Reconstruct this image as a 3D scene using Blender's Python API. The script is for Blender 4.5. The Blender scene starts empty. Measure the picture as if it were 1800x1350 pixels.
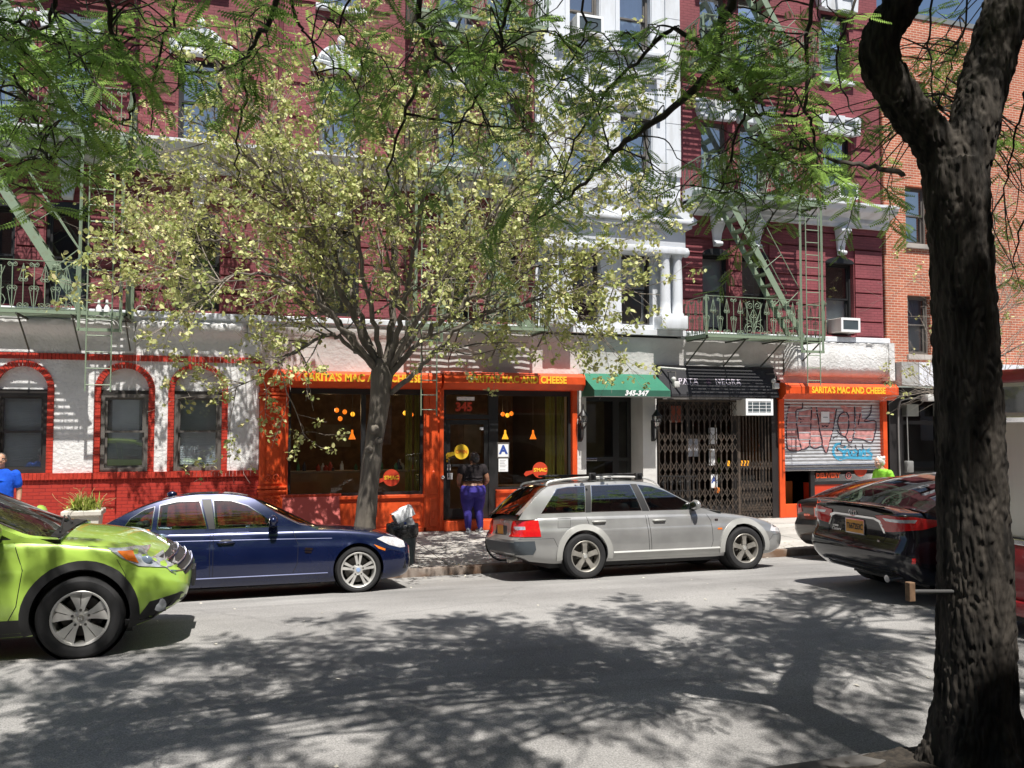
import bpy, bmesh, math, random
import numpy as np
from mathutils import Vector, Matrix, noise
from mathutils.bvhtree import BVHTree
from mathutils.geometry import delaunay_2d_cdt
random.seed(7); RNG = np.random.default_rng(7)
rad = math.radians
SC = bpy.context.scene
COL = SC.collection
# ---------------------------------------------------------------- camera
F_PX, YAW, PITCH = 1508.0, rad(17.8), rad(2.7)
CAM = Vector((0.0, -18.3, 2.5))
cd = bpy.data.cameras.new('camera'); cam = bpy.data.objects.new('camera', cd); COL.objects.link(cam)
cam.location = CAM; cam.rotation_euler = (rad(90) + PITCH, 0, -YAW)
cd.sensor_width = 36; cd.lens = F_PX / 1800 * 36; cd.clip_start = .05; cd.clip_end = 2000
SC.camera = cam
# ---------------------------------------------------------------- sky, sun, exposure
SUN_EL = rad(65); SUN_AZ = rad(180)          # sun high over the near side of the street, square to the facade
w = bpy.data.worlds.new('World'); SC.world = w; w.use_nodes = True
nt = w.node_tree; bg = nt.nodes['Background']; sk = nt.nodes.new('ShaderNodeTexSky')
sk.sky_type = 'NISHITA'; sk.sun_disc = False; sk.sun_elevation = SUN_EL; sk.sun_rotation = SUN_AZ
sk.air_density = 1.0; sk.dust_density = 1.2; sk.ozone_density = 1.6
nt.links.new(sk.outputs[0], bg.inputs[0]); bg.inputs[1].default_value = .068
ld = bpy.data.lights.new('sun', 'SUN'); ld.energy = 5.0; ld.angle = rad(.5); ld.color = (1, .955, .89)
sun = bpy.data.objects.new('sun', ld); COL.objects.link(sun)
sun.rotation_euler = (rad(90) - SUN_EL, 0, 0); sun.location = (0, -20, 40)
SC.view_settings.view_transform = 'Standard'; SC.view_settings.look = 'None'
SC.view_settings.exposure = .62; SC.view_settings.gamma = 1
SC.cycles.max_bounces = 8; SC.cycles.transparent_max_bounces = 16
SC.cycles.use_denoising = True

# ---------------------------------------------------------------- helpers
FWD = Vector((math.sin(YAW)*math.cos(PITCH), math.cos(YAW)*math.cos(PITCH), math.sin(PITCH)))
RGT = Vector((math.cos(YAW), -math.sin(YAW), 0)); UPV = RGT.cross(FWD)
def ray(u, v): return FWD + RGT*((u-900)/F_PX) - UPV*((v-675)/F_PX)
def P(u, v, d):                                # a measured point of the photograph at a distance d along the view
    return CAM + ray(u, v)*d
def Y(u, v, y):                                # the same on a plane parallel to the facades
    r = ray(u, v); return CAM + r*((y-CAM.y)/r.y)
def lerp(a, b, t): return a+(b-a)*t
def interp(tab, x):
    if x <= tab[0][0]: return tab[0][1]
    for (a, b), (c, d) in zip(tab, tab[1:]):
        if x <= c:
            t = (x-a)/(c-a) if c > a else 0
            return lerp(b, d, t)
    return tab[-1][1]
def smooth_tab(tab, n=6):                      # Catmull-Rom resample of a table, kept monotone in x
    out = []
    for i in range(len(tab)-1):
        p0 = tab[max(i-1, 0)]; p1 = tab[i]; p2 = tab[i+1]; p3 = tab[min(i+2, len(tab)-1)]
        for k in range(n):
            t = k/n
            m1 = (p2[1]-p0[1])/max(p2[0]-p0[0], 1e-6)*(p2[0]-p1[0]); m2 = (p3[1]-p1[1])/max(p3[0]-p1[0], 1e-6)*(p2[0]-p1[0])
            h = (2*t**3-3*t*t+1)*p1[1]+(t**3-2*t*t+t)*m1+(-2*t**3+3*t*t)*p2[1]+(t**3-t*t)*m2
            out.append((lerp(p1[0], p2[0], t), h))
    out.append(tab[-1]); return out
def curve_pts(pts, n=6):                       # smooth 3-D polyline through points
    pts = [Vector(p) for p in pts]; out = []
    for i in range(len(pts)-1):
        p0 = pts[max(i-1, 0)]; p1 = pts[i]; p2 = pts[i+1]; p3 = pts[min(i+2, len(pts)-1)]
        for k in range(n):
            t = k/n
            out.append(.5*((2*p1)+(p2-p0)*t+(2*p0-5*p1+4*p2-p3)*t*t+(3*p1-p0-3*p2+p3)*t**3))
    out.append(pts[-1]); return out

def dens(pts, rs, n):
    c = curve_pts(pts, n); r = []
    for i in range(len(rs)-1): r += [lerp(rs[i], rs[i+1], k/n) for k in range(n)]
    return c, r+[rs[-1]]
def wloc(o):
    v = Vector((0, 0, 0))
    while o is not None: v += o.location; o = o.parent
    return v
class MB:
    """collects faces of one mesh"""
    def __init__(s): s.v = []; s.f = []
    def add(s, vs, fs):
        n = len(s.v); s.v += [tuple(p) for p in vs]; s.f += [tuple(i+n for i in f) for f in fs]; return s
    def box(s, x0, x1, y0, y1, z0, z1, m=None):
        vs = [(x, y, z) for x in (x0, x1) for y in (y0, y1) for z in (z0, z1)]
        if m is not None: vs = [m @ Vector(p) for p in vs]
        return s.add(vs, [(0, 1, 3, 2), (4, 6, 7, 5), (0, 4, 5, 1), (2, 3, 7, 6), (0, 2, 6, 4), (1, 5, 7, 3)])
    def rbox(s, x0, x1, y0, y1, z0, z1, r=.02, m=None, seg=2):      # bevelled box
        bm = bmesh.new(); bmesh.ops.create_cube(bm, size=1)
        for q in bm.verts: q.co = Vector((lerp(x0, x1, q.co.x+.5), lerp(y0, y1, q.co.y+.5), lerp(z0, z1, q.co.z+.5)))
        bmesh.ops.bevel(bm, geom=bm.edges[:], offset=r, segments=seg, affect='EDGES', profile=.5)
        if m is not None: bm.transform(m)
        bm.verts.index_update(); s.add([q.co[:] for q in bm.verts], [[q.index for q in f.verts] for f in bm.faces]); bm.free(); return s
    def tube(s, pts, r, n=6, caps=True):
        pts = [Vector(p) for p in pts]; rs = r if isinstance(r, (list, tuple)) else [r]*len(pts)
        nv = len(s.v); up = None
        for i, p in enumerate(pts):
            t = (pts[min(i+1, len(pts)-1)]-pts[max(i-1, 0)])
            if t.length < 1e-9: t = Vector((0, 0, 1))
            t.normalize()
            if up is None: up = t.orthogonal().normalized()
            up = (up-t*up.dot(t))
            if up.length < 1e-6: up = t.orthogonal()
            up.normalize(); b = t.cross(up)
            for k in range(n):
                a = 2*math.pi*k/n; s.v.append(tuple(p+(up*math.cos(a)+b*math.sin(a))*rs[i]))
        for i in range(len(pts)-1):
            for k in range(n):
                a = nv+i*n+k; b_ = nv+i*n+(k+1) % n; s.f.append((a, b_, b_+n, a+n))
        if caps:
            s.f.append(tuple(nv+k for k in range(n))[::-1]); s.f.append(tuple(nv+(len(pts)-1)*n+k for k in range(n)))
        return s
    def bar(s, a, b, wd, th, up=(0, 0, 1)):     # rectangular bar between two points: wd across, th along up
        a = Vector(a); b = Vector(b); t = (b-a).normalized(); u = Vector(up); u = (u-t*u.dot(t))
        if u.length < 1e-6: u = t.orthogonal()
        u.normalize(); c = t.cross(u)
        vs = [q+c*(i*wd/2)+u*(j*th/2) for q in (a, b) for i in (-1, 1) for j in (-1, 1)]
        return s.add(vs, [(0, 1, 3, 2), (4, 6, 7, 5), (0, 4, 5, 1), (2, 3, 7, 6), (0, 2, 6, 4), (1, 5, 7, 3)])
    def prism(s, poly, fn, d0, d1):             # 2-D outline; fn(a, b, d) -> 3-D
        n = len(poly); vs = [fn(a, b, d0) for a, b in poly]+[fn(a, b, d1) for a, b in poly]
        fs = [tuple(range(n))[::-1], tuple(range(n, 2*n))]+[(i, (i+1) % n, n+(i+1) % n, n+i) for i in range(n)]
        return s.add(vs, fs)
    def lathe(s, prof, m=None, n=24, closed=False):    # prof (r, h) about z
        m = m or Matrix(); vs = []; fs = []; k = len(prof)
        for i in range(n):
            a = 2*math.pi*i/n
            vs += [m @ Vector((r*math.cos(a), r*math.sin(a), h)) for r, h in prof]
        for i in range(n):
            j = (i+1) % n
            for q in range(k-1 if not closed else k):
                q2 = (q+1) % k; fs.append((i*k+q, j*k+q, j*k+q2, i*k+q2))
        return s.add(vs, fs)
    def ball(s, c, r, n=10, m=None):
        rx, ry, rz = r if isinstance(r, (tuple, list)) else (r, r, r); vs = []; fs = []; k = n//2+1
        for i in range(k):
            th = math.pi*i/(k-1)
            for j in range(n):
                a = 2*math.pi*j/n; q = Vector((rx*math.sin(th)*math.cos(a), ry*math.sin(th)*math.sin(a), rz*math.cos(th)))
                if m is not None: q = m @ q
                vs.append(q+Vector(c))
        for i in range(k-1):
            for j in range(n): fs.append((i*n+j, (i+1)*n+j, (i+1)*n+(j+1) % n, i*n+(j+1) % n))
        return s.add(vs, fs)
    def grid(s, rows, closed=False):            # rows of points
        n = len(rows[0]); vs = [p for r in rows for p in r]; fs = []
        for i in range(len(rows)-1):
            for j in range(n if closed else n-1):
                j2 = (j+1) % n; fs.append((i*n+j, i*n+j2, (i+1)*n+j2, (i+1)*n+j))
        return s.add(vs, fs)
    def mesh(s, name, mat, off=None, smooth=None, fix=True):
        me = bpy.data.meshes.new(name)
        vs = s.v if off is None else [(p[0]-off.x, p[1]-off.y, p[2]-off.z) for p in s.v]
        me.from_pydata(vs, [], s.f); me.validate(); finish(me, mat, smooth, fix); return me
    def build(s, name, mat, parent=None, smooth=None, local=False, fix=True):
        off = None if (parent is None or local) else wloc(parent)
        return link(name, s.mesh(name, mat, off, smooth, fix), parent)
def finish(me, mat, smooth=None, fix=True):
    if fix:
        bm = bmesh.new(); bm.from_mesh(me); bmesh.ops.remove_doubles(bm, verts=bm.verts, dist=1e-5)
        bmesh.ops.recalc_face_normals(bm, faces=bm.faces); bm.to_mesh(me); bm.free()
    if mat is not None:
        for m_ in (mat if isinstance(mat, (list, tuple)) else [mat]): me.materials.append(m_)
    if smooth is not None:
        me.polygons.foreach_set('use_smooth', [True]*len(me.polygons)); me.set_sharp_from_angle(angle=rad(smooth))
    me.update()
def link(name, me, parent=None):
    o = bpy.data.objects.new(name, me); COL.objects.link(o)
    if parent is not None: o.parent = parent
    return o
def tag(o, label=None, cat=None, group=None, kind=None):
    for k, val in (('label', label), ('category', cat), ('group', group), ('kind', kind)):
        if val: o[k] = val
    return o
def thing(name, label, cat, loc=(0, 0, 0), group=None):
    o = bpy.data.objects.new(name, None); COL.objects.link(o); o.location = loc; o.empty_display_size = .2
    return tag(o, label, cat, group)
def copy_tree(o, parent=None):
    c = o.copy(); COL.objects.link(c); c.parent = parent
    for ch in list(o.children): copy_tree(ch, c)
    return c
def apply_mods(o, mods):                       # mesh of o after modifiers
    for kind, kw in mods:
        m_ = o.modifiers.new(kind, kind)
        for k, val in kw.items(): setattr(m_, k, val)
    bpy.context.view_layer.update()
    dg = bpy.context.evaluated_depsgraph_get(); me = bpy.data.meshes.new_from_object(o.evaluated_get(dg))
    return me
def text_mb(s, size=1.0, bold=0.0, shear=0.0, spacing=1.0, depth=.004, fn=None, align='CENTER', res=3):
    """writing as faces; fn(a, b, d) maps text plane coordinates to 3-D"""
    c = bpy.data.curves.new('t', 'FONT'); c.body = s; c.size = size; c.offset = bold; c.shear = shear
    c.space_character = spacing; c.extrude = depth/2; c.align_x = align; c.align_y = 'CENTER'; c.resolution_u = res
    o = bpy.data.objects.new('t', c); COL.objects.link(o); bpy.context.view_layer.update()
    me = bpy.data.meshes.new_from_object(o.evaluated_get(bpy.context.evaluated_depsgraph_get()))
    mb = MB(); mb.add([fn(*q.co) if fn else tuple(q.co) for q in me.vertices], [tuple(p.vertices) for p in me.polygons])
    bpy.data.objects.remove(o); bpy.data.curves.remove(c); bpy.data.meshes.remove(me); return mb
def inside(poly, x, y):
    c = False; j = len(poly)-1
    for i in range(len(poly)):
        xi, yi = poly[i]; xj, yj = poly[j]
        if (yi > y) != (yj > y) and x < (xj-xi)*(y-yi)/(yj-yi)+xi: c = not c
        j = i
    return c
def resample(poly, step):
    out = []
    for (a, b), (c, d) in zip(poly, poly[1:]+poly[:1]):
        n = max(1, int(math.hypot(c-a, d-b)/step+.5))
        out += [(lerp(a, c, k/n), lerp(b, d, k/n)) for k in range(n)]
    return out
def cdt(outer, holes=(), step=.1, keep=True):
    """triangulate outline minus holes with inner grid points; returns verts, tris, boundary loops"""
    loops = [resample(list(outer), step)]+[resample(list(h), step) for h in holes]
    vs = []; es = []; lid = []
    for lp in loops:
        n0 = len(vs); vs += lp; es += [(n0+i, n0+(i+1) % len(lp)) for i in range(len(lp))]; lid.append((n0, len(lp)))
    xs = [p[0] for p in outer]; ys = [p[1] for p in outer]
    if keep:
        x = min(xs)+step*.5
        while x < max(xs):
            y = min(ys)+step*.5
            while y < max(ys):
                if inside(outer, x, y) and not any(inside(h, x, y) for h in holes):
                    if all((x-a)**2+(y-b)**2 > (step*.45)**2 for lp in loops for a, b in lp): vs.append((x, y))
                y += step
            x += step
    r = delaunay_2d_cdt([Vector(p) for p in vs], es, [], 0, 1e-6)
    V = [tuple(p) for p in r[0]]; T = []
    for f in r[2]:
        cx = sum(V[i][0] for i in f)/len(f); cy = sum(V[i][1] for i in f)/len(f)
        if inside(loops[0], cx, cy) and not any(inside(h, cx, cy) for h in loops[1:]): T.append(tuple(f))
    return V, T

# ---------------------------------------------------------------- materials
MATS = {}
def M(name, col, rough=.6, metal=0.0, var=.12, scale=2.5, bump=0.0, bscale=60, coat=0.0, spec=.5, col2=None, detail=6, emit=0, thr=(.35, .65), stretch=None, flake=0):
    m_ = bpy.data.materials.new(name); m_.use_nodes = True; n = m_.node_tree.nodes; l = m_.node_tree.links; b = n['Principled BSDF']
    b.inputs['Roughness'].default_value = rough; b.inputs['Metallic'].default_value = metal
    b.inputs['Coat Weight'].default_value = coat; b.inputs['Coat Roughness'].default_value = .03; b.inputs['Specular IOR Level'].default_value = spec
    tc = n.new('ShaderNodeTexCoord'); src = tc.outputs['Object']
    if stretch:
        mp = n.new('ShaderNodeMapping'); mp.inputs['Scale'].default_value = stretch; l.new(src, mp.inputs[0]); src = mp.outputs[0]
    c = tuple(col)+(1,)
    if var > 0 or col2:
        no = n.new('ShaderNodeTexNoise'); no.inputs['Scale'].default_value = scale; no.inputs['Detail'].default_value = detail; l.new(src, no.inputs['Vector'])
        cr = n.new('ShaderNodeValToRGB'); cr.color_ramp.elements[0].position = thr[0]; cr.color_ramp.elements[1].position = thr[1]
        cr.color_ramp.elements[0].color = (tuple(col2)+(1,)) if col2 else tuple(x*(1-var) for x in col)+(1,)
        cr.color_ramp.elements[1].color = tuple(min(1, x*(1+(0 if col2 else var))) for x in col)+(1,)
        l.new(no.outputs[0], cr.inputs[0]); l.new(cr.outputs[0], b.inputs['Base Color'])
        rr = n.new('ShaderNodeMapRange'); rr.inputs[3].default_value = max(0, rough-.06); rr.inputs[4].default_value = min(1, rough+.08)
        if rough > .15: l.new(no.outputs[0], rr.inputs[0]); l.new(rr.outputs[0], b.inputs['Roughness'])
    else: b.inputs['Base Color'].default_value = c
    if bump:
        n2 = n.new('ShaderNodeTexNoise'); n2.inputs['Scale'].default_value = bscale; n2.inputs['Detail'].default_value = 5; l.new(src, n2.inputs['Vector'])
        bp = n.new('ShaderNodeBump'); bp.inputs['Strength'].default_value = 1; bp.inputs['Distance'].default_value = bump; l.new(n2.outputs[0], bp.inputs['Height']); l.new(bp.outputs[0], b.inputs['Normal'])
    if emit:
        b.inputs['Emission Color'].default_value = c; b.inputs['Emission Strength'].default_value = emit
    MATS[name] = m_; return m_
def brick_mat(name, ca, cb, mortar, bw=.205, rh=.068, ms=.006, rough=.75, bump=.006, patch=.25):
    m_ = bpy.data.materials.new(name); m_.use_nodes = True; n = m_.node_tree.nodes; l = m_.node_tree.links; b = n['Principled BSDF']
    tc = n.new('ShaderNodeTexCoord'); sx = n.new('ShaderNodeSeparateXYZ'); ad = n.new('ShaderNodeMath'); cx = n.new('ShaderNodeCombineXYZ')
    l.new(tc.outputs['Object'], sx.inputs[0]); l.new(sx.outputs[0], ad.inputs[0]); l.new(sx.outputs[1], ad.inputs[1]); l.new(ad.outputs[0], cx.inputs[0]); l.new(sx.outputs[2], cx.inputs[1])
    br = n.new('ShaderNodeTexBrick'); l.new(cx.outputs[0], br.inputs['Vector'])
    br.inputs['Color1'].default_value = tuple(ca)+(1,); br.inputs['Color2'].default_value = tuple(cb)+(1,); br.inputs['Mortar'].default_value = tuple(mortar)+(1,)
    br.inputs['Scale'].default_value = 1; br.inputs['Mortar Size'].default_value = ms; br.inputs['Mortar Smooth'].default_value = .3
    br.inputs['Brick Width'].default_value = bw; br.inputs['Row Height'].default_value = rh
    no = n.new('ShaderNodeTexNoise'); no.inputs['Scale'].default_value = 1.1; no.inputs['Detail'].default_value = 7; l.new(tc.outputs['Object'], no.inputs['Vector'])
    mr = n.new('ShaderNodeMapRange'); mr.inputs[1].default_value = .3; mr.inputs[2].default_value = .7; mr.inputs[3].default_value = 1-patch; mr.inputs[4].default_value = 1+patch*.6; l.new(no.outputs[0], mr.inputs[0])
    mx = n.new('ShaderNodeMix'); mx.data_type = 'RGBA'; mx.blend_type = 'MULTIPLY'; mx.inputs[0].default_value = 1
    l.new(br.outputs['Color'], mx.inputs[6]); l.new(mr.outputs[0], mx.inputs[7]); l.new(mx.outputs[2], b.inputs['Base Color'])
    bp = n.new('ShaderNodeBump'); bp.invert = True; bp.inputs['Distance'].default_value = bump; l.new(br.outputs['Fac'], bp.inputs['Height']); l.new(bp.outputs[0], b.inputs['Normal'])
    b.inputs['Roughness'].default_value = rough; MATS[name] = m_; return m_
def glass_mat(name, tint=(.8, .9, .95), refl=.12, rough=.0):
    """thin window glass: a mirror share that grows at grazing angles over a tinted clear pane"""
    m_ = bpy.data.materials.new(name); m_.use_nodes = True; n = m_.node_tree.nodes; l = m_.node_tree.links; n.remove(n['Principled BSDF'])
    tr = n.new('ShaderNodeBsdfTransparent'); tr.inputs[0].default_value = tuple(tint)+(1,)
    gl = n.new('ShaderNodeBsdfGlossy'); gl.inputs['Roughness'].default_value = rough; gl.inputs[0].default_value = (1, 1, 1, 1)
    lw = n.new('ShaderNodeLayerWeight'); lw.inputs[0].default_value = .35
    mr = n.new('ShaderNodeMapRange'); mr.inputs[3].default_value = refl; mr.inputs[4].default_value = .95; l.new(lw.outputs['Fresnel'], mr.inputs[0])
    mx = n.new('ShaderNodeMixShader'); l.new(mr.outputs[0], mx.inputs[0]); l.new(tr.outputs[0], mx.inputs[1]); l.new(gl.outputs[0], mx.inputs[2])
    l.new(mx.outputs[0], n['Material Output'].inputs[0]); MATS[name] = m_; return m_
def leaf_mat(name, cols, tcol, rough=.45, trans=.5):
    m_ = bpy.data.materials.new(name); m_.use_nodes = True; n = m_.node_tree.nodes; l = m_.node_tree.links; b = n['Principled BSDF']
    ge = n.new('ShaderNodeNewGeometry'); cr = n.new('ShaderNodeValToRGB'); cr.color_ramp.interpolation = 'LINEAR'
    e = cr.color_ramp.elements; e[0].color = tuple(cols[0])+(1,); e[1].color = tuple(cols[-1])+(1,)
    for i, c in enumerate(cols[1:-1]): q = e.new((i+1)/(len(cols)-1)); q.color = tuple(c)+(1,)
    at = n.new('ShaderNodeAttribute'); at.attribute_name = 'tone'; l.new(at.outputs['Fac'], cr.inputs[0]); l.new(cr.outputs[0], b.inputs['Base Color'])
    b.inputs['Roughness'].default_value = rough; b.inputs['Specular IOR Level'].default_value = .4
    t = n.new('ShaderNodeBsdfTranslucent'); mt = n.new('ShaderNodeMix'); mt.data_type = 'RGBA'; mt.blend_type = 'MIX'; mt.inputs[0].default_value = .55
    l.new(cr.outputs[0], mt.inputs[6]); mt.inputs[7].default_value = tuple(tcol)+(1,); l.new(mt.outputs[2], t.inputs[0])
    mx = n.new('ShaderNodeMixShader'); mx.inputs[0].default_value = trans; l.new(b.outputs[0], mx.inputs[1]); l.new(t.outputs[0], mx.inputs[2])
    l.new(mx.outputs[0], n['Material Output'].inputs[0]); MATS[name] = m_; return m_
BRICK = brick_mat('maroon painted brick', (.255, .062, .072), (.22, .052, .062), (.175, .038, .047), patch=.32)
BRICKRED = brick_mat('bright red painted brick', (.42, .028, .014), (.36, .022, .012), (.26, .012, .008), patch=.2)
BRICKORANGE = brick_mat('orange brick', (.50, .150, .075), (.40, .105, .055), (.62, .47, .36), ms=.009, patch=.22)
BAND = M('red painted rowlock', (.42, .03, .014), .55, var=.2, scale=9, bump=.004, bscale=30)
WHITE = M('white painted stone', (.66, .69, .73), .6, scale=2.2, bump=.003, bscale=25, col2=(.50, .51, .52), thr=(.28, .52), stretch=(1.6, 1.6, .35), detail=9)
STUCCO = M('white stucco', (.68, .68, .675), .85, var=.09, scale=1.2, bump=.022, bscale=14, col2=(.52, .515, .50), thr=(.25, .5))
STUCCOG = M('grey weathered stucco', (.60, .59, .57), .85, scale=.9, bump=.014, bscale=12, col2=(.42, .41, .40), thr=(.3, .6))
ORANGE = M('orange red shop paint', (.66, .078, .014), .45, var=.12, scale=4, bump=.002, bscale=20)
BLACKF = M('black painted metal', (.016, .016, .017), .45, var=.2)
DARKW = M('dark brown window frame', (.028, .024, .022), .5, var=.2)
GREYW = M('grey brown window frame', (.12, .11, .10), .5, var=.15)
FEGREEN = M('pale green painted iron', (.21, .275, .19), .55, var=.2, scale=8, col2=(.20, .20, .13), thr=(.22, .42), bump=.001)
FEDARK = M('dark weathered iron', (.06, .065, .05), .7, var=.3, scale=10)
YELLOW = M('yellow sign paint', (.85, .52, .03), .5, var=.05)
GOLD = M('mustard yellow', (.78, .50, .03), .5, var=.05)
RUBBER = M('tyre rubber', (.013, .013, .014), .8, var=.25, scale=8)
CHROME = M('bright chrome', (.75, .75, .76), .12, 1.0, var=0)
ALLOY = M('silver alloy', (.70, .69, .66), .32, .6, var=.1, scale=6)
ALLOYD = M('dull brake dusted alloy', (.42, .40, .36), .4, .7, var=.18, scale=7)
PLASTIC = M('black plastic', (.018, .018, .019), .5, var=.15)
SEAT = M('dark seat cloth', (.03, .03, .032), .8, var=.2)
SEATG = M('grey seat leather', (.22, .21, .20), .6, var=.1)
GLASSW = glass_mat('clear window glass', (.80, .86, .88), .20)
GLASSUP = glass_mat('sky lit upper window glass', (.80, .86, .88), .42)
GLASSSHOP = glass_mat('shop window glass', (.80, .84, .82), .0)
WPAPER = M('white paper', (.80, .81, .82), .7, var=.05)
# ---------------------------------------------------------------- ground: road, pavements, kerbs
ROADZ = smooth_tab([(-13.75, .26), (-12.5, .36), (-10.5, .44), (-9, .44), (-7.8, .36), (-6.2, .17), (-5, .045), (-4.3, 0)], 4)
def road_z(y): return interp(ROADZ, y)
def speckle(name, base, dark, lite, sc=85, crack=True):
    m_ = bpy.data.materials.new(name); m_.use_nodes = True; n = m_.node_tree.nodes; l = m_.node_tree.links; b = n['Principled BSDF']
    tc = n.new('ShaderNodeTexCoord'); co = tc.outputs['Object']
    v = n.new('ShaderNodeTexNoise'); v.inputs['Scale'].default_value = sc; v.inputs['Detail'].default_value = 7; v.inputs['Roughness'].default_value = .72; l.new(co, v.inputs['Vector'])
    cr = n.new('ShaderNodeValToRGB'); e = cr.color_ramp.elements; e[0].position = .36; e[0].color = tuple(dark)+(1,); e[1].position = .66; e[1].color = tuple(lite)+(1,); q = e.new(.5); q.color = tuple(base)+(1,); l.new(v.outputs[0], cr.inputs[0])
    p = n.new('ShaderNodeTexNoise'); p.inputs['Scale'].default_value = .55; p.inputs['Detail'].default_value = 8; l.new(co, p.inputs['Vector'])
    mr = n.new('ShaderNodeMapRange'); mr.inputs[1].default_value = .3; mr.inputs[2].default_value = .72; mr.inputs[3].default_value = .72; mr.inputs[4].default_value = 1.22; l.new(p.outputs[0], mr.inputs[0])
    mp = n.new('ShaderNodeMapping'); mp.inputs['Scale'].default_value = (.12, 2.2, 1); l.new(co, mp.inputs[0])
    s = n.new('ShaderNodeTexNoise'); s.inputs['Scale'].default_value = 1; s.inputs['Detail'].default_value = 4; l.new(mp.outputs[0], s.inputs['Vector'])
    ms = n.new('ShaderNodeMapRange'); ms.inputs[1].default_value = .35; ms.inputs[2].default_value = .65; ms.inputs[3].default_value = .86; ms.inputs[4].default_value = 1.1; l.new(s.outputs[0], ms.inputs[0])
    mu = n.new('ShaderNodeMath'); mu.operation = 'MULTIPLY'; l.new(mr.outputs[0], mu.inputs[0]); l.new(ms.outputs[0], mu.inputs[1])
    mx = n.new('ShaderNodeMix'); mx.data_type = 'RGBA'; mx.blend_type = 'MULTIPLY'; mx.inputs[0].default_value = 1; l.new(cr.outputs[0], mx.inputs[6]); l.new(mu.outputs[0], mx.inputs[7])
    out = mx.outputs[2]
    if crack:
        vo = n.new('ShaderNodeTexVoronoi'); vo.feature = 'DISTANCE_TO_EDGE'; vo.inputs['Scale'].default_value = .23
        wn = n.new('ShaderNodeTexNoise'); wn.inputs['Scale'].default_value = 3; wn.inputs['Detail'].default_value = 6; l.new(co, wn.inputs['Vector'])
        va = n.new('ShaderNodeVectorMath'); va.operation = 'MULTIPLY_ADD'; va.inputs[1].default_value = (.35, .35, 0); l.new(wn.outputs['Color'], va.inputs[0]); l.new(co, va.inputs[2]); l.new(va.outputs[0], vo.inputs['Vector'])
        lt = n.new('ShaderNodeMapRange'); lt.inputs[1].default_value = .002; lt.inputs[2].default_value = .009; lt.inputs[3].default_value = .88; lt.inputs[4].default_value = 1; l.new(vo.outputs['Distance'], lt.inputs[0])
        m2 = n.new('ShaderNodeMix'); m2.data_type = 'RGBA'; m2.blend_type = 'MULTIPLY'; m2.inputs[0].default_value = 1; l.new(out, m2.inputs[6]); l.new(lt.outputs[0], m2.inputs[7]); out = m2.outputs[2]
    l.new(out, b.inputs['Base Color']); b.inputs['Roughness'].default_value = .85
    bp = n.new('ShaderNodeBump'); bp.inputs['Distance'].default_value = .004; l.new(v.outputs[0], bp.inputs['Height']); l.new(bp.outputs[0], b.inputs['Normal'])
    return m_
ASPHALT = speckle('worn asphalt', (.255, .248, .24), (.14, .137, .135), (.385, .375, .36))
PAVE = speckle('pale concrete paving', (.40, .38, .35), (.31, .295, .27), (.50, .48, .45), 180, False)
KERB = M('steel faced kerb', (.24, .20, .17), .8, scale=3, col2=(.13, .075, .045), thr=(.4, .6), bump=.004)
GROUND = M('bare ground', (.14, .13, .11), .9)
mb = MB(); X0, X1 = -60, 75
mb.grid([[(x, y, z) for y, z in [(p, road_z(p)) for p in np.linspace(-13.75, -4.3, 26)]] for x in np.linspace(X0, X1, 28)])
tag(mb.build('road', ASPHALT, smooth=40), kind='structure')
def flags(name, y0, y1, z0, z1, mat):
    """pavement slabs with joints"""
    mb = MB(); ys = np.linspace(y0, y1, 4); xs = np.arange(-30, 46, 1.52); g = .006
    mb.box(X0, X1, y0, y1, min(z0, z1)-.3, min(z0, z1)-.02)
    for i in range(len(xs)-1):
        for j in range(3):
            a, b, c, d = xs[i]+g, xs[i+1]-g, ys[j]+g, ys[j+1]-g; za = lerp(z0, z1, (c-y0)/(y1-y0)); zb = lerp(z0, z1, (d-y0)/(y1-y0)); e = random.uniform(-.003, .004)
            mb.add([(a, c, za+e), (b, c, za+e), (b, d, zb+e), (a, d, zb+e), (a, c, za-.03), (b, c, za-.03), (b, d, zb-.03), (a, d, zb-.03)],
                   [(0, 1, 2, 3), (0, 4, 5, 1), (1, 5, 6, 2), (2, 6, 7, 3), (3, 7, 4, 0)])
    return tag(mb.build(name, mat), kind='structure')
flags('sidewalk', -4.13, .6, .13, .21, PAVE)
flags('sidewalk', -19.5, -13.93, .44, .40, PAVE)
mb = MB(); mb.rbox(X0, X1, -4.3, -4.135, -.2, .135, .02); tag(mb.build('kerb', KERB, smooth=40), kind='structure')
mb = MB(); mb.rbox(X0, X1, -13.925, -13.75, -.1, .445, .02); tag(mb.build('kerb', M('dark near kerb', (.075, .07, .065), .8, var=.3, scale=6), smooth=40), kind='structure')  # near kerb simply coloured darker than the far one
mb = MB(); mb.add([(-900, -900, -.35), (900, -900, -.35), (900, 900, -.35), (-900, 900, -.35)], [(0, 1, 2, 3)]); tag(mb.build('ground', GROUND), kind='structure')

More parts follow.
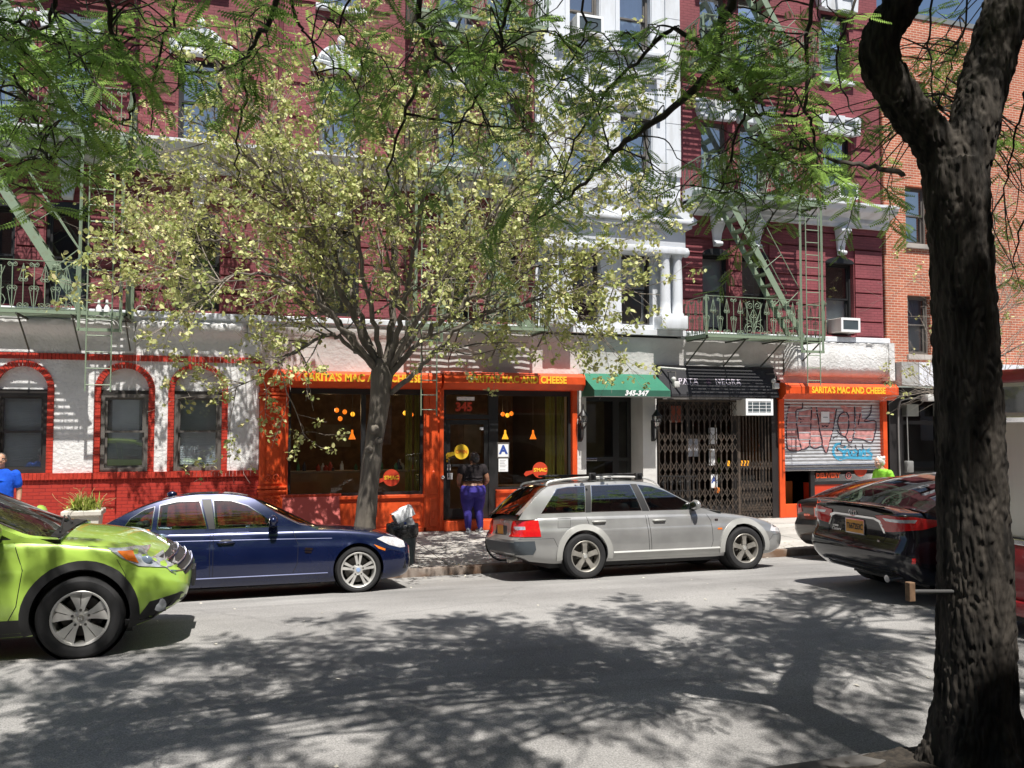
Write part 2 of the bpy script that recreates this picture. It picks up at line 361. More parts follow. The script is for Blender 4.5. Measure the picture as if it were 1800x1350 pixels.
# the terrace on this side of the street: unseen, it closes the street, added to cut the sky fill, and shows in the windows
TB = thing('apartment_building', 'brown brick terrace behind the viewer, seen only as reflections in the windows', 'building', (0, -20, .3))
mb = MB(); mb.box(-60, 75, -30, -19.75, .0, 11.6); mb.build('wall', brick_mat('brown brick', (.16, .075, .055), (.13, .06, .045), (.2, .16, .13)), TB)
for k in range(30):
    for z in (1.6, 5.0, 8.4): mb = MB(); mb.box(-36+2.6*k, -35+2.6*k, -19.76, -19.72, z, z+1.9); mb.build('window', MATS['bright chrome'] if False else WPAPER if k % 4 == 0 else BLACKF, TB)
mb = MB(); mb.prism([(-19.75, 11.2), (-19.45, 11.4), (-19.35, 11.8), (-19.75, 11.8)], lambda p, q, d: (d, p, q), -60, 75); mb.build('cornice', GREYW, TB)
# ---------------------------------------------------------------- red tenement
BL = thing('apartment_building', 'maroon painted brick tenement with a white centre bay and shops below', 'building', (0, 0, .2))
XL, XR, ZT = -16.0, 16.1, 17.0
def cells(mb, x0, x1, z0, z1, y, holes, depth, back=False):
    """front sheet with rectangular openings and their reveals"""
    xs = sorted({x0, x1} | {min(max(h[i], x0), x1) for h in holes for i in (0, 1)}); zs = sorted({z0, z1} | {min(max(h[i], z0), z1) for h in holes for i in (2, 3)})
    inh = lambda a, b: any(h[0] < a < h[1] and h[2] < b < h[3] for h in holes)
    for a, b in zip(xs, xs[1:]):
        for c, d in zip(zs, zs[1:]):
            if not inh((a+b)/2, (c+d)/2): mb.add([(a, y, c), (b, y, c), (b, y, d), (a, y, d)], [(0, 1, 2, 3)])
    for a, b, c, d in holes:
        mb.add([(a, y, c), (b, y, c), (b, y, d), (a, y, d), (a, y+depth, c), (b, y+depth, c), (b, y+depth, d), (a, y+depth, d)],
               [(0, 4, 5, 1), (1, 5, 6, 2), (2, 6, 7, 3), (3, 7, 4, 0)])
# windows (x0, x1) by column
COLS = {'A': [(-5.0, -4.07), (-3.55, -2.78)], 'B': [(-1.21, -.37)], 'C': [(1.58, 2.46)], 'D': [(4.15, 4.92), (5.28, 6.0)],
        'F': [(10.76, 11.5), (11.86, 12.62)], 'G': [(14.32, 15.2)], 'Z': [(-8.2, -7.3), (-6.6, -5.7)]}
LEV = [(4.79, 6.67), (8.2, 9.98), (11.45, 13.25), (14.7, 16.4)]
holes = [(a, b, c, d) for k in COLS for a, b in COLS[k] for c, d in LEV]
mb = MB(); cells(mb, XL, 6.42, 4.7, ZT, .04, [h for h in holes if h[0] < 6.4], .35); cells(mb, 10.12, XR, 4.7, ZT, .04, [h for h in holes if h[0] > 9], .35)
mb.add([(XR, .04, 3.6), (XR, 9, 3.6), (XR, 9, ZT), (XR, .04, ZT)], [(0, 1, 2, 3)]); mb.add([(XL, .04, ZT), (XR, .04, ZT), (XR, 9, ZT), (XL, 9, ZT)], [(0, 1, 2, 3)])
mb.build('wall', BRICK, BL)
# rusticated courses: proud bands with shadow gaps
mb = MB()
def band(xa, xb, z0, z1, hs, y0=-.005, y1=.045):
    cut = sorted([(a-.02, b+.02) for a, b, c, d in hs if c < z1 and d > z0 and a < xb and b > xa]); x = xa
    for a, b in cut+[(xb, xb)]:
        if a-x > .03: mb.box(x, a, y0, y1, z0, z1)
        x = max(x, b)
for xa, xb in ((XL, 6.4), (10.14, XR-.03)):
    z = 4.8; k = 0
    while z < 7.55:
        band(xa, xb, z, min(z+.335, 7.58), [(a, b, c, d+.14) for a, b, c, d in holes]); z += .375
    for q in (8.18, 11.4, 14.6):                                     # plain piers upstairs, bands beside the openings only
        z = q+.1
        while z < q+2.2:
            for a, b, c, d in holes:
                if xa < a < xb and abs(c-q) < .4:
                    for s in ((a-.62, a-.06), (b+.06, b+.62)):
                        if not any(h[0]-.05 < s[1] and h[1]+.05 > s[0] for h in holes) and xa < s[0] and s[1] < xb: mb.box(s[0], s[1], .008, .045, z, z+.34)
            z += .72
mb.build('brick_courses', BRICK, BL)
MP = M('maroon painted pipe', (.12, .022, .03), .6)
for x in (-2.02, .78, 6.2):
    for y, a, b in ((-.05, 4.8, 7.55), (-.03, 8.2, 17)): mb = MB(); mb.tube([(x, y, a), (x, y, b)], .052, 8); mb.build('downpipe', MP, BL, smooth=40)
# ledge over the ground floor and the main cornice
mb = MB()
for a, b in ((XL, 6.5), (10.1, XR+.06)):
    mb.rbox(a, b, -.15, .1, 4.6, 4.73, .02); mb.box(a, b, -.08, .1, 4.53, 4.6)
mb.build('ledge', WHITE, BL)
mb = MB()
prof = [(0, 7.58), (-.10, 7.58), (-.12, 7.66), (-.16, 7.70), (-.16, 7.80), (-.42, 7.90), (-.46, 7.94), (-.50, 8.03), (-.54, 8.05), (-.54, 8.11), (.0, 8.16)]
for a, b in ((XL, 6.42), (10.2, XR+.10)): mb.prism(prof, lambda p, q, d: (d, p, q), a, b)
mb.build('cornice', WHITE, BL)
mb = MB(); mb.prism([(0, 16.3), (-.3, 16.4), (-.7, 16.9), (-.7, 17.1), (0, 17.1)], lambda p, q, d: (d, p, q), XL, XR+.1); mb.build('roof_cornice', WHITE, BL)
# windows
CURT = [M('white blind', (.74, .76, .78), .8), M('sky reflection blue curtain', (.30, .38, .50), .8), M('painted room shade', (.025, .026, .03), .9), M('grey blind', (.30, .30, .29), .8)]  # the curtain's blue carries the panes' sky reflection in its colour
def slats(mb, x0, x1, z0, z1, y, pitch=.035):
    rows = []; z = z1
    while z > z0:
        rows.append([(x0, y, z), (x1, y, z)]); rows.append([(x0, y+.012, z-pitch*.9), (x1, y+.012, z-pitch*.9)]); z -= pitch
    mb.grid(rows)
def window(x0, x1, z0, z1, y, fr, curt=(0, 2), sill=True, parent=None, label=None, fw=.055):
    par = parent or BL
    mb = MB(); m_ = z0+(z1-z0)*.5
    for a, b, c, d, e in ((x0, x0+fw, z0, z1, 0), (x1-fw, x1, z0, z1, 0), (x0+fw, x1-fw, z1-fw, z1, 0), (x0+fw, x1-fw, z0, z0+fw*1.1, 0)):
        mb.box(a, b, y, y+.14, c, d)
    s = .04
    for z_0, z_1, yy in ((m_, z1-fw, y+.035), (z0+fw*1.1, m_+.045, y+.08)):
        for a, b, c, d in ((x0+fw, x0+fw+s, z_0, z_1), (x1-fw-s, x1-fw, z_0, z_1), (x0+fw+s, x1-fw-s, z_1-s, z_1), (x0+fw+s, x1-fw-s, z_0, z_0+s)): mb.box(a, b, yy, yy+.035, c, d)
    w_ = mb.build('window', fr, par)
    if label: w_['label'] = label
    mb = MB(); 
    for z_0, z_1, yy in ((m_+.02, z1-fw-.02, y+.05), (z0+fw+.02, m_+.02, y+.095)):
        q = x0+fw+.02, x1-fw-.02
        mb.add([(q[0], yy, z_0), (q[1], yy, z_0), (q[1], yy, z_1), (q[0], yy, z_1)], [(0, 1, 2, 3)])
    mb.build('pane', GLASSUP if z0 > 7 else GLASSW, w_)
    for i, (z_0, z_1, yy) in enumerate(((m_, z1-.02, y+.16), (z0+.02, m_, y+.16))):
        mb = MB(); c = curt[i]
        if c in (0, 3): slats(mb, x0+.02, x1-.02, z_0, z_1, yy)
        elif c == 1:
            n = 14; mb.grid([[(lerp(x0+.02, x1-.02, k/n), yy+.02*math.sin(k*2.1), z) for k in range(n+1)] for z in (z_0, z_1)])
        else: mb.add([(x0+.01, yy+.15, z_0), (x1-.01, yy+.15, z_0), (x1-.01, yy+.15, z_1), (x0+.01, yy+.15, z_1)], [(0, 1, 2, 3)])  # near-black sheet paints in the unlit room's shade behind the glass
        mb.build('blind' if c != 2 else 'room_shade_sheet', CURT[c], w_)
    return w_
KW = WHITE
def keystone(x, z0, z1, y=-.0):
    mb = MB(); h = z1-z0
    pr = [(0, 0), (-.10, .02), (-.12, .10), (-.07, .2), (-.09, .45), (-.20, .7), (-.26, .85), (-.24, 1), (0, 1)]
    n = len(pr); rows = []
    for k, wd in ((-1, 1), (-.6, 1.0), (.6, 1.0), (1, 1)):
        rows.append([(x+k*(.085+.085*q), y+p*(1.0 if abs(k) < .9 else .8), z0+h*q) for p, q in pr])
    mb.grid(rows); mb.add([r for r in rows[0]], [tuple(range(n))]); mb.add([r for r in rows[-1]], [tuple(range(n))[::-1]])
    mb.lathe([(0, -.15), (.075, -.15), (.085, -.08), (.085, .08), (.075, .15), (0, .15)], Matrix.Translation((x, y-.2, z1-.1)) @ Matrix.Rotation(rad(90), 4, 'Y') @ Matrix.Scale(1.0, 4), 14)
    mb.lathe([(0, -.1), (.05, -.1), (.055, .1), (0, .1)], Matrix.Translation((x, y-.1, z0+.06)) @ Matrix.Rotation(rad(90), 4, 'Y'), 12)
    mb.build('keystone', KW, BL, smooth=50)
def hood(x0, x1, z, pair=False):
    mb = MB(); xs = [x0-.14, x1+.14]
    mb.prism([(xs[0]+.06, z), (xs[1]-.06, z), (xs[1]+.06, z+.36), (xs[0]-.06, z+.36)], lambda a, b, d: (a, d, b), -.10, .06)
    mb.rbox(xs[0]-.1, xs[1]+.1, -.15, .05, z+.36, z+.44, .015)
    n = 3 if not pair else 5
    for k in range(n):
        c = lerp(xs[0]+.08, xs[1]-.08, k/(n-1)); mb.prism([(c-.06, z-.01), (c+.06, z-.01), (c+.1, z+.46), (c-.1, z+.46)], lambda a, b, d: (a, d, b), -.17, -.08)
    mb.build('lintel', KW, BL)
def shell(x0, x1, z):
    mb = MB(); c = (x0+x1)/2; r = (x1-x0)/2+.08
    mb.rbox(x0-.18, x1+.18, -.12, .06, z, z+.12, .015)
    out = [(c+r*math.cos(a), z+.12+r*.95*math.sin(a)) for a in np.linspace(0, math.pi, 15)]
    mb.prism(out, lambda a, b, d: (a, d, b), -.06, .05)
    for a in np.linspace(.15, math.pi-.15, 9):
        mb.tube([(c, -.08, z+.16), (c+r*.9*math.cos(a), -.07, z+.12+r*.86*math.sin(a))], [.02, .055], 6)
    mb.ball((c, -.09, z+.16+r), (.09, .06, .12), 10)
    for s in (-1, 1): mb.ball((c+s*(r+.05), -.08, z+.2), (.07, .05, .1), 8)
    mb.build('lintel', KW, BL, smooth=50)
ci = {'A': [(2, 2), (2, 1)], 'B': [(2, 3)], 'C': [(0, 3)], 'D': [(1, 2), (1, 3)], 'F': [(0, 0), (3, 2)], 'G': [(2, 0)], 'Z': [(2, 0), (0, 2)]}
for k in COLS:
    for li, (z0, z1) in enumerate(LEV):
        for wi, (a, b) in enumerate(COLS[k]):
            cu = ci[k][wi] if li == 0 else random.choice([(0, 1), (1, 0), (0, 0), (1, 1), (1, 3)])
            fr = BLACKF if li == 0 or k in 'BG' else GREYW
            window(a, b, z0, z1, .17, fr, cu)
            mb = MB(); mb.rbox(a-.1, b+.1, -.07, .17, z0-.1, z0+.01, .012)
            if li: mb.build('sill', KW, BL)
            if li == 0:
                mb = MB(); n = 12; c = (a+b)/2; hw = (b-a)/2     # segmental brick head above the opening
                out = [(c+hw*math.cos(q), z1-.02+.16*math.sin(q)) for q in np.linspace(math.pi, 0, n)]
                mb.prism(out, lambda p, q, d: (p, d, q), .0, .2); mb.build('arch_head', BLACKF, BL)
        if li == 0:
            for a, b in COLS[k]: keystone((a+b)/2, z1+.18, 7.56)
        elif len(COLS[k]) == 2: hood(COLS[k][0][0], COLS[k][0][1], z1+.02); hood(COLS[k][1][0], COLS[k][1][1], z1+.02)
        elif li in (1, 2): (shell if k in 'BC' else hood)(*COLS[k][0], z1+.02)
# --- white centre bay
bx0, bx1 = 6.42, 10.12; W2 = [(7.27, 8.02), (8.55, 9.36)]
mb = MB(); bh = [(a, b, c, d) for a, b in W2 for c, d in [(4.85, 6.52)]+[(8.06+3.3*i, 9.86+3.3*i) for i in range(3)]]
cells(mb, bx0, bx1, 4.73, ZT, -.06, bh, .4); mb.add([(bx0, -.06, 4.73), (bx0, .1, 4.73), (bx0, .1, ZT), (bx0, -.06, ZT), (bx1, -.06, 4.73), (bx1, .1, 4.73), (bx1, .1, ZT), (bx1, -.06, ZT)], [(0, 1, 2, 3), (4, 5, 6, 7)])
mb.box(bx0-.05, bx1+.03, -.2, .1, 4.6, 4.73)
mb.build('bay_wall', WHITE, BL)
mb = MB()
for a, b in ((bx0, 6.86), (9.72, bx1)):                             # flat corner strips with joints
    z = 8.45
    while z < ZT-.5: mb.box(a+.01, b, -.115, -.058, z, z+.63); z += .645
for a in (8.14, 8.28, 8.42): mb.box(a-.045, a+.045, -.085, -.058, 8.3, 9.8)
for i in range(3):
    z = 9.86+3.3*i
    mb.rbox(6.9, 9.68, -.16, -.05, z+.16, z+.26, .015); mb.rbox(6.9, 9.68, -.20, -.05, z+.88, z+.98, .015); mb.rbox(6.88, 9.70, -.24, -.05, z+1.42, z+1.52, .015)
    for c in (7.05, 7.64, 8.26, 8.96, 9.54): mb.prism([(c-.05, z+.02), (c+.05, z+.02), (c+.1, z+.92), (c-.1, z+.92)], lambda p, q, d: (p, d, q), -.19, -.055)
    for k in range(4): mb.box(7.0, 9.58, -.075-.01*(k % 2), -.055, z+1.0+.1*k, z+1.09+.1*k)
    for a, b in W2: mb.box(a-.12, a-.02, -.09, -.058, z-1.75, z); mb.box(b+.02, b+.12, -.09, -.058, z-1.75, z)
mb.build('bay_trim', WHITE, BL)
for a, b in W2:
    window(a, b, 4.85, 6.52, .12, DARKW, (1, 2) if a < 8 else (0, 3))
    for i in range(3): window(a, b, 8.06+3.3*i, 9.86+3.3*i, .12, GREYW, [(1, 0), (1, 1), (0, 1)][i])
# portico around the two first-floor windows
for cx in (6.78, 7.1, 9.58, 9.9):
    mb = MB()
    mb.lathe([(.15, 5.05), (.15, 5.1), (.125, 5.13), (.125, 5.4), (.122, 5.9), (.105, 6.4), (.11, 6.42), (.135, 6.46), (.14, 6.5)], Matrix.Translation((cx, -.27, 0)), 18)
    mb.build('column', WHITE, BL, smooth=40)
mb = MB()
for cx in (6.94, 9.74):
    mb.rbox(cx-.34, cx+.34, -.46, -.06, 4.735, 5.05, .02)
    for i in range(4):
        for s in (-.3, .02): mb.box(cx+s, cx+s+.07, -.1, -.055, 5.25+.36*i, 5.33+.36*i)
mb.rbox(6.56, 10.12, -.44, -.06, 6.5, 6.66, .02); mb.rbox(6.62, 10.06, -.40, -.06, 6.66, 7.1, .01); mb.rbox(6.5, 10.18, -.52, -.06, 7.1, 7.2, .02); mb.rbox(6.42, 10.26, -.6, -.06, 7.2, 7.3, .02)
for cx in (6.56, 10.08): mb.ball((cx, -.36, 6.56), (.1, .1, .12), 10)
c = 8.34
for s in (-1, 1):
    mb.prism([(c+s*1.95, 7.3), (c+s*1.6, 7.3), (c+s*.42, 8.02), (c+s*.42, 8.26)], lambda p, q, d: (p, d, q), -.58, -.06)
    mb.lathe([(0, -.25), (.13, -.25), (.15, -.2), (.15, .2), (.13, .25), (0, .25)], Matrix.Translation((c+s*.44, -.34, 8.2)) @ Matrix.Rotation(rad(90), 4, 'X'), 16)
    mb.lathe([(.05, -.3), (.09, -.3), (.09, -.25)], Matrix.Translation((c+s*.44, -.34, 8.2)) @ Matrix.Rotation(rad(-90), 4, 'X'), 14)
mb.prism([(c-1.6, 7.3), (c+1.6, 7.3), (c+.4, 8.02), (c-.4, 8.02)], lambda p, q, d: (p, d, q), -.3, -.06)
mb.lathe([(0, .0), (.24, .0), (.3, .05), (.3, .12), (0, .12)], Matrix.Translation((c, -.3, 8.1)) @ Matrix.Rotation(rad(90), 4, 'X'), 22)
rr = [(c+.95*math.cos(a), 7.32+.55*math.sin(a)) for a in np.linspace(0, math.pi, 17)]
mb.tube([(p, -.36, q) for p, q in rr], .07, 8)
mb.build('pediment', WHITE, BL, smooth=35)
# --- ground floor: left stucco wall with three arched windows
AC = [-3.87, -2.08, -.73]; AR = [.55, .545, .565]
def arch(c, r, zs, z0, n=18): return [(c-r, z0)]+[(c+r*math.cos(a), zs+r*math.sin(a)) for a in np.linspace(math.pi, 0, n)]+[(c+r, z0)]
mb = MB(); V, T = cdt([(-7, .2), (.44, .2), (.44, 4.2), (-7, 4.2)], [arch(c, r-.11, 3.17, 1.57) for c, r in zip(AC, AR)], .4)
mb.add([(x, 0, z) for x, z in V], T); mb.add([(XL, 0, .2), (-7, 0, .2), (-7, 0, 4.2), (XL, 0, 4.2)], [(0, 1, 2, 3)])
prof = [(0, 4.1), (-.01, 4.18), (-.05, 4.26), (-.16, 4.34), (-.2, 4.42), (-.19, 4.5), (-.08, 4.56)]
for a, b in ((-14, -5.5), (-5.3, -2.15), (-1.93, .2)):
    n = 30; mb.grid([[(lerp(a, b, k/n), p*min(1, min(k, n-k)/2)+random.uniform(-.012, .012)*(0 < k < n), q) for p, q in prof] for k in range(n+1)])
for a, b in ((-5.5, -5.3), (-2.15, -1.93), (.2, .45)): mb.box(a, b, -.06, .1, 3.9, 4.56)
mb.add([(XL, .012, 4.05), (.45, .012, 4.05), (.45, .012, 4.6), (XL, .012, 4.6)], [(0, 1, 2, 3)])
mb.build('stucco_wall', STUCCO, BL, smooth=50)
for c, r in zip(AC, AR):
    mb = MB(); n = 24
    for k in range(n):
        a0 = math.pi*k/n+.012; a1 = math.pi*(k+1)/n-.012
        mb.prism([(c+q*math.cos(a), 3.17+q*math.sin(a)) for q, a in ((r-.115, a0), (r, a0), (r, a1), (r-.115, a1))], lambda p, q, d: (p, d, q), -.03, .05)
    z = 1.58
    while z < 3.16:
        for s in (-1, 1): mb.box(min(c+s*r, c+s*(r-.115)), max(c+s*r, c+s*(r-.115)), -.028+random.uniform(-.003, .003), .05, z, z+.062)
        z += .0685
    su = mb.build('brick_surround', BAND, BL)
    mb = MB(); mb.prism(arch(c, r-.105, 3.17, 3.1), lambda p, q, d: (p, d, q), .09, .2); mb.build('tympanum', STUCCO, su)
    mb = MB(); rr = arch(c, r-.11, 3.17, 1.57); mb.grid([[(p, .0, q) for p, q in rr], [(p, .22, q) for p, q in rr]]); mb.box(c-r+.11, c+r-.11, .0, .3, 1.54, 1.575); mb.build('reveal', BAND, su)
    mb = MB(); mb.box(c-r+.11, c+r-.11, .06, .16, 3.1, 3.17); mb.build('window_head', DARKW, su)
    window(c-r+.12, c+r-.12, 1.58, 3.1, .04, GREYW if c > -3 else DARKW, (0, 0), fw=.07)
mb = MB(); x = -9.5
while x < .44:
    mb.box(x, x+.062, -.035+random.uniform(-.004, .004), .03, 3.745, 3.862); x += .068
mb.build('brick_band', BAND, BL)
mb = MB(); mb.box(XL, .45, -.06, .05, .2, 1.46); mb.build('brick_base', BRICKRED, BL)
mb = MB(); x = -9.5
while x < .44:
    mb.box(x, x+.064, -.105+random.uniform(-.004, .004), .0, 1.455, 1.572); x += .069
mb.build('brick_coping', BAND, BL)
# --- ground floor right: piers and frieze above the shops
mb = MB(); n = 60
prof = [(0, 3.6), (.0, 3.9), (-.01, 4.2), (-.05, 4.35), (-.10, 4.45), (-.10, 4.54), (0, 4.56)]
mb.grid([[(lerp(.45, 13.0, k/n), p+random.uniform(-.008, .008), q) for p, q in prof] for k in range(n+1)])
for a, b in ((7.40, 7.66), (9.1, 9.46)): mb.box(a, b, -.02, .9, .2, 3.62)
mb.build('frieze', STUCCOG, BL, smooth=50)
mb = MB(); prof = [(0, 3.70), (-.12, 3.72), (-.24, 3.80), (-.30, 3.95), (-.27, 4.15), (-.30, 4.35), (-.24, 4.47), (-.26, 4.55), (-.1, 4.58)]; n = 34
mb.grid([[(lerp(12.98, 16.14, k/n), p*min(1, .25+min(k, n-k)/2)+random.uniform(-.02, .02), q+random.uniform(-.012, .012)) for p, q in prof] for k in range(n+1)])
mb.box(15.98, 16.15, -.30, .1, 3.62, 4.6); mb.add([(12.9, -.0, 3.4), (16.1, -.0, 3.4), (16.1, -.0, 3.75), (12.9, -.0, 3.75)], [(0, 1, 2, 3)])
mb.build('rough_stucco_panel', STUCCO, BL, smooth=60)
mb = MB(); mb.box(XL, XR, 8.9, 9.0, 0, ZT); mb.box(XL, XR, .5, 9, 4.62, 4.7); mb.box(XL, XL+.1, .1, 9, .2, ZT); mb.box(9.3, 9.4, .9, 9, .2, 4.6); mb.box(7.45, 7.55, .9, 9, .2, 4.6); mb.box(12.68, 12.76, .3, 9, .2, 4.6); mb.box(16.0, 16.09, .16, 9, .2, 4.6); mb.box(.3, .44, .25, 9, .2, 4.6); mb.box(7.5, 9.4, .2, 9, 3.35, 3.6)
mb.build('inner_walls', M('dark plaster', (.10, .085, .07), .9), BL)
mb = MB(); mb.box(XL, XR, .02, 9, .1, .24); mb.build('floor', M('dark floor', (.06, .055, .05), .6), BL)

# ---------------------------------------------------------------- shopfronts
SHOP = ORANGE
def rollbox(root, x0, x1, z0, z1, txt_x, txt_w, dep=.38, box='shutter_box'):
    h = z1-z0; pr = [(.02, z0+.02), (-dep*.62, z0), (-dep, z0+h*.33), (-dep, z0+h*.74), (-dep*.78, z1-.02), (.02, z1)]
    mb = MB(); mb.prism(pr, lambda p, q, d: (d, p, q), x0, x1); b = mb.build(box, SHOP, root)
    for x in (x0, x1): mb = MB(); mb.prism([(p*1.02, q+(.008 if q > z0+h/2 else -.008)) for p, q in pr], lambda p, q, d: (d, p, q), x-.012, x+.012); mb.build('end_cap', SHOP, b)
    t = text_mb("SARITA'S MAC AND CHEESE", .215, .008, 0, 1.02, .004, None)
    xs = [v[0] for v in t.v]; s = txt_w/(max(xs)-min(xs)); cz = z0+h*.545
    m2 = MB().add([(txt_x+v[0]*s, -dep-.003+v[2], cz+v[1]) for v in t.v], t.f)
    m2.build('lettering', YELLOW, b)
    return b
def pan(root, name, x, z, r, y, col, word, wcol, flip=-1):
    mb = MB(); ang = math.radians(12); out = [(x+r*math.cos(a), z+r*math.sin(a)) for a in np.linspace(0, 2*math.pi, 28)[:-1]]
    mb.prism(out, lambda p, q, d: (p, d, q), y-.008, y)
    mb.prism([(x-r*.9, z-.035-r*.2), (x-r*.9, z+.035-r*.2), (x-r*1.9, z-r*.45+.055), (x-r*2.15, z-r*.5), (x-r*1.9, z-r*.45-.055)], lambda p, q, d: (p, d, q), y-.007, y-.001)
    o = mb.build(name, col, root)
    text_mb(word, r*.62, .004, 0, 1, .003, lambda a, b, d: (x+a, y-.011+d, z+b)).build('lettering', wcol, o); return o
SF = thing('shopfront', 'orange red restaurant front with two big windows and a glass door numbered 345', 'shopfront', (4, 0, .2))
mb = MB()                                                            # cast pilaster at the left
mb.rbox(.45, .97, -.14, .12, .2, 3.3, .012); mb.rbox(.42, 1.0, -.18, .1, .2, .5, .02)
for z in (1.12, 1.2, 3.02, 3.1, 3.28): mb.rbox(.42, 1.0, -.2, .1, z, z+.05, .012)
mb.rbox(.40, 1.02, -.24, .1, 3.33, 3.62, .03)
for z0, z1 in ((.56, 1.06), (1.3, 2.95)):
    for a, b, c, d in ((.52, .56, z0, z1), (.86, .9, z0, z1), (.56, .86, z0, z0+.04), (.56, .86, z1-.04, z1)): mb.box(a, b, -.165, -.13, c, d)
def swirl(mb, x, z, r, s=1, y=-.15, th=.016, turns=1.5):
    mb.tube([(x+s*r*(1-k/22)*math.cos(2*math.pi*turns*k/20), y, z+r*(1-k/22)*math.sin(2*math.pi*turns*k/20)) for k in range(21)], th, 5)
for z in (.68, .92, 1.42, 2.25, 2.5, 2.75):
    for s in (-1, 1): swirl(mb, .71+s*.07, z, .065, s); mb.ball((.71, -.15, z+.1), (.05, .03, .05), 8)
for k in range(5):
    for s in (0, 1): swirl(mb, .5+.1*k, 3.2-.0*s, .035, 1, -.2, .012)
    mb.ball((.5+.1*k, -.245, 3.48), (.035, .03, .07), 8)
mb.build('pilaster', SHOP, SF, smooth=40)
mb = MB()
mb.rbox(3.9, 4.26, -.06, .12, .2, 3.3, .01); mb.rbox(3.98, 4.16, -.08, .0, 1.0, 3.2, .01); mb.rbox(3.98, 4.16, -.085, .0, .3, .9, .01); mb.rbox(4.2, 4.29, -.1, .12, .2, 3.3, .01)
for z in (.55, 1.42): mb.ball((4.07, -.09, z), (.05, .03, .09), 8)
mb.rbox(.97, 1.02, -.08, .14, .2, 3.28, .008); mb.rbox(3.86, 3.92, -.07, .14, .2, 3.28, .008); mb.rbox(7.3, 7.42, -.08, .14, .2, 3.3, .01)
mb.rbox(1.02, 3.88, -.03, .16, .22, .98, .01); mb.rbox(1.0, 3.9, -.09, .1, .93, 1.0, .01); mb.rbox(1.1, 3.8, -.045, .0, .34, .86, .008)
mb.rbox(5.5, 7.32, -.03, .16, .22, 1.02, .01); mb.rbox(5.5, 7.32, -.08, .1, .98, 1.05, .01)
mb.rbox(4.28, 7.4, -.22, .1, .2, .42, .015); mb.box(1.0, 7.4, .0, .2, 3.26, 3.6); mb.rbox(.97, 3.95, -.07, .1, .2, .3, .01)
mb.build('timber_front', SHOP, SF)
mb = MB()
for a, b, c, d in ((1.02, 1.08, 1.0, 3.24), (3.8, 3.87, 1.0, 3.24), (1.08, 3.8, 1.0, 1.06), (1.08, 3.8, 3.14, 3.26), (2.52, 2.62, 1.06, 3.14), (4.3, 4.37, .42, 3.26), (5.34, 5.5, .42, 3.26), (4.37, 5.34, 2.62, 2.72), (4.37, 5.34, 3.16, 3.26), (5.5, 5.56, 1.05, 3.26), (7.24, 7.32, 1.05, 3.26), (5.56, 7.24, 1.05, 1.1), (5.56, 7.24, 3.14, 3.26)): mb.box(a, b, .03, .13, c, d)
mb.build('window_frame', BLACKF, SF)
mb = MB()
for a, b, c, d in ((1.08, 2.52, 1.06, 3.14), (2.62, 3.8, 1.06, 3.14), (5.56, 7.24, 1.1, 3.14), (4.37, 5.34, 2.72, 3.16)): mb.add([(a, .08, c), (b, .08, c), (b, .08, d), (a, .08, d)], [(0, 1, 2, 3)])
mb.build('shop_window', GLASSSHOP, SF)
mb = MB()
for a, b, c, d in ((4.38, 4.47, .44, 2.6), (5.24, 5.33, .44, 2.6), (4.47, 5.24, .44, .66), (4.47, 5.24, 2.5, 2.6), (4.47, 5.24, 1.58, 1.63)): mb.box(a, b, .045, .095, c, d)
dr = mb.build('door', BLACKF, SF)
mb = MB(); mb.add([(4.47, .07, .66), (5.24, .07, .66), (5.24, .07, 2.5), (4.47, .07, 2.5)], [(0, 1, 2, 3)]); mb.build('pane', GLASSSHOP, dr)
mb = MB(); mb.tube([(4.43, .03, 1.35), (4.43, -.02, 1.38), (4.43, -.02, 1.72), (4.43, .03, 1.75)], .014, 8); mb.ball((4.27, -.1, 1.36), .045, 10); mb.build('handle', CHROME, dr)
RED = M('red lettering', (.50, .045, .015), .5, var=.05)
text_mb('345', .26, .012, 0, 1, .004, lambda a, b, d: (4.78+a, .062+d, 2.88+b)).build('lettering', RED, SF)
mb = MB(); mb.box(4.62, 5.02, .06, .075, 3.03, 3.11); mb.build('number_plate', WPAPER, SF)
pan(SF, 'pan_sign', 3.18, 1.36, .18, .06, RED, "S'MAC", YELLOW); pan(SF, 'pan_sign', 6.56, 1.47, .18, .06, RED, "S'MAC", YELLOW)
p_ = pan(SF, 'pan_sign', 4.72, 1.9, .165, .04, GOLD, 'OPEN', M('orange lettering', (.7, .2, .02), .5)); p_['label'] = 'yellow pan shaped open sign'
def notice(root, x0, x1, z0, z1, y, words=(), col=WPAPER):
    mb = MB(); mb.box(x0, x1, y-.006, y, z0, z1); o = mb.build('notice', col, root)
    mb = MB(); r_ = random.Random(int(x0*97)); n = int((z1-z0)/.035)
    if not words:
        for k in range(1, n):
            if r_.random() < .7: mb.box(lerp(x0, x1, .12), lerp(x0, x1, r_.uniform(.5, .9)), y-.009, y-.004, z1-k*.035-.008, z1-k*.035)
        mb.build('print', M('grey print', (.3, .3, .33), .8, var=0), o)
    return o
nA = notice(SF, 5.56, 5.80, 1.78, 2.06, .03, words=('A',)); BLUE = M('blue ink', (.03, .07, .32), .6, var=0)
text_mb('A', .26, .012, 0, 1, .003, lambda a, b, d: (5.68+a, .022+d, 1.93+b)).build('lettering', BLUE, nA)
mb = MB(); mb.box(5.54, 5.82, .026, .03, 1.75, 2.1); mb.build('sign_frame', GREYW, nA)
notice(SF, 5.57, 5.79, 1.45, 1.74, .03); notice(SF, 4.40, 4.52, 1.30, 1.44, .04); notice(SF, 4.40, 4.48, 1.5, 1.56, .04); notice(SF, 4.40, 4.48, 1.58, 1.63, .04); notice(SF, 5.14, 5.22, 2.38, 2.44, .04)
mb = MB(); 
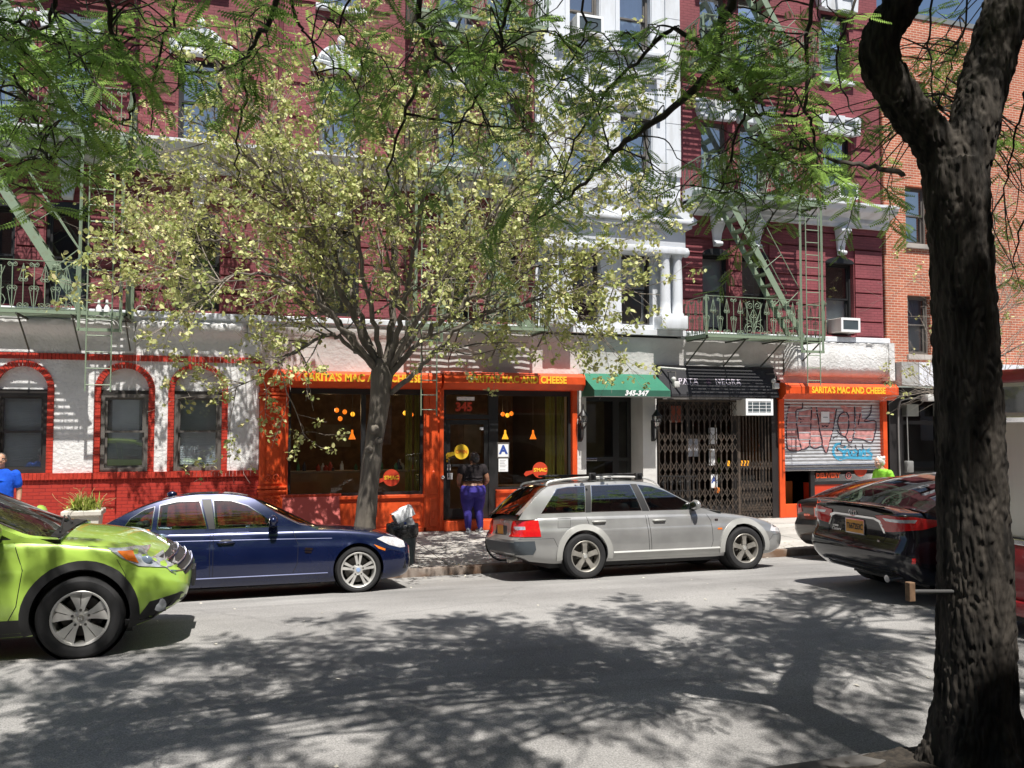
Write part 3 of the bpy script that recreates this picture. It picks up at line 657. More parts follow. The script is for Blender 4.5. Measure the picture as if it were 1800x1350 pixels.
for k in range(3): mb.box(4.38+.0*k, 4.42, .036, .042, 1.68+.07*k, 1.72+.07*k)
mb.build('sticker', YELLOW, SF)
rollbox(SF, .84, 4.16, 3.27, 3.62, 2.52, 2.45); rollbox(SF, 4.24, 7.48, 3.27, 3.66, 5.9, 2.28)
# inside: walls, counter, lamps, curtains
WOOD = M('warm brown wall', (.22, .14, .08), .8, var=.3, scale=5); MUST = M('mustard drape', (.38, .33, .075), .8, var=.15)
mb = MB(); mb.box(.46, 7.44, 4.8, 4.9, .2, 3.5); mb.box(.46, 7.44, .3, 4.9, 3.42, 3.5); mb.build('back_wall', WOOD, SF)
mb = MB(); mb.rbox(1.05, 3.85, .2, .55, 1.47, 1.52, .01); mb.rbox(5.6, 7.2, .2, .6, 1.08, 1.13, .01)
mb.box(1.06, 1.1, .2, .5, .3, 1.47); mb.rbox(1.2, 6.5, 3.0, 3.6, .3, 1.35, .02); mb.build('counter', M('counter board', (.30, .22, .15), .5, var=.2), SF)
mb = MB()
for a, b in ((3.5, 3.66), (3.7, 3.82), (6.74, 6.98), (7.02, 7.22)):
    n = 8; mb.grid([[(lerp(a, b, k/n), .2+.03*math.sin(k*1.7), z) for k in range(n+1)] for z in (1.06, 3.2)])
mb.build('drape', MUST, SF, smooth=60)
LAMPO = M('lit orange glass', (1.0, .20, .015), .4, var=0, emit=1.0); LAMPY = M('lit amber glass', (1.0, .42, .03), .4, var=0, emit=1.2)
mb = MB(); mb2 = MB(); rod = MB()
for u, v, yy, m_ in ((592, 721, 1.6, 1), (606, 724, 1.5, 1), (598, 736, 1.5, 1), (620, 728, 1.8, 2), (712, 726, 1.6, 2), (723, 729, 1.5, 1), (884, 728, 1.4, 1), (892, 730, 1.5, 2), (899, 727, 1.6, 1)):
    c = Y(u, v, yy); (mb if m_ == 1 else mb2).ball(c, (.052, .052, .056), 10); rod.tube([(c.x, c.y, c.z), (c.x, c.y, 3.4)], .006, 4)
for u, v, yy, m_ in ((619, 765, .9, 1), (888, 765, .7, 2), (937, 765, .7, 1)):
    c = Y(u, v, yy); (mb if m_ == 1 else mb2).lathe([(.02, .12), (.025, .04), (.08, -.09), (.07, -.09)], Matrix.Translation(c), 14); rod.tube([(c.x, c.y, c.z+.12), (c.x, c.y, 3.4)], .006, 4)
for u in (550, 688): c = Y(u, 760, .8); rod.tube([(c.x, c.y, c.z), (c.x, c.y, 3.4)], .006, 4)
lp = mb.build('lamp_shade', LAMPO, SF, smooth=60); mb2.build('lamp_shade', LAMPY, SF, smooth=60); rod.build('lamp_cord', GREYW, SF)
for x, y, z, e in ((2.0, 1.7, 2.85, 6), (3.5, 1.7, 2.8, 4), (5.9, 1.6, 2.8, 6)):                # the pendants' own light
    pl_ = bpy.data.lights.new('pendant_light', 'POINT'); pl_.energy = e; pl_.color = (1, .66, .34); pl_.shadow_soft_size = .12; po = bpy.data.objects.new('pendant_light', pl_); COL.objects.link(po); po.parent = SF; po.location = (x-SF.location.x, y-SF.location.y, z-SF.location.z)
mb = MB(); cl = []
r_ = random.Random(3)
for k in range(26):
    x = r_.uniform(1.15, 3.75); hh = r_.uniform(.08, .22); rr_ = r_.uniform(.03, .055)
    cl.append((x, r_.uniform(.28, .48), 1.52, rr_, hh))
for k, cm in enumerate([M('table ware white', (.7, .7, .68), .5), M('table ware dark', (.05, .05, .06), .5), M('table ware red', (.5, .06, .03), .5), M('table ware green', (.08, .22, .12), .4)]):
    mb = MB()
    for x, y, z, rr_, hh in cl[k::4]: mb.lathe([(0, 0), (rr_, 0), (rr_, hh*.6), (rr_*.4, hh*.8), (rr_*.4, hh), (0, hh)], Matrix.Translation((x, y, z)), 10)
    mb.build('tableware', cm, SF, smooth=50)
mb = MB(); mb.box(6.0, 6.5, 4.74, 4.8, 1.7, 2.5); mb.box(2.0, 2.9, 4.74, 4.8, 1.9, 2.5); mb.build('picture', M('faded print', (.30, .27, .22), .7, var=.3), SF)
# doorway to the flats
DW = thing('entrance_door', 'black double door of the flats set back under the green awning', 'door', (8.4, .6, .2))
mb = MB()
for a, b, c, d in ((7.66, 7.78, .24, 3.3), (8.62, 8.78, .24, 3.3), (9.0, 9.1, .24, 3.3), (7.78, 8.62, 3.05, 3.3), (7.78, 8.62, .24, .5), (7.78, 8.62, 1.62, 1.72), (8.78, 9.0, 3.05, 3.3), (8.78, 9.0, .24, .5), (8.78, 9.0, 1.62, 1.7)): mb.box(a, b, .62, .7, c, d)
mb.build('door_frame', BLACKF, DW)
mb = MB()
for a, b, c, d in ((7.78, 8.62, .5, 1.62), (7.78, 8.62, 1.72, 3.05), (8.78, 9.0, .5, 1.62), (8.78, 9.0, 1.7, 3.05)): mb.add([(a, .66, c), (b, .66, c), (b, .66, d), (a, .66, d)], [(0, 1, 2, 3)])
mb.build('pane', GLASSSHOP, DW)
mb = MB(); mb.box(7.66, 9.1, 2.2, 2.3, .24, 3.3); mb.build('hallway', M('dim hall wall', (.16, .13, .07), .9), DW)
mb = MB(); mb.rbox(7.85, 8.2, .6, .63, 1.64, 1.70, .004); mb.box(7.72, 7.75, .58, .62, 1.55, 1.7); mb.build('letter_slot', CHROME, DW)
mb = MB(); mb.rbox(7.5, 9.3, -.28, .62, .15, .26, .01); mb.build('doorstep', PAVE, DW)
# low rails by the step
for x0, x1, nm in ((7.52, 8.0, 'leftmost low black rail beside the flats door'), (9.35, 10.35, 'black rail with scrolls in front of the folding gate')):
    rl = thing('step_railing', nm, 'railing', (x0, -.3, .2)); mb = MB()
    mb.bar((x0, -.3, 1.3), (x1, -.3, 1.28), .03, .02)
    for k in range(int((x1-x0)/.11)+1): mb.tube([(x0+.02+.11*k, -.3, .2), (x0+.02+.11*k, -.3, 1.29)], .008, 5)
    for k in range(int((x1-x0)/.22)): swirl(mb, x0+.13+.22*k, 1.12, .06, 1, -.3, .006)
    mb.bar((x0, -.3, .95), (x1, -.3, .95), .02, .015); mb.build('rail', BLACKF, rl)
# tapas bar front behind the folding gate
PF = thing('bar_front', 'dark bar front with notices behind a folding gate', 'shopfront', (11, .3, .2))
DK = M('near black shop front', (.02, .018, .018), .5, var=.2)
mb = MB()
for a, b, c, d in ((9.46, 9.6, .24, 3.9), (10.4, 10.52, .24, 3.2), (11.66, 11.84, .24, 3.2), (12.5, 12.74, .2, 3.9), (9.6, 12.5, 3.0, 3.9), (9.6, 10.4, .24, .6), (10.52, 11.66, .24, .5), (11.84, 12.5, .24, 1.1)): mb.box(a, b, .28, .36, c, d)
mb.box(12.6, 12.78, -.05, .36, .2, 3.7); mb.build('front_frame', DK, PF)
mb = MB(); mb.add([(9.6, .33, .5), (12.5, .33, .5), (12.5, .33, 3.0), (9.6, .33, 3.0)], [(0, 1, 2, 3)]); mb.build('pane', GLASSSHOP, PF)
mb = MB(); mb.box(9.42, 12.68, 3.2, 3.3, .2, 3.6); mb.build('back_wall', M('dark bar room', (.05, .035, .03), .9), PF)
notice(PF, 11.02, 11.24, 2.02, 2.42, .26); notice(PF, 11.02, 11.22, 1.5, 1.9, .26); n_ = notice(PF, 11.06, 11.24, .95, 1.28, .26, words=('A',))
text_mb('A', .2, .01, 0, 1, .003, lambda a, b, d: (11.15+a, .252+d, 1.14+b)).build('lettering', BLUE, n_)
notice(PF, 10.45, 10.74, 1.72, 2.15, .26, (), M('pale poster', (.35, .36, .40), .7)); notice(PF, 9.98, 10.28, 2.55, 2.95, .26, ('x',), M('rust red poster', (.24, .05, .025), .7))
mb = MB(); mb.rbox(11.16, 11.28, .2, .27, .82, .96, .02); mb.build('orange_tag', M('orange tag', (.7, .2, .03), .5), PF)
mb = MB()
for k in range(7): mb.lathe([(0, 0), (.035, 0), (.05, .12), (.02, .13)], Matrix.Translation((11.9+.09*k, .8, 1.45)), 8)
mb.build('tea_light', LAMPY, PF); mb = MB(); mb.box(11.84, 12.5, .6, 1.0, 1.4, 1.45); mb.build('shelf', WOOD, PF)
GT = thing('folding_gate', 'rusty folding scissor gate drawn across the dark bar front', 'gate', (11, 0, .2))
RUST = M('rusty gate iron', (.10, .075, .058), .7, metal=.2, var=.3, scale=12, col2=(.03, .027, .025), thr=(.3, .6))
mb = MB(); xs = [9.52+.152*k for k in range(15)]; xs2 = [11.72+.09*k for k in range(11)]
for x in xs+xs2:
    for s in (-.009, .009): mb.box(x+s-.005, x+s+.005, -.02, -.004, .24, 3.04)
for A, rows in ((xs, (2.92, 2.66, 2.2, 1.94, 1.5, 1.24, .86, .6, .38)), (xs2, (1.5, 1.0, .75, .5, .38))):
    for a, b in zip(A, A[1:]):
        for z in rows:
            mb.bar((a, -.026, z-.12), (b, -.026, z+.12), .006, .014, (0, 0, 1)); mb.bar((a, -.033, z+.12), (b, -.033, z-.12), .006, .014, (0, 0, 1))
mb.box(9.48, 12.6, -.03, .0, .2, .24); mb.box(9.48, 12.6, -.03, .0, 3.04, 3.09); mb.box(11.66, 11.7, -.03, 0, .2, 3.09); mb.build('lattice', RUST, GT)
# right shop with half closed shutter
RS = thing('shopfront', 'orange shop front at the right with a graffiti covered roller shutter half down', 'shopfront', (14.4, 0, .2))
mb = MB(); mb.rbox(12.78, 12.94, -.1, .14, .2, 3.2, .01); mb.rbox(15.92, 16.05, -.1, .14, .2, 3.2, .01); mb.rbox(12.94, 15.92, -.1, .12, .2, .52, .01); mb.build('timber_front', SHOP, RS)
b_ = rollbox(RS, 12.76, 16.12, 3.12, 3.54, 14.62, 2.22, .42)
STEEL = M('galvanised shutter steel', (.44, .45, .47), .42, .3, var=.15, scale=6, stretch=(1, 1, 4))
SZ0, SZ1 = 1.4, 3.14
def shy(z): return .02+.008*math.cos((z-SZ0)/.085*2*math.pi)
mb = MB(); mb.grid([[(x, shy(z), z) for x in np.linspace(12.94, 15.92, 4)] for z in np.arange(SZ0, SZ1+.001, .0085)]); sh = mb.build('roller_shutter', STEEL, RS, smooth=60)
mb = MB(); mb.rbox(12.94, 15.92, -.02, .05, SZ0-.06, SZ0, .01); mb.rbox(12.94, 15.92, -.035, .04, SZ0+.05, SZ0+.1, .01); mb.build('bottom_bar', CHROME, sh)
def gx(px): return 12.94+(px-210)/(1560-210)*2.98
def gz(py): return 3.1-(py-180)/(1085-180)*1.66
def paint(name, loops, mat, lift):                                   # spray paint following the slats
    mb = MB()
    for lp in loops:
        V, T = cdt([(gx(a), gz(b)) for a, b in lp], (), .06); mb.add([(x, shy(z)-lift, z) for x, z in V], T)
    mb.build(name, mat, sh, smooth=60)
PINK = M('dull pink spray paint', (.50, .23, .22), .6, var=.25, scale=8)
paint('graffiti_fill', [[(300, 230), (480, 230), (480, 300), (410, 320), (400, 500), (430, 700), (470, 840), (400, 870), (290, 850), (270, 700), (275, 450)],
                        [(440, 340), (600, 300), (600, 450), (570, 800), (480, 850), (430, 700), (410, 500)],
                        [(620, 270), (660, 270), (700, 500), (740, 780), (660, 830), (590, 800), (585, 600)],
                        [(690, 270), (940, 280), (900, 560), (850, 740), (800, 900), (755, 800), (720, 560)],
                        [(990, 380), (1060, 340), (1110, 400), (1100, 560), (1060, 680), (990, 620), (965, 480)],
                        [(1000, 250), (1190, 230), (1200, 560), (1150, 740), (1100, 740), (1070, 640), (1120, 560), (1120, 380), (1050, 320)],
                        [(1220, 260), (1300, 260), (1300, 420), (1500, 470), (1450, 740), (1190, 690), (1220, 480)]], PINK, .006)
def stroke(pts, wd):
    out = []; pts = [Vector((a, b, 0)) for a, b in pts]; pts = curve_pts(pts, 5); L = []; R = []
    for i, p in enumerate(pts):
        t = (pts[min(i+1, len(pts)-1)]-pts[max(i-1, 0)]).normalized(); n = Vector((-t.y, t.x, 0))*wd/2; L.append(tuple((p+n)[:2])); R.append(tuple((p-n)[:2]))
    return L, R
def spray(name, lines, mat, wd, lift):
    mb = MB()
    for ln in lines:
        L, R = stroke(ln, wd); rows = [[(gx(a), shy(gz(b))-lift, gz(b)) for a, b in r] for r in (L, R)]; mb.grid(rows)
    mb.build(name, mat, sh)
INK = M('dark purple spray paint', (.03, .015, .03), .6, var=.1)
spray('graffiti_outline', [[(310, 260), (275, 450), (268, 700), (285, 845), (380, 868), (460, 850), (430, 700), (405, 500), (400, 320), (480, 290), (490, 210)], [(225, 235), (320, 240)],
    [(460, 850), (520, 840), (565, 790), (590, 600), (610, 270)], [(565, 790), (640, 835), (745, 785), (710, 560), (675, 270)], [(745, 785), (798, 900), (850, 740), (900, 560), (950, 290)],
    [(950, 585), (1000, 650), (1075, 690), (1110, 750), (1160, 730), (1195, 500), (1200, 260)], [(1060, 690), (1110, 560), (1115, 390), (1060, 335), (985, 390), (965, 500), (1010, 650)], [(1170, 700), (1300, 715), (1440, 752), (1500, 470), (1340, 465), (1420, 360), (1440, 230)], [(1240, 545), (1300, 545)], [(1240, 545), (1280, 350)], [(740, 500), (760, 540), (790, 510), (810, 540), (850, 480)], [(440, 420), (490, 470)], [(450, 480), (500, 440)]], INK, 15, .011)
CYAN = M('sky blue spray paint', (.05, .30, .48), .6, var=.1)
spray('graffiti_tag', [[(1010, 770), (930, 790), (895, 880), (930, 960), (1010, 990), (1040, 900), (960, 840)], [(1060, 800), (1050, 990)], [(1050, 900), (1100, 860), (1130, 980)], [(1150, 860), (1145, 980)], [(1180, 860), (1230, 900), (1180, 940), (1240, 980)], [(1270, 850), (1260, 980), (1320, 860), (1340, 980)], [(1420, 850), (1370, 880), (1430, 930), (1370, 980)], [(940, 960), (1440, 985)]], CYAN, 34, .009)
spray('graffiti_tag', [[(890, 700), (960, 660)], [(1020, 720), (1000, 790), (1060, 800)], [(1100, 790), (1160, 830)], [(1200, 790), (1215, 850)], [(1300, 780), (1310, 850)], [(940, 830), (960, 880)], [(1120, 880), (1150, 940)], [(1240, 870), (1230, 950)]], INK, 12, .014)
mb = MB(); mb.box(gx(725), gx(835), -.03, -.012, gz(480), gz(330)); nt_ = mb.build('notice', WPAPER, RS); mb = MB(); mb.box(gx(750), gx(812), -.034, -.028, gz(412), gz(405)); mb.build('print', BLACKF, nt_)
mb = MB(); mb.box(12.94, 15.92, 2.6, 2.7, .2, 3.4); mb.box(12.94, 15.92, .3, 2.7, 1.5, 1.6); mb.build('interior', DK, RS)
mb = MB(); mb.rbox(13.9, 15.9, .06, .5, .52, 1.02, .01); mb.build('stall_riser', RED, RS)
mb = MB(); mb.rbox(13.15, 13.72, .7, .76, .45, 1.04, .01); mb.build('counter_end', M('orange brown board', (.42, .14, .03), .6), RS)
mb = MB()
for a, b, c, d in ((12.94, 13.0, .52, 1.36), (13.78, 13.9, .52, 1.36), (15.84, 15.92, .52, 1.36), (13.9, 15.84, .98, 1.06)): mb.box(a, b, .04, .12, c, d)
mb.build('window_frame', BLACKF, RS)
mb = MB(); mb.add([(13.9, .08, 1.06), (15.84, .08, 1.06), (15.84, .08, 1.36), (13.9, .08, 1.36)], [(0, 1, 2, 3)]); mb.build('pane', GLASSSHOP, RS)
text_mb('DELIVERY', .17, .008, 0, 1, .003, lambda a, b, d: (14.32+a, .06+d, 1.2+b)).build('lettering', M('orange red lettering', (.6, .08, .02), .5), RS)
mb = MB(); mb.lathe([(.07, 0), (.085, 0), (.085, .01), (.07, .01)], Matrix.Translation((14.95, .07, 1.19)) @ Matrix.Rotation(rad(90), 4, 'X'), 20); mb.box(14.94, 14.96, .058, .064, 1.15, 1.23); mb.build('phone_mark', M('pink red mark', (.6, .15, .14), .5), RS)
mb = MB(); mb.prism([(15.32+.2*math.cos(a), 1.36+.2*math.sin(a)) for a in np.linspace(math.pi, 2*math.pi, 14)], lambda p, q, d: (p, d, q), .055, .065); mb.build('pan_sign', RED, RS)

# ---------------------------------------------------------------- awnings, lanterns, air conditioners, lights
AWG = M('green awning canvas', (.02, .15, .09), .7, var=.1); AWD = M('dark green canvas', (.02, .10, .065), .7, var=.1)
aw = thing('awning', 'green sloped canvas awning numbered 345-347 over the flats door', 'awning', (8.46, 0, 3.3))
x0, x1, ya, za, zb = 7.54, 9.42, -.78, 3.68, 3.27
mb = MB(); n = 10; mb.grid([[(lerp(x0, x1, k/n), lerp(0, ya, t), lerp(za, zb, t)-.012*math.sin(k*1.57)*math.sin(t*3.14)) for k in range(n+1)] for t in np.linspace(0, 1, 6)])
mb.add([(x0, 0, za), (x0, ya, zb), (x0, ya, 3.13), (x0, 0, 3.13), (x1, 0, za), (x1, ya, zb), (x1, ya, 3.13), (x1, 0, 3.13)], [(0, 1, 2, 3), (4, 5, 6, 7)]); mb.build('canvas', AWG, aw)
mb = MB(); mb.box(x0, x1, ya-.004, ya+.004, 3.13, zb); vl = mb.build('valance', AWD, aw)
text_mb('345-347', .155, .008, .28, 1.1, .003, lambda a, b, d: (8.56+a, ya-.008+d, 3.2+b)).build('lettering', WPAPER, vl)
mb = MB(); mb.tube([(x0, 0, 3.12), (x0, ya, 3.12), (x1, ya, 3.12), (x1, 0, 3.12)], .012, 6); mb.build('awning_frame', GREYW, aw)
aw = thing('awning', 'black canvas sign awning lettered PATA NEGRA above the folding gate', 'awning', (11, 0, 3.5))
FAB = M('charcoal canvas', (.022, .022, .026), .75, var=.15)
def pfy(z): return -.06-.22*(3.88-z)/.66
mb = MB(); mb.prism([(0, 3.88), (-.06, 3.88), (pfy(3.22), 3.22), (pfy(3.22), 3.16), (0, 3.16)], lambda p, q, d: (d, p, q), 9.46, 12.66); cv = mb.build('canvas', FAB, aw)
LIL = M('pale lilac lettering', (.74, .68, .78), .6, var=.05)
for wd, cx, n in (('PATA', 10.22, 4), ('NEGRA', 11.3, 5)):
    t = text_mb(wd, .2, -.002, 0, 1.12, .003); m2 = MB().add([(cx+v[0], pfy(3.52+v[1])-.004+v[2], 3.52+v[1]) for v in t.v], t.f)
    xs = [v[0] for v in t.v]; a0, a1 = min(xs), max(xs)
    for k in range(n*2):                                            # serifs
        xx = cx+lerp(a0+.02, a1-.02, k/(n*2-1))
        for zz in (3.455, 3.588): m2.box(xx-.022, xx+.022, pfy(zz)-.006, pfy(zz), zz-.004, zz+.004)
    m2.build('lettering', LIL, cv)
mb = MB(); leaf = [(0, -.09), (.05, -.05), (.07, .02), (.03, .1), (.0, .04), (-.03, .09), (-.07, .0), (-.04, -.06)]
mb.prism([(10.76+a, 3.52+b) for a, b in leaf], lambda p, q, d: (p, pfy(q)+d, q), -.004, .0); mb.build('hoof_mark', M('black plum ink', (.03, .012, .03), .6), cv)
mb = MB(); mb.box(9.44, 12.68, -.07, .02, 3.86, 3.91); mb.build('top_rail', BLACKF, aw)
mb = MB(); mb.box(9.5, 12.0, pfy(3.2)+.02, pfy(3.2)+.05, 3.09, 3.17); mb.build('bottom_rail', GREYW, aw)
def lantern(x, label):
    t = thing('wall_lantern', label, 'lantern', (x, -.2, 2.2), 'black coach lanterns beside the flats door'); mb = MB()
    M_ = Matrix.Translation((x, -.22, 0))
    mb.lathe([(0, 2.97), (.012, 2.96), (.02, 2.9), (.015, 2.86), (.045, 2.8), (.09, 2.74), (.125, 2.70), (.12, 2.69), (0, 2.7)], M_, 12); mb.lathe([(0, 2.38), (.02, 2.38), (.05, 2.42), (.06, 2.45), (0, 2.45)], M_, 12)
    mb.tube(curve_pts([(x, -.02, 2.3), (x, -.1, 2.14), (x, -.2, 2.2), (x, -.22, 2.4)], 5), .018, 6); mb.rbox(x-.05, x+.05, -.03, .0, 2.1, 2.6, .01); mb.build('bracket', BLACKF, t, smooth=40)
    mb = MB()
    for k in range(6):
        a = k*math.pi/3; mb.tube([(x+r*math.cos(a), -.22+r*math.sin(a), z) for r, z in ((.055, 2.44), (.1, 2.54), (.118, 2.64), (.115, 2.70))], .007, 5)
    mb.lathe([(.108, 2.56), (.114, 2.56), (.114, 2.575), (.108, 2.575)], M_, 12, True); mb.build('cage', BLACKF, t)
    mb = MB(); mb.lathe([(.045, 2.44), (.09, 2.54), (.108, 2.64), (.105, 2.70)], M_, 12); mb.build('lantern_glass', glass_mat('seeded lantern glass', (.75, .76, .74), .15, .1), t, smooth=60)
    mb = MB(); mb.ball((x, -.22, 2.58), (.03, .03, .05), 10); mb.build('bulb', WPAPER, t, smooth=60)
lantern(7.5, 'black coach lantern on the pier left of the flats door'); lantern(9.36, 'black coach lantern on the white pier right of the flats door')
def acunit(x0, x1, z0, z1, y0, y1, label, front='grid'):
    t = thing('air_conditioner', label, 'air conditioner', (x0, y0, z0), 'window air conditioners'); mb = MB()
    mb.rbox(x0, x1, y0, y1, z0, z1, .012); mb.build('casing', M('off white casing', (.62, .60, .55), .6, var=.12), t)
    mb = MB(); f = .06
    for a, b, c, d in ((x0, x0+f, z0, z1), (x1-f, x1, z0, z1), (x0+f, x1-f, z0, z0+f), (x0+f, x1-f, z1-f, z1)): mb.box(a, b, y0-.02, y0-.001, c, d)
    if front == 'grid':
        for k in range(1, 4): mb.box(lerp(x0, x1, k/4)-.006, lerp(x0, x1, k/4)+.006, y0-.014, y0-.003, z0+f, z1-f)
        for k in range(1, 5): mb.box(x0+f, x1-f, y0-.013, y0-.004, lerp(z0, z1, k/5)-.005, lerp(z0, z1, k/5)+.005)
    mb.build('grille_frame', WPAPER, t)
    mb = MB(); mb.box(x0+f, x1-f, y0-.003, y0+.003, z0+f, z1-f); z = z0+f
    while z < z1-f: mb.box(x0+f, x1-f, y0-.009, y0-.002, z, z+.008); z += .022
    mb.build('coil', M('coil fins', (.16, .20, .22), .5, .3, var=.1), t)
acunit(11.62, 12.38, 2.72, 3.12, -.42, .25, 'white air conditioner above the folding gate'); acunit(14.50, 15.08, 4.84, 5.2, -.30, .22, 'small air conditioner in the window above the graffiti shutter', 'fins'); acunit(7.32, 7.98, 11.52, 11.95, -.38, .2, 'white air conditioner in the white bay near the top', 'fins'); acunit(14.5, 15.1, 8.26, 8.66, -.3, .2, 'air conditioner in the right hand window above the cornice', 'fins')
for x, lb in ((9.72, 'twin flood lamp at the left end of the black awning'), (12.42, 'flood lamp at the right end of the black awning')):
    t = thing('flood_lamp', lb, 'lamp', (x, -.5, 3.5)); mb = MB(); mb.tube([(x, -.05, 3.75), (x, -.48, 3.72), (x, -.5, 3.55)], .012, 6); mb.build('arm', GREYW, t)
    mb = MB(); mb.rbox(x-.07, x+.07, -.56, -.44, 3.36, 3.5, .02); mb.ball((x-.06, -.5, 3.55), .06, 10); mb.build('lamp_head', M('weathered white lamp', (.5, .5, .48), .5), t, smooth=45)
t = thing('pole', 'short white pole sticking out above the green awning', 'pole', (9.5, -.4, 3.8)); mb = MB(); mb.tube([(9.46, -.0, 3.86), (9.95, -.55, 3.78)], .022, 8); mb.build('tube', M('chalky white pipe', (.6, .6, .58), .5), t)
tag(t.children[0]) 
# ---------------------------------------------------------------- orange brick building next door
B2 = thing('apartment_building', 'orange brick building at the right with a pizzeria below', 'building', (20, 0, .2))
mb = MB(); wc = [(16.85, 17.6), (18.9, 19.7), (21.2, 22.0), (23.4, 24.2), (26, 26.8)]; wl = [(4.35, 5.92), (7.3, 8.85), (10.35, 11.75)]
cells(mb, 16.15, 40, 4.05, 13.45, -.02, [(a, b, c, d) for a, b in wc for c, d in wl], .3); mb.box(16.12, 40, .4, 9, 4, 13.4); mb.box(16.14, 16.16, -.02, .4, 4.05, 13.45); mb.build('wall', BRICKORANGE, B2)
mb = MB(); mb.box(16.1, 40, -.05, .5, 13.45, 13.58); mb.build('coping', M('lead coping', (.16, .17, .17), .7), B2)
for a, b in wc:
    for c, d in wl:
        window(a, b, c, d, .1, GREYW, random.choice([(1, 0), (1, 1), (0, 3)]), parent=B2); mb = MB(); mb.rbox(a-.06, b+.06, -.09, .1, c-.13, c-.005, .012); mb.build('sill', M('stone sill', (.34, .31, .28), .8), B2)
mb = MB(); mb.box(16.16, 16.55, -.04, .2, .2, 3.45); mb.box(19.2, 40, -.04, .2, .2, 3.45); mb.box(16.12, 40, .9, 1.0, .2, 3.5); mb.box(16.5, 19.4, -.1, .8, 3.3, 3.47)
for a, b, c, d in ((17.0, 17.1, .3, 3.3), (18.2, 18.3, .3, 3.3), (17.1, 18.2, 2.5, 2.6), (18.3, 19.2, 1.0, 1.1)): mb.box(a, b, .5, .6, c, d)
mb.build('shop_front', DK, B2)
mb = MB(); mb.add([(17.1, .55, .3), (19.2, .55, .3), (19.2, .55, 3.3), (17.1, .55, 3.3)], [(0, 1, 2, 3)]); mb.build('shop_window', GLASSSHOP, B2)
for a, b in ((17.05, 17.45), (18.1, 18.6)): mb = MB(); mb.rbox(a, b, .3, .5, 2.72, 3.05, .02); mb.build('vent_unit', M('grey vent', (.35, .36, .33), .6), B2)
mb = MB(); mb.tube(curve_pts([(17.1, -.16, 3.2), (16.6, -.14, 3.16), (16.42, -.12, 3.0), (16.40, -.1, 2.2), (16.42, -.1, .9)], 5), .022, 8); mb.tube([(16.68, -.1, 2.9), (16.70, -.1, 1.55)], .016, 6); mb.rbox(16.6, 16.82, -.16, -.04, 1.25, 1.55, .02); mb.build('conduit', M('grey conduit', (.26, .26, .25), .5, .3), B2, smooth=40)
sg = thing('shop_sign', 'white pizzeria fascia with a dark red plaque on the orange brick building', 'sign', (18, -.3, 3.7))
mb = MB(); mb.box(16.72, 24.5, -.52, -.02, 3.5, 4.1); mb.build('fascia', M('white sign panel', (.72, .74, .80), .4, var=.04), sg)
mb = MB(); mb.box(16.18, 16.715, -.5, -.03, 3.5, 4.1); mb.build('end_panel', M('grey sign end', (.40, .40, .39), .5), sg)
mb = MB(); mb.prism([(17.28, 4.0), (18.55, 4.0), (18.45, 3.68), (17.36, 3.68)], lambda p, q, d: (p, d, q), -.528, -.518); pl = mb.build('plaque', M('dark red plaque', (.30, .035, .03), .5), sg)
text_mb('mo', .27, .012, 0, 1, .003, lambda a, b, d: (17.68+a, -.535+d, 3.83+b)).build('lettering', WPAPER, pl)
fl = thing('flood_lamp', 'white flood lamp under the pizzeria fascia', 'lamp', (17, -.3, 3.2)); mb = MB(); mb.rbox(17.0, 17.3, -.5, -.25, 3.1, 3.28, .02, None); mb.ball((17.38, -.35, 3.2), .09, 10); mb.build('lamp_head', MATS['weathered white lamp'], fl, smooth=45)
# ---------------------------------------------------------------- fire escapes
def spiral(mb, x, y, z, r, s=1, up=1, th=.007, turns=1.6, n=22, ax=0, start=-.5):
    pts = []
    for k in range(n+1):
        a = math.pi*(start+2*turns*k/n); q = r*(1-.85*k/n); h = s*q*math.cos(a); v = up*q*math.sin(a)
        pts.append((x+h, y, z+v) if ax == 0 else (x, y+h, z+v))
    mb.tube(pts, th, 4)
def rail_panel(mb, mbr, x0, x1, y, z, ax=0, big=True):
    """scroll work railing between two points, .9 m high"""
    pt = lambda t, h: (t, y, z+h) if ax == 0 else (y, t, z+h)
    mbr.bar(pt(x0, .9), pt(x1, .9), .035, .012); mbr.bar(pt(x0, .03), pt(x1, .03), .03, .012)
    n = max(2, int((x1-x0)/.17)); mid = n//2 if big and n > 7 else -9
    for k in range(n+1):
        t = lerp(x0, x1, k/n); mb.tube([pt(t, .03), pt(t, .84 if abs(k-mid) != 1 else .8)], .0085, 5)
        if abs(k-mid) <= 1 and k != mid: continue
        S = lambda dx, dz, r, s, up, tn=1.4: spiral(mb, *( (t+dx, y, z+dz) if ax == 0 else (y, t+dx, z+dz)), r*1.3, s, up, .0078, tn, 16, ax)
        if k == mid:
            for s in (-1, 1):
                S(s*.1, .72, .075, s, -1, 1.7); S(s*.045, .46, .05, s, 1); S(s*.12, .16, .11, s, -1, 1.8)
                mb.tube([pt(t, .05), pt(t+s*.12, .45), pt(t+s*.23, .78)], .008, 5); mb.tube([pt(t+s*.02, .62), pt(t+s*.1, .46), pt(t, .2)], .007, 5)
                mb.tube([pt(t+s*.02, .28), pt(t+s*.09, .36), pt(t+s*.13, .35), pt(t+s*.22, .4)], .007, 5)
            continue
        if k % 2 == 0:
            for s in (-1, 1): S(s*.035, .82, .035, s, -1); S(s*.035, .4, .04, s, 1); mb.tube([pt(t+s*.07, .38), pt(t+s*.02, .07)], .0065, 4)
        else:
            for s in (-1, 1): S(s*.033, .55, .035, s, -1); mb.tube([pt(t+s*.065, .56), pt(t+s*.01, .8)], .0065, 4); S(s*.045, .09, .04, s, 1)
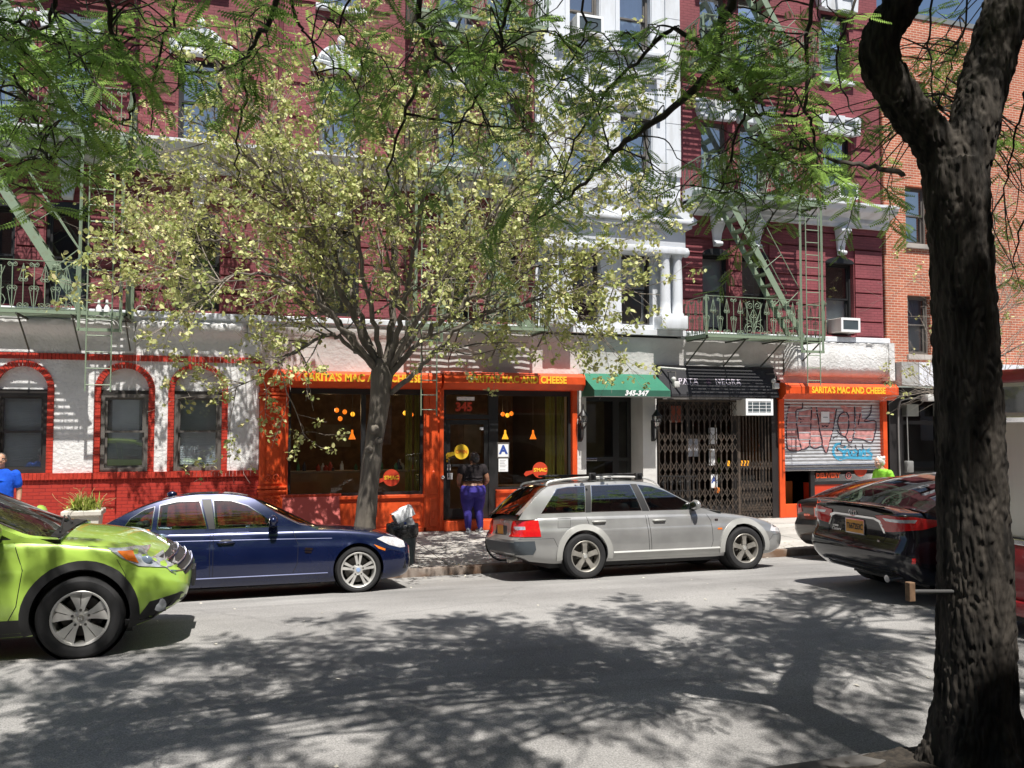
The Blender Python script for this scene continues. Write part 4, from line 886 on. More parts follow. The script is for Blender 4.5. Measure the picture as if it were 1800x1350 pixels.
def fire_escape(xa, xb, label, gap, drop, step_x, levels=(4.55, 7.85, 11.15), top=14.4, dep=1.08, topl=None, side=1):
    T = thing('fire_escape', label, 'fire escape', (xa, 0, levels[0]), 'pale green iron fire escapes on the tenement')
    for li, z in enumerate(levels):
        mb = MB(); y0 = -dep
        mb.box(xa, xb, y0, y0+.03, z-.05, z+.02); mb.box(xa, xa+.03, y0, -.02, z-.05, z+.02); mb.box(xb-.03, xb, y0, -.02, z-.05, z+.02); mb.box(xa, xb, -.06, -.02, z-.05, z+.02)
        op = (step_x+.05-1.35, step_x+.35) if li else (gap[0]-.02, gap[1]+.02)     # opening for stair or ladder
        yy = y0+.05
        while yy < -.08:
            if li and yy < -.42:
                mb.box(xa+.03, op[0]-.6, yy, yy+.035, z-.012, z); mb.box(op[1]-.75, xb-.03, yy, yy+.035, z-.012, z)
            elif not li and yy < -.5:
                a, b = (xa+.03, op[0]) if gap[0] > (xa+xb)/2 else (op[1], xb-.03); mb.box(a, b, yy, yy+.035, z-.012, z)
            else: mb.box(xa+.03, xb-.03, yy, yy+.035, z-.012, z)
            yy += .062
        mb.build('platform', FEGREEN, T)
        mb = MB(); mr = MB()
        a, b = (xa, gap[0]-.04) if gap[0] > (xa+xb)/2 else (gap[1]+.04, xb)
        if li: a, b = xa, xb
        rail_panel(mb, mr, a, b, y0+.01, z); rail_panel(mb, mr, y0, -.05, xa+.015, z, 1, False); rail_panel(mb, mr, y0, -.05, xb-.015, z, 1, False)
        for cx, cy in ((a, y0+.01), (b, y0+.01), (xb-.01, y0+.01), (xa+.01, y0+.01)): mr.bar((cx, cy, z), (cx, cy, z+.92), .035, .035)
        mr.add(mb.v, mb.f).build('railing', FEGREEN, T)
        n = max(3, int((xb-xa)/.85))
        for k in range(n+1):
            x = lerp(xa+.05, xb-.05, k/n); mb = MB(); mb.bar((x, -.02, z-.62), (x+.0, y0+.1, z-.06), .022, .03); mb.bar((x, -.0, z-.06), (x, y0, z-.06), .03, .035); mb.build('bracket', FEDARK, T)
        if li < len(levels)-1 or topl:
            z2 = levels[li+1] if li < len(levels)-1 else topl
            mb = MB(); rise = z2-z-.02; run = rise/1.62; ya, yb = -.98, -.5
            A = Vector((step_x, 0, z+.02)); B = Vector((step_x-run, 0, z2+.0))
            for yy in (ya, yb): mb.bar(A+Vector((0, yy, 0)), B+Vector((0, yy, 0)), .012, .15, (0, 0, 1))
            n = int(rise/.24)
            for k in range(1, n):
                q = A.lerp(B, k/n); mb.box(q.x-.1, q.x+.1, ya, yb, q.z-.008, q.z+.008); mb.box(q.x+.08, q.x+.1, ya, yb, q.z-.03, q.z)
            for yy in (ya-.03, yb+.03):
                H = Vector((.42, yy, .32)); mb.tube([A.lerp(B, .98)+H, A.lerp(B, .32)+H, A.lerp(B, .26)+H+Vector((.03, 0, -.03)), A.lerp(B, .25)+Vector((.1, yy, .02)), A.lerp(B, .25)+Vector((0, yy, 0))], .011, 6)
                for t in (.5, .75): mb.tube([A.lerp(B, t)+Vector((0, yy, 0)), A.lerp(B, t)+H], .009, 5)
            mb.build('stair', FEGREEN, T)
    z = levels[0]; g0, g1 = gap; yl = -dep-.02
    mb = MB()
    for x in (g0, g1): mb.bar((x, yl, z-.32), (x, yl, levels[1]-.05), .05, .03)
    mb.bar((g0-.03, yl, z-.32), (g1+.03, yl, z-.32), .03, .06); mb.bar((g0, yl, levels[1]-.1), (g1, yl, levels[1]-.1), .03, .05)
    mb.build('ladder_guide', FEGREEN, T)
    mb = MB(); l0, l1 = lerp(g0, g1, .2), lerp(g0, g1, .8); zt = drop+4.15
    for x in (l0, l1): mb.tube([(x, yl-.04, drop), (x, yl-.04, zt)], .014, 6)
    zz = drop+.12
    while zz < zt: mb.tube([(l0, yl-.04, zz), (l1, yl-.04, zz)], .011, 5); zz += .3
    mb.build('drop_ladder', FEGREEN, T)
    return T
f1 = fire_escape(-5.6, -1.95, 'fire escape at the left above the arched windows', (-2.76, -2.06), 3.1, -2.72, topl=14.45)
f2 = fire_escape(3.42, 6.36, 'middle fire escape behind the leafy street tree', (3.46, 4.0), 2.68, 6.0, topl=14.45)
f3 = fire_escape(10.2, 13.42, 'fire escape at the right above the folding gate', (12.74, 13.34), 3.42, 12.86, topl=14.45)
# pulley arm with counterweight rope by the left fire escape; pots and bottles standing about
t = thing('pulley_arm', 'rusty bent arm with a coiled rope at the end of the left fire escape', 'pulley arm', (-1.95, -.6, 4.6)); mb = MB()
mb.bar((-1.93, -.6, 4.5), (-1.93, -.6, 5.42), .06, .05); mb.tube([(-1.93, -.6, 5.4), (-1.4, -.45, 5.3), (-1.62, -.4, 4.75)], .014, 6); mb.build('arm', FEGREEN, t)
mb = MB(); mb.tube(curve_pts([(-1.78, -.62, 5.35), (-1.74, -.62, 5.0), (-1.76, -.62, 4.75)]), .008, 5); mb.lathe([(.10, -.02), (.12, 0), (.10, .02), (.08, 0)], Matrix.Translation((-1.75, -.62, 4.66)) @ Matrix.Rotation(rad(90), 4, 'X'), 16, True); mb.build('rope', M('pale rope', (.5, .48, .40), .9), t, smooth=50)
for x, lb in ((-2.52, 'left one of two white bottles on the left fire escape'), (-2.38, 'right one of two white bottles on the left fire escape')):
    b = thing('bottle', lb, 'bottle', (x, -.45, 4.555), 'bottles on the fire escape'); mb = MB(); mb.lathe([(0, 0), (.05, 0), (.052, .16), (.02, .24), (.02, .27), (0, .27)], Matrix.Translation((x, -.45, 4.555)), 12); mb.build('body', WPAPER, b, smooth=45)
    mb = MB(); mb.lathe([(0, .26), (.026, .26), (.022, .32), (0, .32)], Matrix.Translation((x, -.45, 4.555)), 10); mb.build('cap', WPAPER, b, smooth=45)
# ---------------------------------------------------------------- cars
def paint_mat(name, col, rough=.28, metal=.35, coat=1.0, dust=.08):
    m_ = M(name, col, rough, metal, var=dust, scale=3, coat=coat); n = m_.node_tree.nodes; l = m_.node_tree.links; b = n['Principled BSDF']
    return m_
CARGLASS = glass_mat('car glass', (.62, .72, .70), .09); CARTINT = glass_mat('tinted car glass', (.16, .21, .22), .14); CARDARK = glass_mat('dark tinted car glass', (.10, .10, .10), .10)
LENSR = M('red lamp lens', (.50, .010, .012), .12, var=.1, scale=30, coat=1); LENSC = M('clear lamp lens', (.55, .57, .60), .08, .5, var=.25, scale=18, coat=1); LENSA = M('amber lamp lens', (.70, .16, .015), .15, var=.1, coat=1); LENSW = M('milky lamp lens', (.72, .70, .70), .15, .2, var=.2, scale=25, coat=1)
PLATE = M('orange yellow number plate', (.66, .30, .045), .5, var=.12, scale=14)
SEC = [(0, .90), (.05, .945), (.14, .975), (.3, .995), (.48, 1.0), (.64, .992), (.70, .985), (.74, .968), (.84, .955), (.92, .94), (.965, .925), (.99, .905), (1.0, .88)]
class Car:
    def __init__(s, sp):
        s.sp = sp; g = sp.get; s.W = sp['W']; s.x0, s.x1 = sp['ext']
        s.deck = smooth_tab(sp['deck']); s.bot = sp['bot']; s.sec = sp.get('sec', SEC)
        a, b = s.x0, s.x1; r0, r1 = sp.get('round', (.5, .6)); e0, e1 = sp.get('endw', (.70, .62))
        s.wid = smooth_tab([(a, e0), (a+.03, e0+(1-e0)*.42), (a+.1, e0+(1-e0)*.7), (a+r0*.6, .975), (a+r0, 1.0), (b-r1, 1.0), (b-r1*.55, .965), (b-.12, e1+(1-e1)*.62), (b-.035, e1+(1-e1)*.35), (b, e1)])
        s.xr = smooth_tab(sp['xr']); s.xf = smooth_tab(sp['xf'])
        s.loft()
        s.zb = smooth_tab(sp['belt']); s.roof = smooth_tab(sp['roof']); s.g0, s.g1 = sp['roof'][0][0], sp['roof'][-1][0]; s.zmax = max(z for _, z in s.roof)
    def ring(s, x):
        w = s.W*interp(s.wid, x); zb = interp(s.bot, x); zt = interp(s.deck, x); cr = min(.05, .25*(zt-zb)); sh = zt-cr
        h = [(0, zb), (.45*w, zb), (.8*w, zb)]+[(w*f, zb+(sh-zb)*t) for t, f in s.sec]
        ws = w*s.sec[-1][1]; h += [(ws*k, sh+cr*(1-k*k)) for k in (.93, .82, .65, .45, .22, 0)]
        out = []
        for y, z in h:
            xx = x; k = max(0, min(1, (x-(s.x1-.7))/.7)); xx += (interp(s.xf, z)-s.x1)*k*k; k = max(0, min(1, ((s.x0+.45)-x)/.45)); xx += (interp(s.xr, z)-s.x0)*k*k
            out.append((xx, y, z))
        return out
    def loft(s):
        xs = [s.x0, s.x0+.015, s.x0+.04, s.x0+.08, s.x0+.14]+list(np.linspace(s.x0+.22, s.x1-.24, 62))+[s.x1-.16, s.x1-.1, s.x1-.05, s.x1-.02, s.x1]
        mb = MB(); rows = []
        for x in xs:
            h = s.ring(float(x)); rows.append(h+[(p[0], -p[1], p[2]) for p in h[-2:0:-1]])
        mb.grid(rows, True); n = len(rows[0]); H = len(s.ring(0)); mb.f = [f for f in mb.f]
        for ri in (0, len(rows)-1):
            o = ri*n
            for i in range(H-1):
                l0, l1 = (n-i) % n, (n-i-1) % n; q = [o+i, o+i+1, o+l1, o+l0]; q = list(dict.fromkeys(q)); mb.f.append(tuple(q if ri else q[::-1]))
        s.mb = mb; s.bvh = BVHTree.FromPolygons([Vector(v) for v in mb.v], mb.f)
    def hit(s, a, b, axis, side):
        """axis y: (x, z) seen from the side; axis x: (y, z) seen from the end; axis z: (x, y) from above"""
        if axis == 'y': o, d = Vector((a, 3*side, b)), Vector((0, -side, 0))
        elif axis == 'x': o, d = Vector((7*side, a, b)), Vector((-side, 0, 0))
        else: o, d = Vector((a, b, 4)), Vector((0, 0, -1))
        p, n, _, _ = s.bvh.ray_cast(o, d)
        if p is None: p, n, _, _ = s.bvh.find_nearest(Vector((a, side*s.W*.93, b)) if axis == 'y' else Vector((s.x0+.1 if side < 0 else s.x1-.1, a, b)) if axis == 'x' else o+d*3)
        if n.dot(d) > 0: n = -n
        return p, n
    def gw(s, x):                                                    # half widths of the cabin at belt and roof
        f = interp(s.wid, x); return s.W*.955*min(1, f+.03)*s.sp.get('beltf', .935), s.W*s.sp.get('rooff', .70)
    def gside(s, x, z):
        wb, wr = s.gw(x); zb = interp(s.zb, x); t = (z-zb)/(s.zmax-.05-zb); return lerp(wb, wr, t)+.035*math.sin(max(0, min(1, t))*math.pi)*.6
    def gtop(s, x):
        zR = interp(s.roof, x); zb = interp(s.zb, x); fr = max(0, min(1, (x-s.sp['ws'])/max(.01, s.g1-s.sp['ws']))); c = min(.045+.10*fr*(1-fr)*2+.05*fr, max(.004, .75*(zR-zb+.02))); ze = zR-c; return zR, ze, s.gside(x, ze)
    def top_pt(s, x, v):
        zR, ze, we = s.gtop(x); return Vector((x, v*we, ze+(zR-ze)*(1-abs(v)**2.4)))
    def cabin(s):
        xs = np.linspace(s.g0, s.g1, 64); rows = []
        for x in xs:
            x = float(x); zR, ze, we = s.gtop(x); zb = interp(s.zb, x)-.07
            side = [(x, s.gside(x, lerp(zb, ze, t)), lerp(zb, ze, t)) for t in np.linspace(0, 1, 10)]; top = [tuple(s.top_pt(x, v)) for v in (.97, .9, .78, .6, .4, .2, 0)]
            h = side+top; rows.append(h+[(p[0], -p[1], p[2]) for p in h[-2::-1]])
        mb = MB(); mb.grid(rows); return mb
def patch_mb(fn, outer, holes=(), step=.05, off=.004, rim=.012, center=(0, 0, .6)):
    V, T = cdt(outer, holes, step); pts = []; nrm = []
    for a, b in V:
        p = fn(a, b)
        if isinstance(p, tuple): p, n = p
        else:
            e = .004; q1 = fn(a+e, b); q2 = fn(a, b+e); n = (q1-p).cross(q2-p).normalized()
            if n.dot(p-Vector((p.x*.7, 0, center[2]))) < 0: n = -n
        pts.append(p); nrm.append(n)
    mb = MB(); mb.add([p+n*off for p, n in zip(pts, nrm)], T)
    if rim:
        cnt = {}
        for t in T:
            for i in range(3): e = (t[i], t[(i+1) % 3]); cnt[tuple(sorted(e))] = cnt.get(tuple(sorted(e)), 0)+1
        k = len(mb.v); idx = {}
        for e, c in cnt.items():
            if c == 1:
                for i in e:
                    if i not in idx: idx[i] = len(mb.v); mb.v.append(tuple(pts[i]-nrm[i]*rim))
                mb.f.append((e[0], e[1], idx[e[1]], idx[e[0]]))
    return mb
def wheel(root, x, y, r, side, style, rimr, rimmat, wd=.21, steer=0, bolt=True):
    Mx = Matrix.Translation((x, y, r)) @ Matrix.Rotation(steer, 4, 'Z') @ Matrix.Rotation(rad(90)*(1 if side < 0 else -1), 4, 'X')     # local +z points outwards
    mb = MB(); k = r-rimr
    mb.lathe([(rimr-.005, -wd/2), (rimr+.02, -wd/2-.006), (r-k*.35, -wd/2-.012), (r-.018, -wd/2+.01), (r, -wd/2+.035), (r, 0), (r, wd/2-.035), (r-.018, wd/2-.01), (r-k*.3, wd/2+.010), (rimr+k*.35, wd/2+.014), (rimr+.015, wd/2+.006), (rimr-.004, wd/2-.004), (rimr-.004, -wd/2)], Mx, 44)
    for h in (-.05, -.017, .017, .05): mb.lathe([(r+.0005, h-.002), (r+.0025, h+.003), (r+.0025, h+.022), (r+.0005, h+.027)], Mx, 44)
    w_ = mb.build('wheel', RUBBER, root, smooth=40, local=True)
    mb = MB(); f = wd/2-.012
    mb.lathe([(rimr, f+.014), (rimr-.004, f+.018), (rimr-.018, f+.012), (rimr-.024, f-.01), (rimr-.035, -.06)], Mx, 44); mb.lathe([(0, f-.012), (.05, f-.012), (.062, f-.02), (.075, f-.05), (.08, f-.07)], Mx, 24)
    R1 = rimr-.018
    def spoke(a, pts, z0, z1, dz=0):
        c, s_ = math.cos(a), math.sin(a); n = len(pts); vs = []
        for q, zz in ((0, z0), (1, z1)):
            for p in pts: vs.append(Mx @ Vector((p[0]*c-p[1]*s_, p[0]*s_+p[1]*c, zz+dz*(p[0]/rimr)+(p[2] if len(p) > 2 and q else 0))))
        mb.add(vs, [tuple(range(n))[::-1], tuple(range(n, 2*n))]+[(i, (i+1) % n, n+(i+1) % n, n+i) for i in range(n)])
    for q in range(5):
        a = q*2*math.pi/5+math.pi/2
        if style == 'double':
            for s_ in (-1, 1): spoke(a+s_*.17, [(.055, -.014), (R1*.6, -.0165), (R1, -.021), (R1, .021), (R1*.6, .0165), (.055, .014)], f-.055, f-.014, .012)
        elif style == 'fat': spoke(a, [(.055, -.035), (R1*.7, -.034), (R1, -.047), (R1, .047), (R1*.7, .034), (.055, .035)], f-.06, f-.016, .016)
        elif style == 'twist':
            for s_ in (-1, 1): spoke(a+s_*.24, [(.05, -.016*s_, -.004), (R1*.55, -.026*s_, -.002), (R1, -.052*s_, -.02), (R1, .040*s_, .004), (R1*.55, .018*s_, .003), (.05, .012*s_, 0)], f-.05, f-.012, .012)
        else: spoke(a, [(.05, -.03), (R1, -.06), (R1, .06), (.05, .03)], f-.05, f-.014)
    ri = mb.build('rim', rimmat, w_, smooth=35, local=True)
    mb = MB(); mb.lathe([(.0, -.02), (rimr*.72, -.02), (rimr*.72, -.04), (0, -.04)], Mx, 30)
    for q in range(5):
        a = q*2*math.pi/5+math.pi/2+(0 if style != 'fat' else math.pi/5); mb.lathe([(0, f-.006), (.012, f-.008), (.012, f-.03)], Mx @ Matrix.Translation((.07*math.cos(a), .07*math.sin(a), 0)), 8)
    mb.build('brake_disc', M('dull steel', (.10, .095, .09), .5, .7, var=.2) if 'dull steel' not in MATS else MATS['dull steel'], w_, smooth=40, local=True)
    mb = MB(); mb.lathe([(0, f-.004), (.028, f-.004), (.031, f-.010), (.03, f-.016)], Mx, 20); mb.build('hub_cap', sp_hub[0], w_, local=True, smooth=40)
    return w_
sp_hub = [PLASTIC]
def build_car(sp, label, loc, group=None, roll=0, yaw=0):
    car = Car(sp); g = sp.get; W = car.W; root = thing(sp['name'], label, 'car', loc, group); root.rotation_euler = (roll, 0, yaw); root['kind_note'] = ''; del root['kind_note']
    paint = sp['paint']; low = sp.get('low', PLASTIC); lk = dict(local=True)
    # body shell with wheel arches and cabin well cut out
    cut = MB()
    for x in sp['axles']:
        for sd in (-1, 1): cut.lathe([(0, W-.34), (sp['arch'], W-.34), (sp['arch'], W+.2), (0, W+.2)], Matrix.Translation((x, 0, sp['r']+sp.get('archz', .02))) @ Matrix.Rotation(rad(-90)*sd, 4, 'X'), 40)
    a, b = sp['well']; cut.box(a, b, -W*.80, W*.80, .36, 1.6)
    ob = link('tmp', car.mb.mesh('tmp', None)); oc = link('tmpc', cut.mesh('tmpc', None))
    md = ob.modifiers.new('b', 'BOOLEAN'); md.operation = 'DIFFERENCE'; md.solver = 'EXACT'; md.object = oc; me = apply_mods(ob, []); bpy.data.objects.remove(ob); bpy.data.objects.remove(oc)
    me.materials.clear(); finish(me, paint, 28, False); body = link('body', me, root)
    mb = MB()                                                        # dark inner arches and floor
    for x in sp['axles']:
        for sd in (-1, 1): mb.lathe([(sp['arch']-.004, W-.33), (sp['arch']-.004, W-.035)], Matrix.Translation((x, 0, sp['r']+sp.get('archz', .02))) @ Matrix.Rotation(rad(-90)*sd, 4, 'X'), 40); mb.lathe([(0, W-.33), (sp['arch'], W-.33)], Matrix.Translation((x, 0, sp['r']+sp.get('archz', .02))) @ Matrix.Rotation(rad(-90)*sd, 4, 'X'), 40)
    mb.box(sp['axles'][0]-.5, sp['axles'][1]+.4, -W*.7, W*.7, .17, .26); mb.box(a+.02, b-.02, -W*.79, W*.79, .34, .37); mb.build('underbody', PLASTIC, root, smooth=40, **lk)
    P_ = lambda name, poly, axis, sd, mat, par=root, off=.004, step=.06, rim=.012, holes=(): patch_mb(lambda p, q: car.hit(p, q, axis, sd), poly, holes, step, off, rim).build(name, mat, par, smooth=45, **lk)
    def line(name, pts, axis, sd, mat, par, r=.004, off=.0):
        mb = MB(); out = []
        for (p, q), (p2, q2) in zip(pts, pts[1:]):
            n = max(1, int(math.hypot(p2-p, q2-q)/.04))
            for k in range(n): h, nn = car.hit(lerp(p, p2, k/n), lerp(q, q2, k/n), axis, sd); out.append(h+nn*off)
        h, nn = car.hit(*pts[-1], axis, sd); out.append(h+nn*off); mb.tube(out, r, 5); return mb.build(name, mat, par, **lk)
    # cabin: glass skin, body coloured frames and roof over it
    car.cabin().build('window_glass', sp['glass'], root, smooth=50, **lk)
    e = lambda x: car.gtop(x)[1]
    xs = [car.g0+(car.g1-car.g0)*k/40 for k in range(41)]
    outer = [(car.g0+.01, interp(car.zb, car.g0)-.06)]+[(x, e(x)) for x in xs[1:-1] if e(x) > interp(car.zb, x)+.005]+[(car.g1-.01, interp(car.zb, car.g1)-.06)]
    # dense bottom edge following the belt line
    outer += [(x, interp(car.zb, x)-.065) for x in xs[-2:0:-1]]
    for sd in (-1, 1):
        fn = lambda x, z, sd=sd: Vector((x, sd*car.gside(x, z), z))
        patch_mb(fn, outer, sp['win'], .05, .003, .02).build('side_frame', paint, root, smooth=40, **lk)
        for i, hp in enumerate(sp['win']):
            cx = sum(p for p, _ in hp)/len(hp); cz = sum(q for _, q in hp)/len(hp); inner = [(cx+(p-cx)*(1-.014/max(.1, abs(p-cx)+.05)), cz+(q-cz)*(1-.012/max(.08, abs(q-cz)+.02))) for p, q in hp]
            patch_mb(fn, hp, [inner], .05, .005, .012).build('window_trim', sp.get('trim', PLASTIC), root, smooth=40, **lk)
        if g('pillar'):
            for pl in sp['pillar']: patch_mb(fn, pl, (), .05, .0065, .01).build('pillar', PLASTIC, root, smooth=40, **lk)
    f_ = lambda x, v: car.top_pt(x, v)
    r0, r1 = sp['roofx']; patch_mb(f_, [(r0, -1), (r1, -1), (r1+.04, -.5), (r1+.05, 0), (r1+.04, .5), (r1, 1), (r0, 1), (r0-.03, .5), (r0-.04, 0), (r0-.03, -.5)], (), .09, .003, .015).build('roof', sp.get('roofmat', paint), root, smooth=40, **lk)
    for sd in (-1, 1):
        patch_mb(f_, [(r1-.02, sd), (car.g1-.015, sd), (car.g1-.04, sd*.93), (r1-.02, sd*.91)], (), .07, .0035, .01).build('windscreen_pillar', paint, root, smooth=40, **lk)
        patch_mb(f_, [(r0+.02, sd), (car.g0+.02, sd), (car.g0+.02, sd*sp.get('cpill', .86)), (r0+.02, sd*.9)], (), .07, .0035, .01).build('rear_pillar', paint, root, smooth=40, **lk)
    # wheels
    sp_hub[0] = sp.get('hub', PLASTIC)
    for i, x in enumerate(sp['axles']):
        for sd in (-1, 1): wheel(root, x, sd*(W-.115+sp.get('poke', 0)), sp['r'], sd, sp['style'], sp['rimr'], sp['rim'], steer=sp.get('steer', 0)*(i == 1))
    for x in sp['axles']:
        zc = sp['r']+sp.get('archz', .02); ro = sp['arch']+sp.get('flare', .03); aa = np.linspace(sp.get('fa', rad(-12)), math.pi-sp.get('fa', rad(-12)), 26)
        for sd in (-1, 1):
            ring = [(x+ro*math.cos(q), zc+ro*math.sin(q)) for q in aa]+[(x+(sp['arch']-.003)*math.cos(q), zc+(sp['arch']-.003)*math.sin(q)) for q in aa[::-1]]
            P_('wheel_arch_trim', ring, 'y', sd, sp.get('flaremat', paint), root, sp.get('flareo', .008), .06, .03)
    # sills, doors
    for sd in (-1, 1):
        if g('sill'): P_('sill', sp['sill'], 'y', sd, sp.get('sillmat', low), root, .006, .1, .02)
        for i, d in enumerate(sp['doors']):
            dm = MB(); dobj = P_('door', d, 'y', sd, paint, root, .0012, .07, .01)
            line('door_gap', d+d[:1], 'y', sd, BLACKF, dobj, .0035, .0008)
            hx, hz = sp['handles'][i]; p, n = car.hit(hx, hz, 'y', sd); mh = MB(); T_ = Matrix.Translation(p)
            mh.rbox(-.10, .10, -.014+.012*sd, .014+.012*sd, -.014, .014, .008, T_); mh.tube([p+Vector((-.11, sd*.0, 0)), p+Vector((-.09, sd*.034, .0)), p+Vector((.09, sd*.034, 0)), p+Vector((.11, 0, 0))], .013, 8); mh.build('handle', sp.get('hmat', paint), dobj, smooth=50, **lk)
        if g('mirror'):
            mx, mz = sp['mirror']; my = car.gside(mx, mz)+.01; mm = MB(); T_ = Matrix.Translation((mx, sd*(my+.12), mz+.07))
            mm.ball((0, 0, 0), (.075, .125, .082), 16, None); mm.v = [tuple(T_ @ Vector((q[0]*(1 if q[0] > -.02 else .6), q[1], q[2]))) for q in mm.v]; mr = mm.build('mirror', sp.get('mmat', paint), root, smooth=60, **lk)
            mm = MB(); mm.tube([(mx+.02, sd*(my-.03), mz), (mx, sd*(my+.08), mz+.02)], [.035, .03], 8); mm.build('mirror_stalk', PLASTIC, mr, smooth=50, **lk); mm = MB(); mm.ball((mx-.045, sd*(my+.12), mz+.07), (.006, .105, .062), 14); mm.build('mirror_glass', CHROME, mr, smooth=60, **lk)
    # seats, dashboard, steering wheel
    sm = sp.get('seat', SEAT)
    for x, ys, wd in ((sp['seats'][0], (-.36, .36), .25), (sp['seats'][1], (-.36, .36), .33)):
        for y in ys:
            mb = MB(); mb.rbox(x-.25, x+.27, y-wd, y+wd, .42, .60, .05); mb.rbox(-.06, .07, y-wd, y+wd, 0, .58 if x == sp['seats'][0] else .44, .05, Matrix.Translation((x-.24, 0, .55)) @ Matrix.Rotation(rad(-14), 4, 'Y')); mb.rbox(-.05, .05, y-.13, y+.13, .60 if x == sp['seats'][0] else .43, .76 if x == sp['seats'][0] else .54, .04, Matrix.Translation((x-.24, 0, .55)) @ Matrix.Rotation(rad(-14), 4, 'Y')); mb.build('seat', sm, root, smooth=50, **lk)
    dx = sp['dash']; mb = MB(); mb.rbox(dx-.25, dx+.3, -W*.8, W*.8, .62, interp(car.deck, dx)+.0, .06); mb.build('dashboard', PLASTIC, root, smooth=50, **lk)
    mb = MB(); T_ = Matrix.Translation((dx-.38, .36, .86)) @ Matrix.Rotation(rad(-65), 4, 'Y'); mb.lathe([(.175, -.014), (.19, 0), (.175, .014), (.16, 0)], T_, 24, True); mb.rbox(-.16, .16, -.03, .03, -.01, .01, .005, T_); mb.build('steering_wheel', PLASTIC, root, smooth=50, **lk)
    return car, root, P_, line
def wiper(root, pts):
    mb = MB(); mb.tube(pts, .009, 5); mb.build('wiper', PLASTIC, root, local=True)
def plate(root, c, ax, wd, ht, word, col=PLATE, ink=None, sd=-1):
    x, y, z = c; mb = MB(); mb.rbox(x-.006, x+.006, y-wd/2, y+wd/2, z-ht/2, z+ht/2, .003); p = mb.build('number_plate', col, root, local=True)
    mb = MB()
    for a0, a1, b0, b1 in ((y-wd/2-.008, y+wd/2+.008, z+ht/2-.002, z+ht/2+.01), (y-wd/2-.008, y+wd/2+.008, z-ht/2-.01, z-ht/2+.002), (y-wd/2-.009, y-wd/2, z-ht/2, z+ht/2), (y+wd/2, y+wd/2+.009, z-ht/2, z+ht/2)): mb.box(x-.009, x+.008, a0, a1, b0, b1)
    mb.build('plate_frame', CHROME, p, local=True)
    if word:
        t = text_mb(word, ht*.62, .003, 0, .95, .002); xs = [v[0] for v in t.v]; k = min(1, wd*.9/(max(xs)-min(xs))); m2 = MB().add([(x+sd*.008, y+(-1 if sd > 0 else 1)*(-v[0]*k)*(-1 if sd < 0 else 1)*(1), z+v[1]-.004) for v in t.v], t.f)
        if sd < 0: m2 = MB().add([(x-.009, y-v[0]*k, z+v[1]-.004) for v in t.v], t.f)
        m2.build('lettering', BLACKF if ink is None else ink, p, local=True)
    return p
# --- blue sedan
BLUEP = paint_mat('deep blue car paint', (.004, .010, .050), .25, .4)
sp = dict(name='sedan', W=.885, ext=(-.98, 3.53), paint=BLUEP, glass=CARGLASS, axles=(0, 2.76), r=.317, rimr=.243, arch=.352, style='double', rim=ALLOY, well=(-.25, 2.02), ws=1.35,
    deck=[(-.98, .86), (-.9, .985), (-.75, 1.02), (-.4, 1.02), (0, .985), (.4, .965), (1.2, .955), (1.9, .95), (2.2, .945), (2.6, .925), (3.0, .875), (3.3, .80), (3.44, .735), (3.53, .66)],
    bot=[(-.98, .36), (-.8, .27), (-.4, .19), (3.1, .17), (3.4, .19), (3.53, .24)], xr=[(.25, -.85), (.4, -.96), (.6, -.98), (.8, -.96), (1.0, -.93)], xf=[(.15, 3.46), (.3, 3.52), (.5, 3.53), (.66, 3.525), (.74, 3.50), (.85, 3.40)], endw=(.7, .70), round=(.5, .5),
    belt=[(-.7, .985), (0, .955), (1.0, .935), (1.8, .935), (2.3, .945)], roof=[(-.62, 1.015), (-.25, 1.22), (.15, 1.375), (.5, 1.445), (.85, 1.455), (1.15, 1.43), (1.4, 1.365), (1.75, 1.19), (2.05, 1.04), (2.22, .955)], roofx=(.22, 1.25),
    win=[[(-.28, .985), (.07, .965), (.10, 1.27), (-.02, 1.235), (-.2, 1.12)], [(.13, .96), (.76, .95), (.66, 1.335), (.35, 1.33), (.15, 1.285)], [(.86, .948), (1.68, .945), (1.5, 1.09), (1.28, 1.25), (1.05, 1.325), (.82, 1.34)]], pillar=[[(.78, .945), (.86, .945), (.80, 1.345), (.68, 1.345)]],
    doors=[[(.84, .30), (.84, .92), (1.86, .92), (1.94, .7), (1.93, .45), (1.86, .30)], [(.8, .30), (.8, .92), (-.2, .94), (-.17, .76), (.12, .6), (.32, .42), (.38, .30)]], handles=[(1.0, .765), (.02, .79)], mirror=(1.60, .96), sill=[(.35, .19), (2.36, .19), (2.36, .30), (.35, .30)], sillmat=BLUEP,
    seats=(1.15, .25), dash=1.95, hub=M('blue white roundel', (.25, .35, .55), .3, var=.0), trim=CHROME)
car, r, P_, ln = build_car(sp, 'dark blue sedan parked at the kerb behind the lime green car', (-1.11, -5.33, .085), None, -rad(5.0))
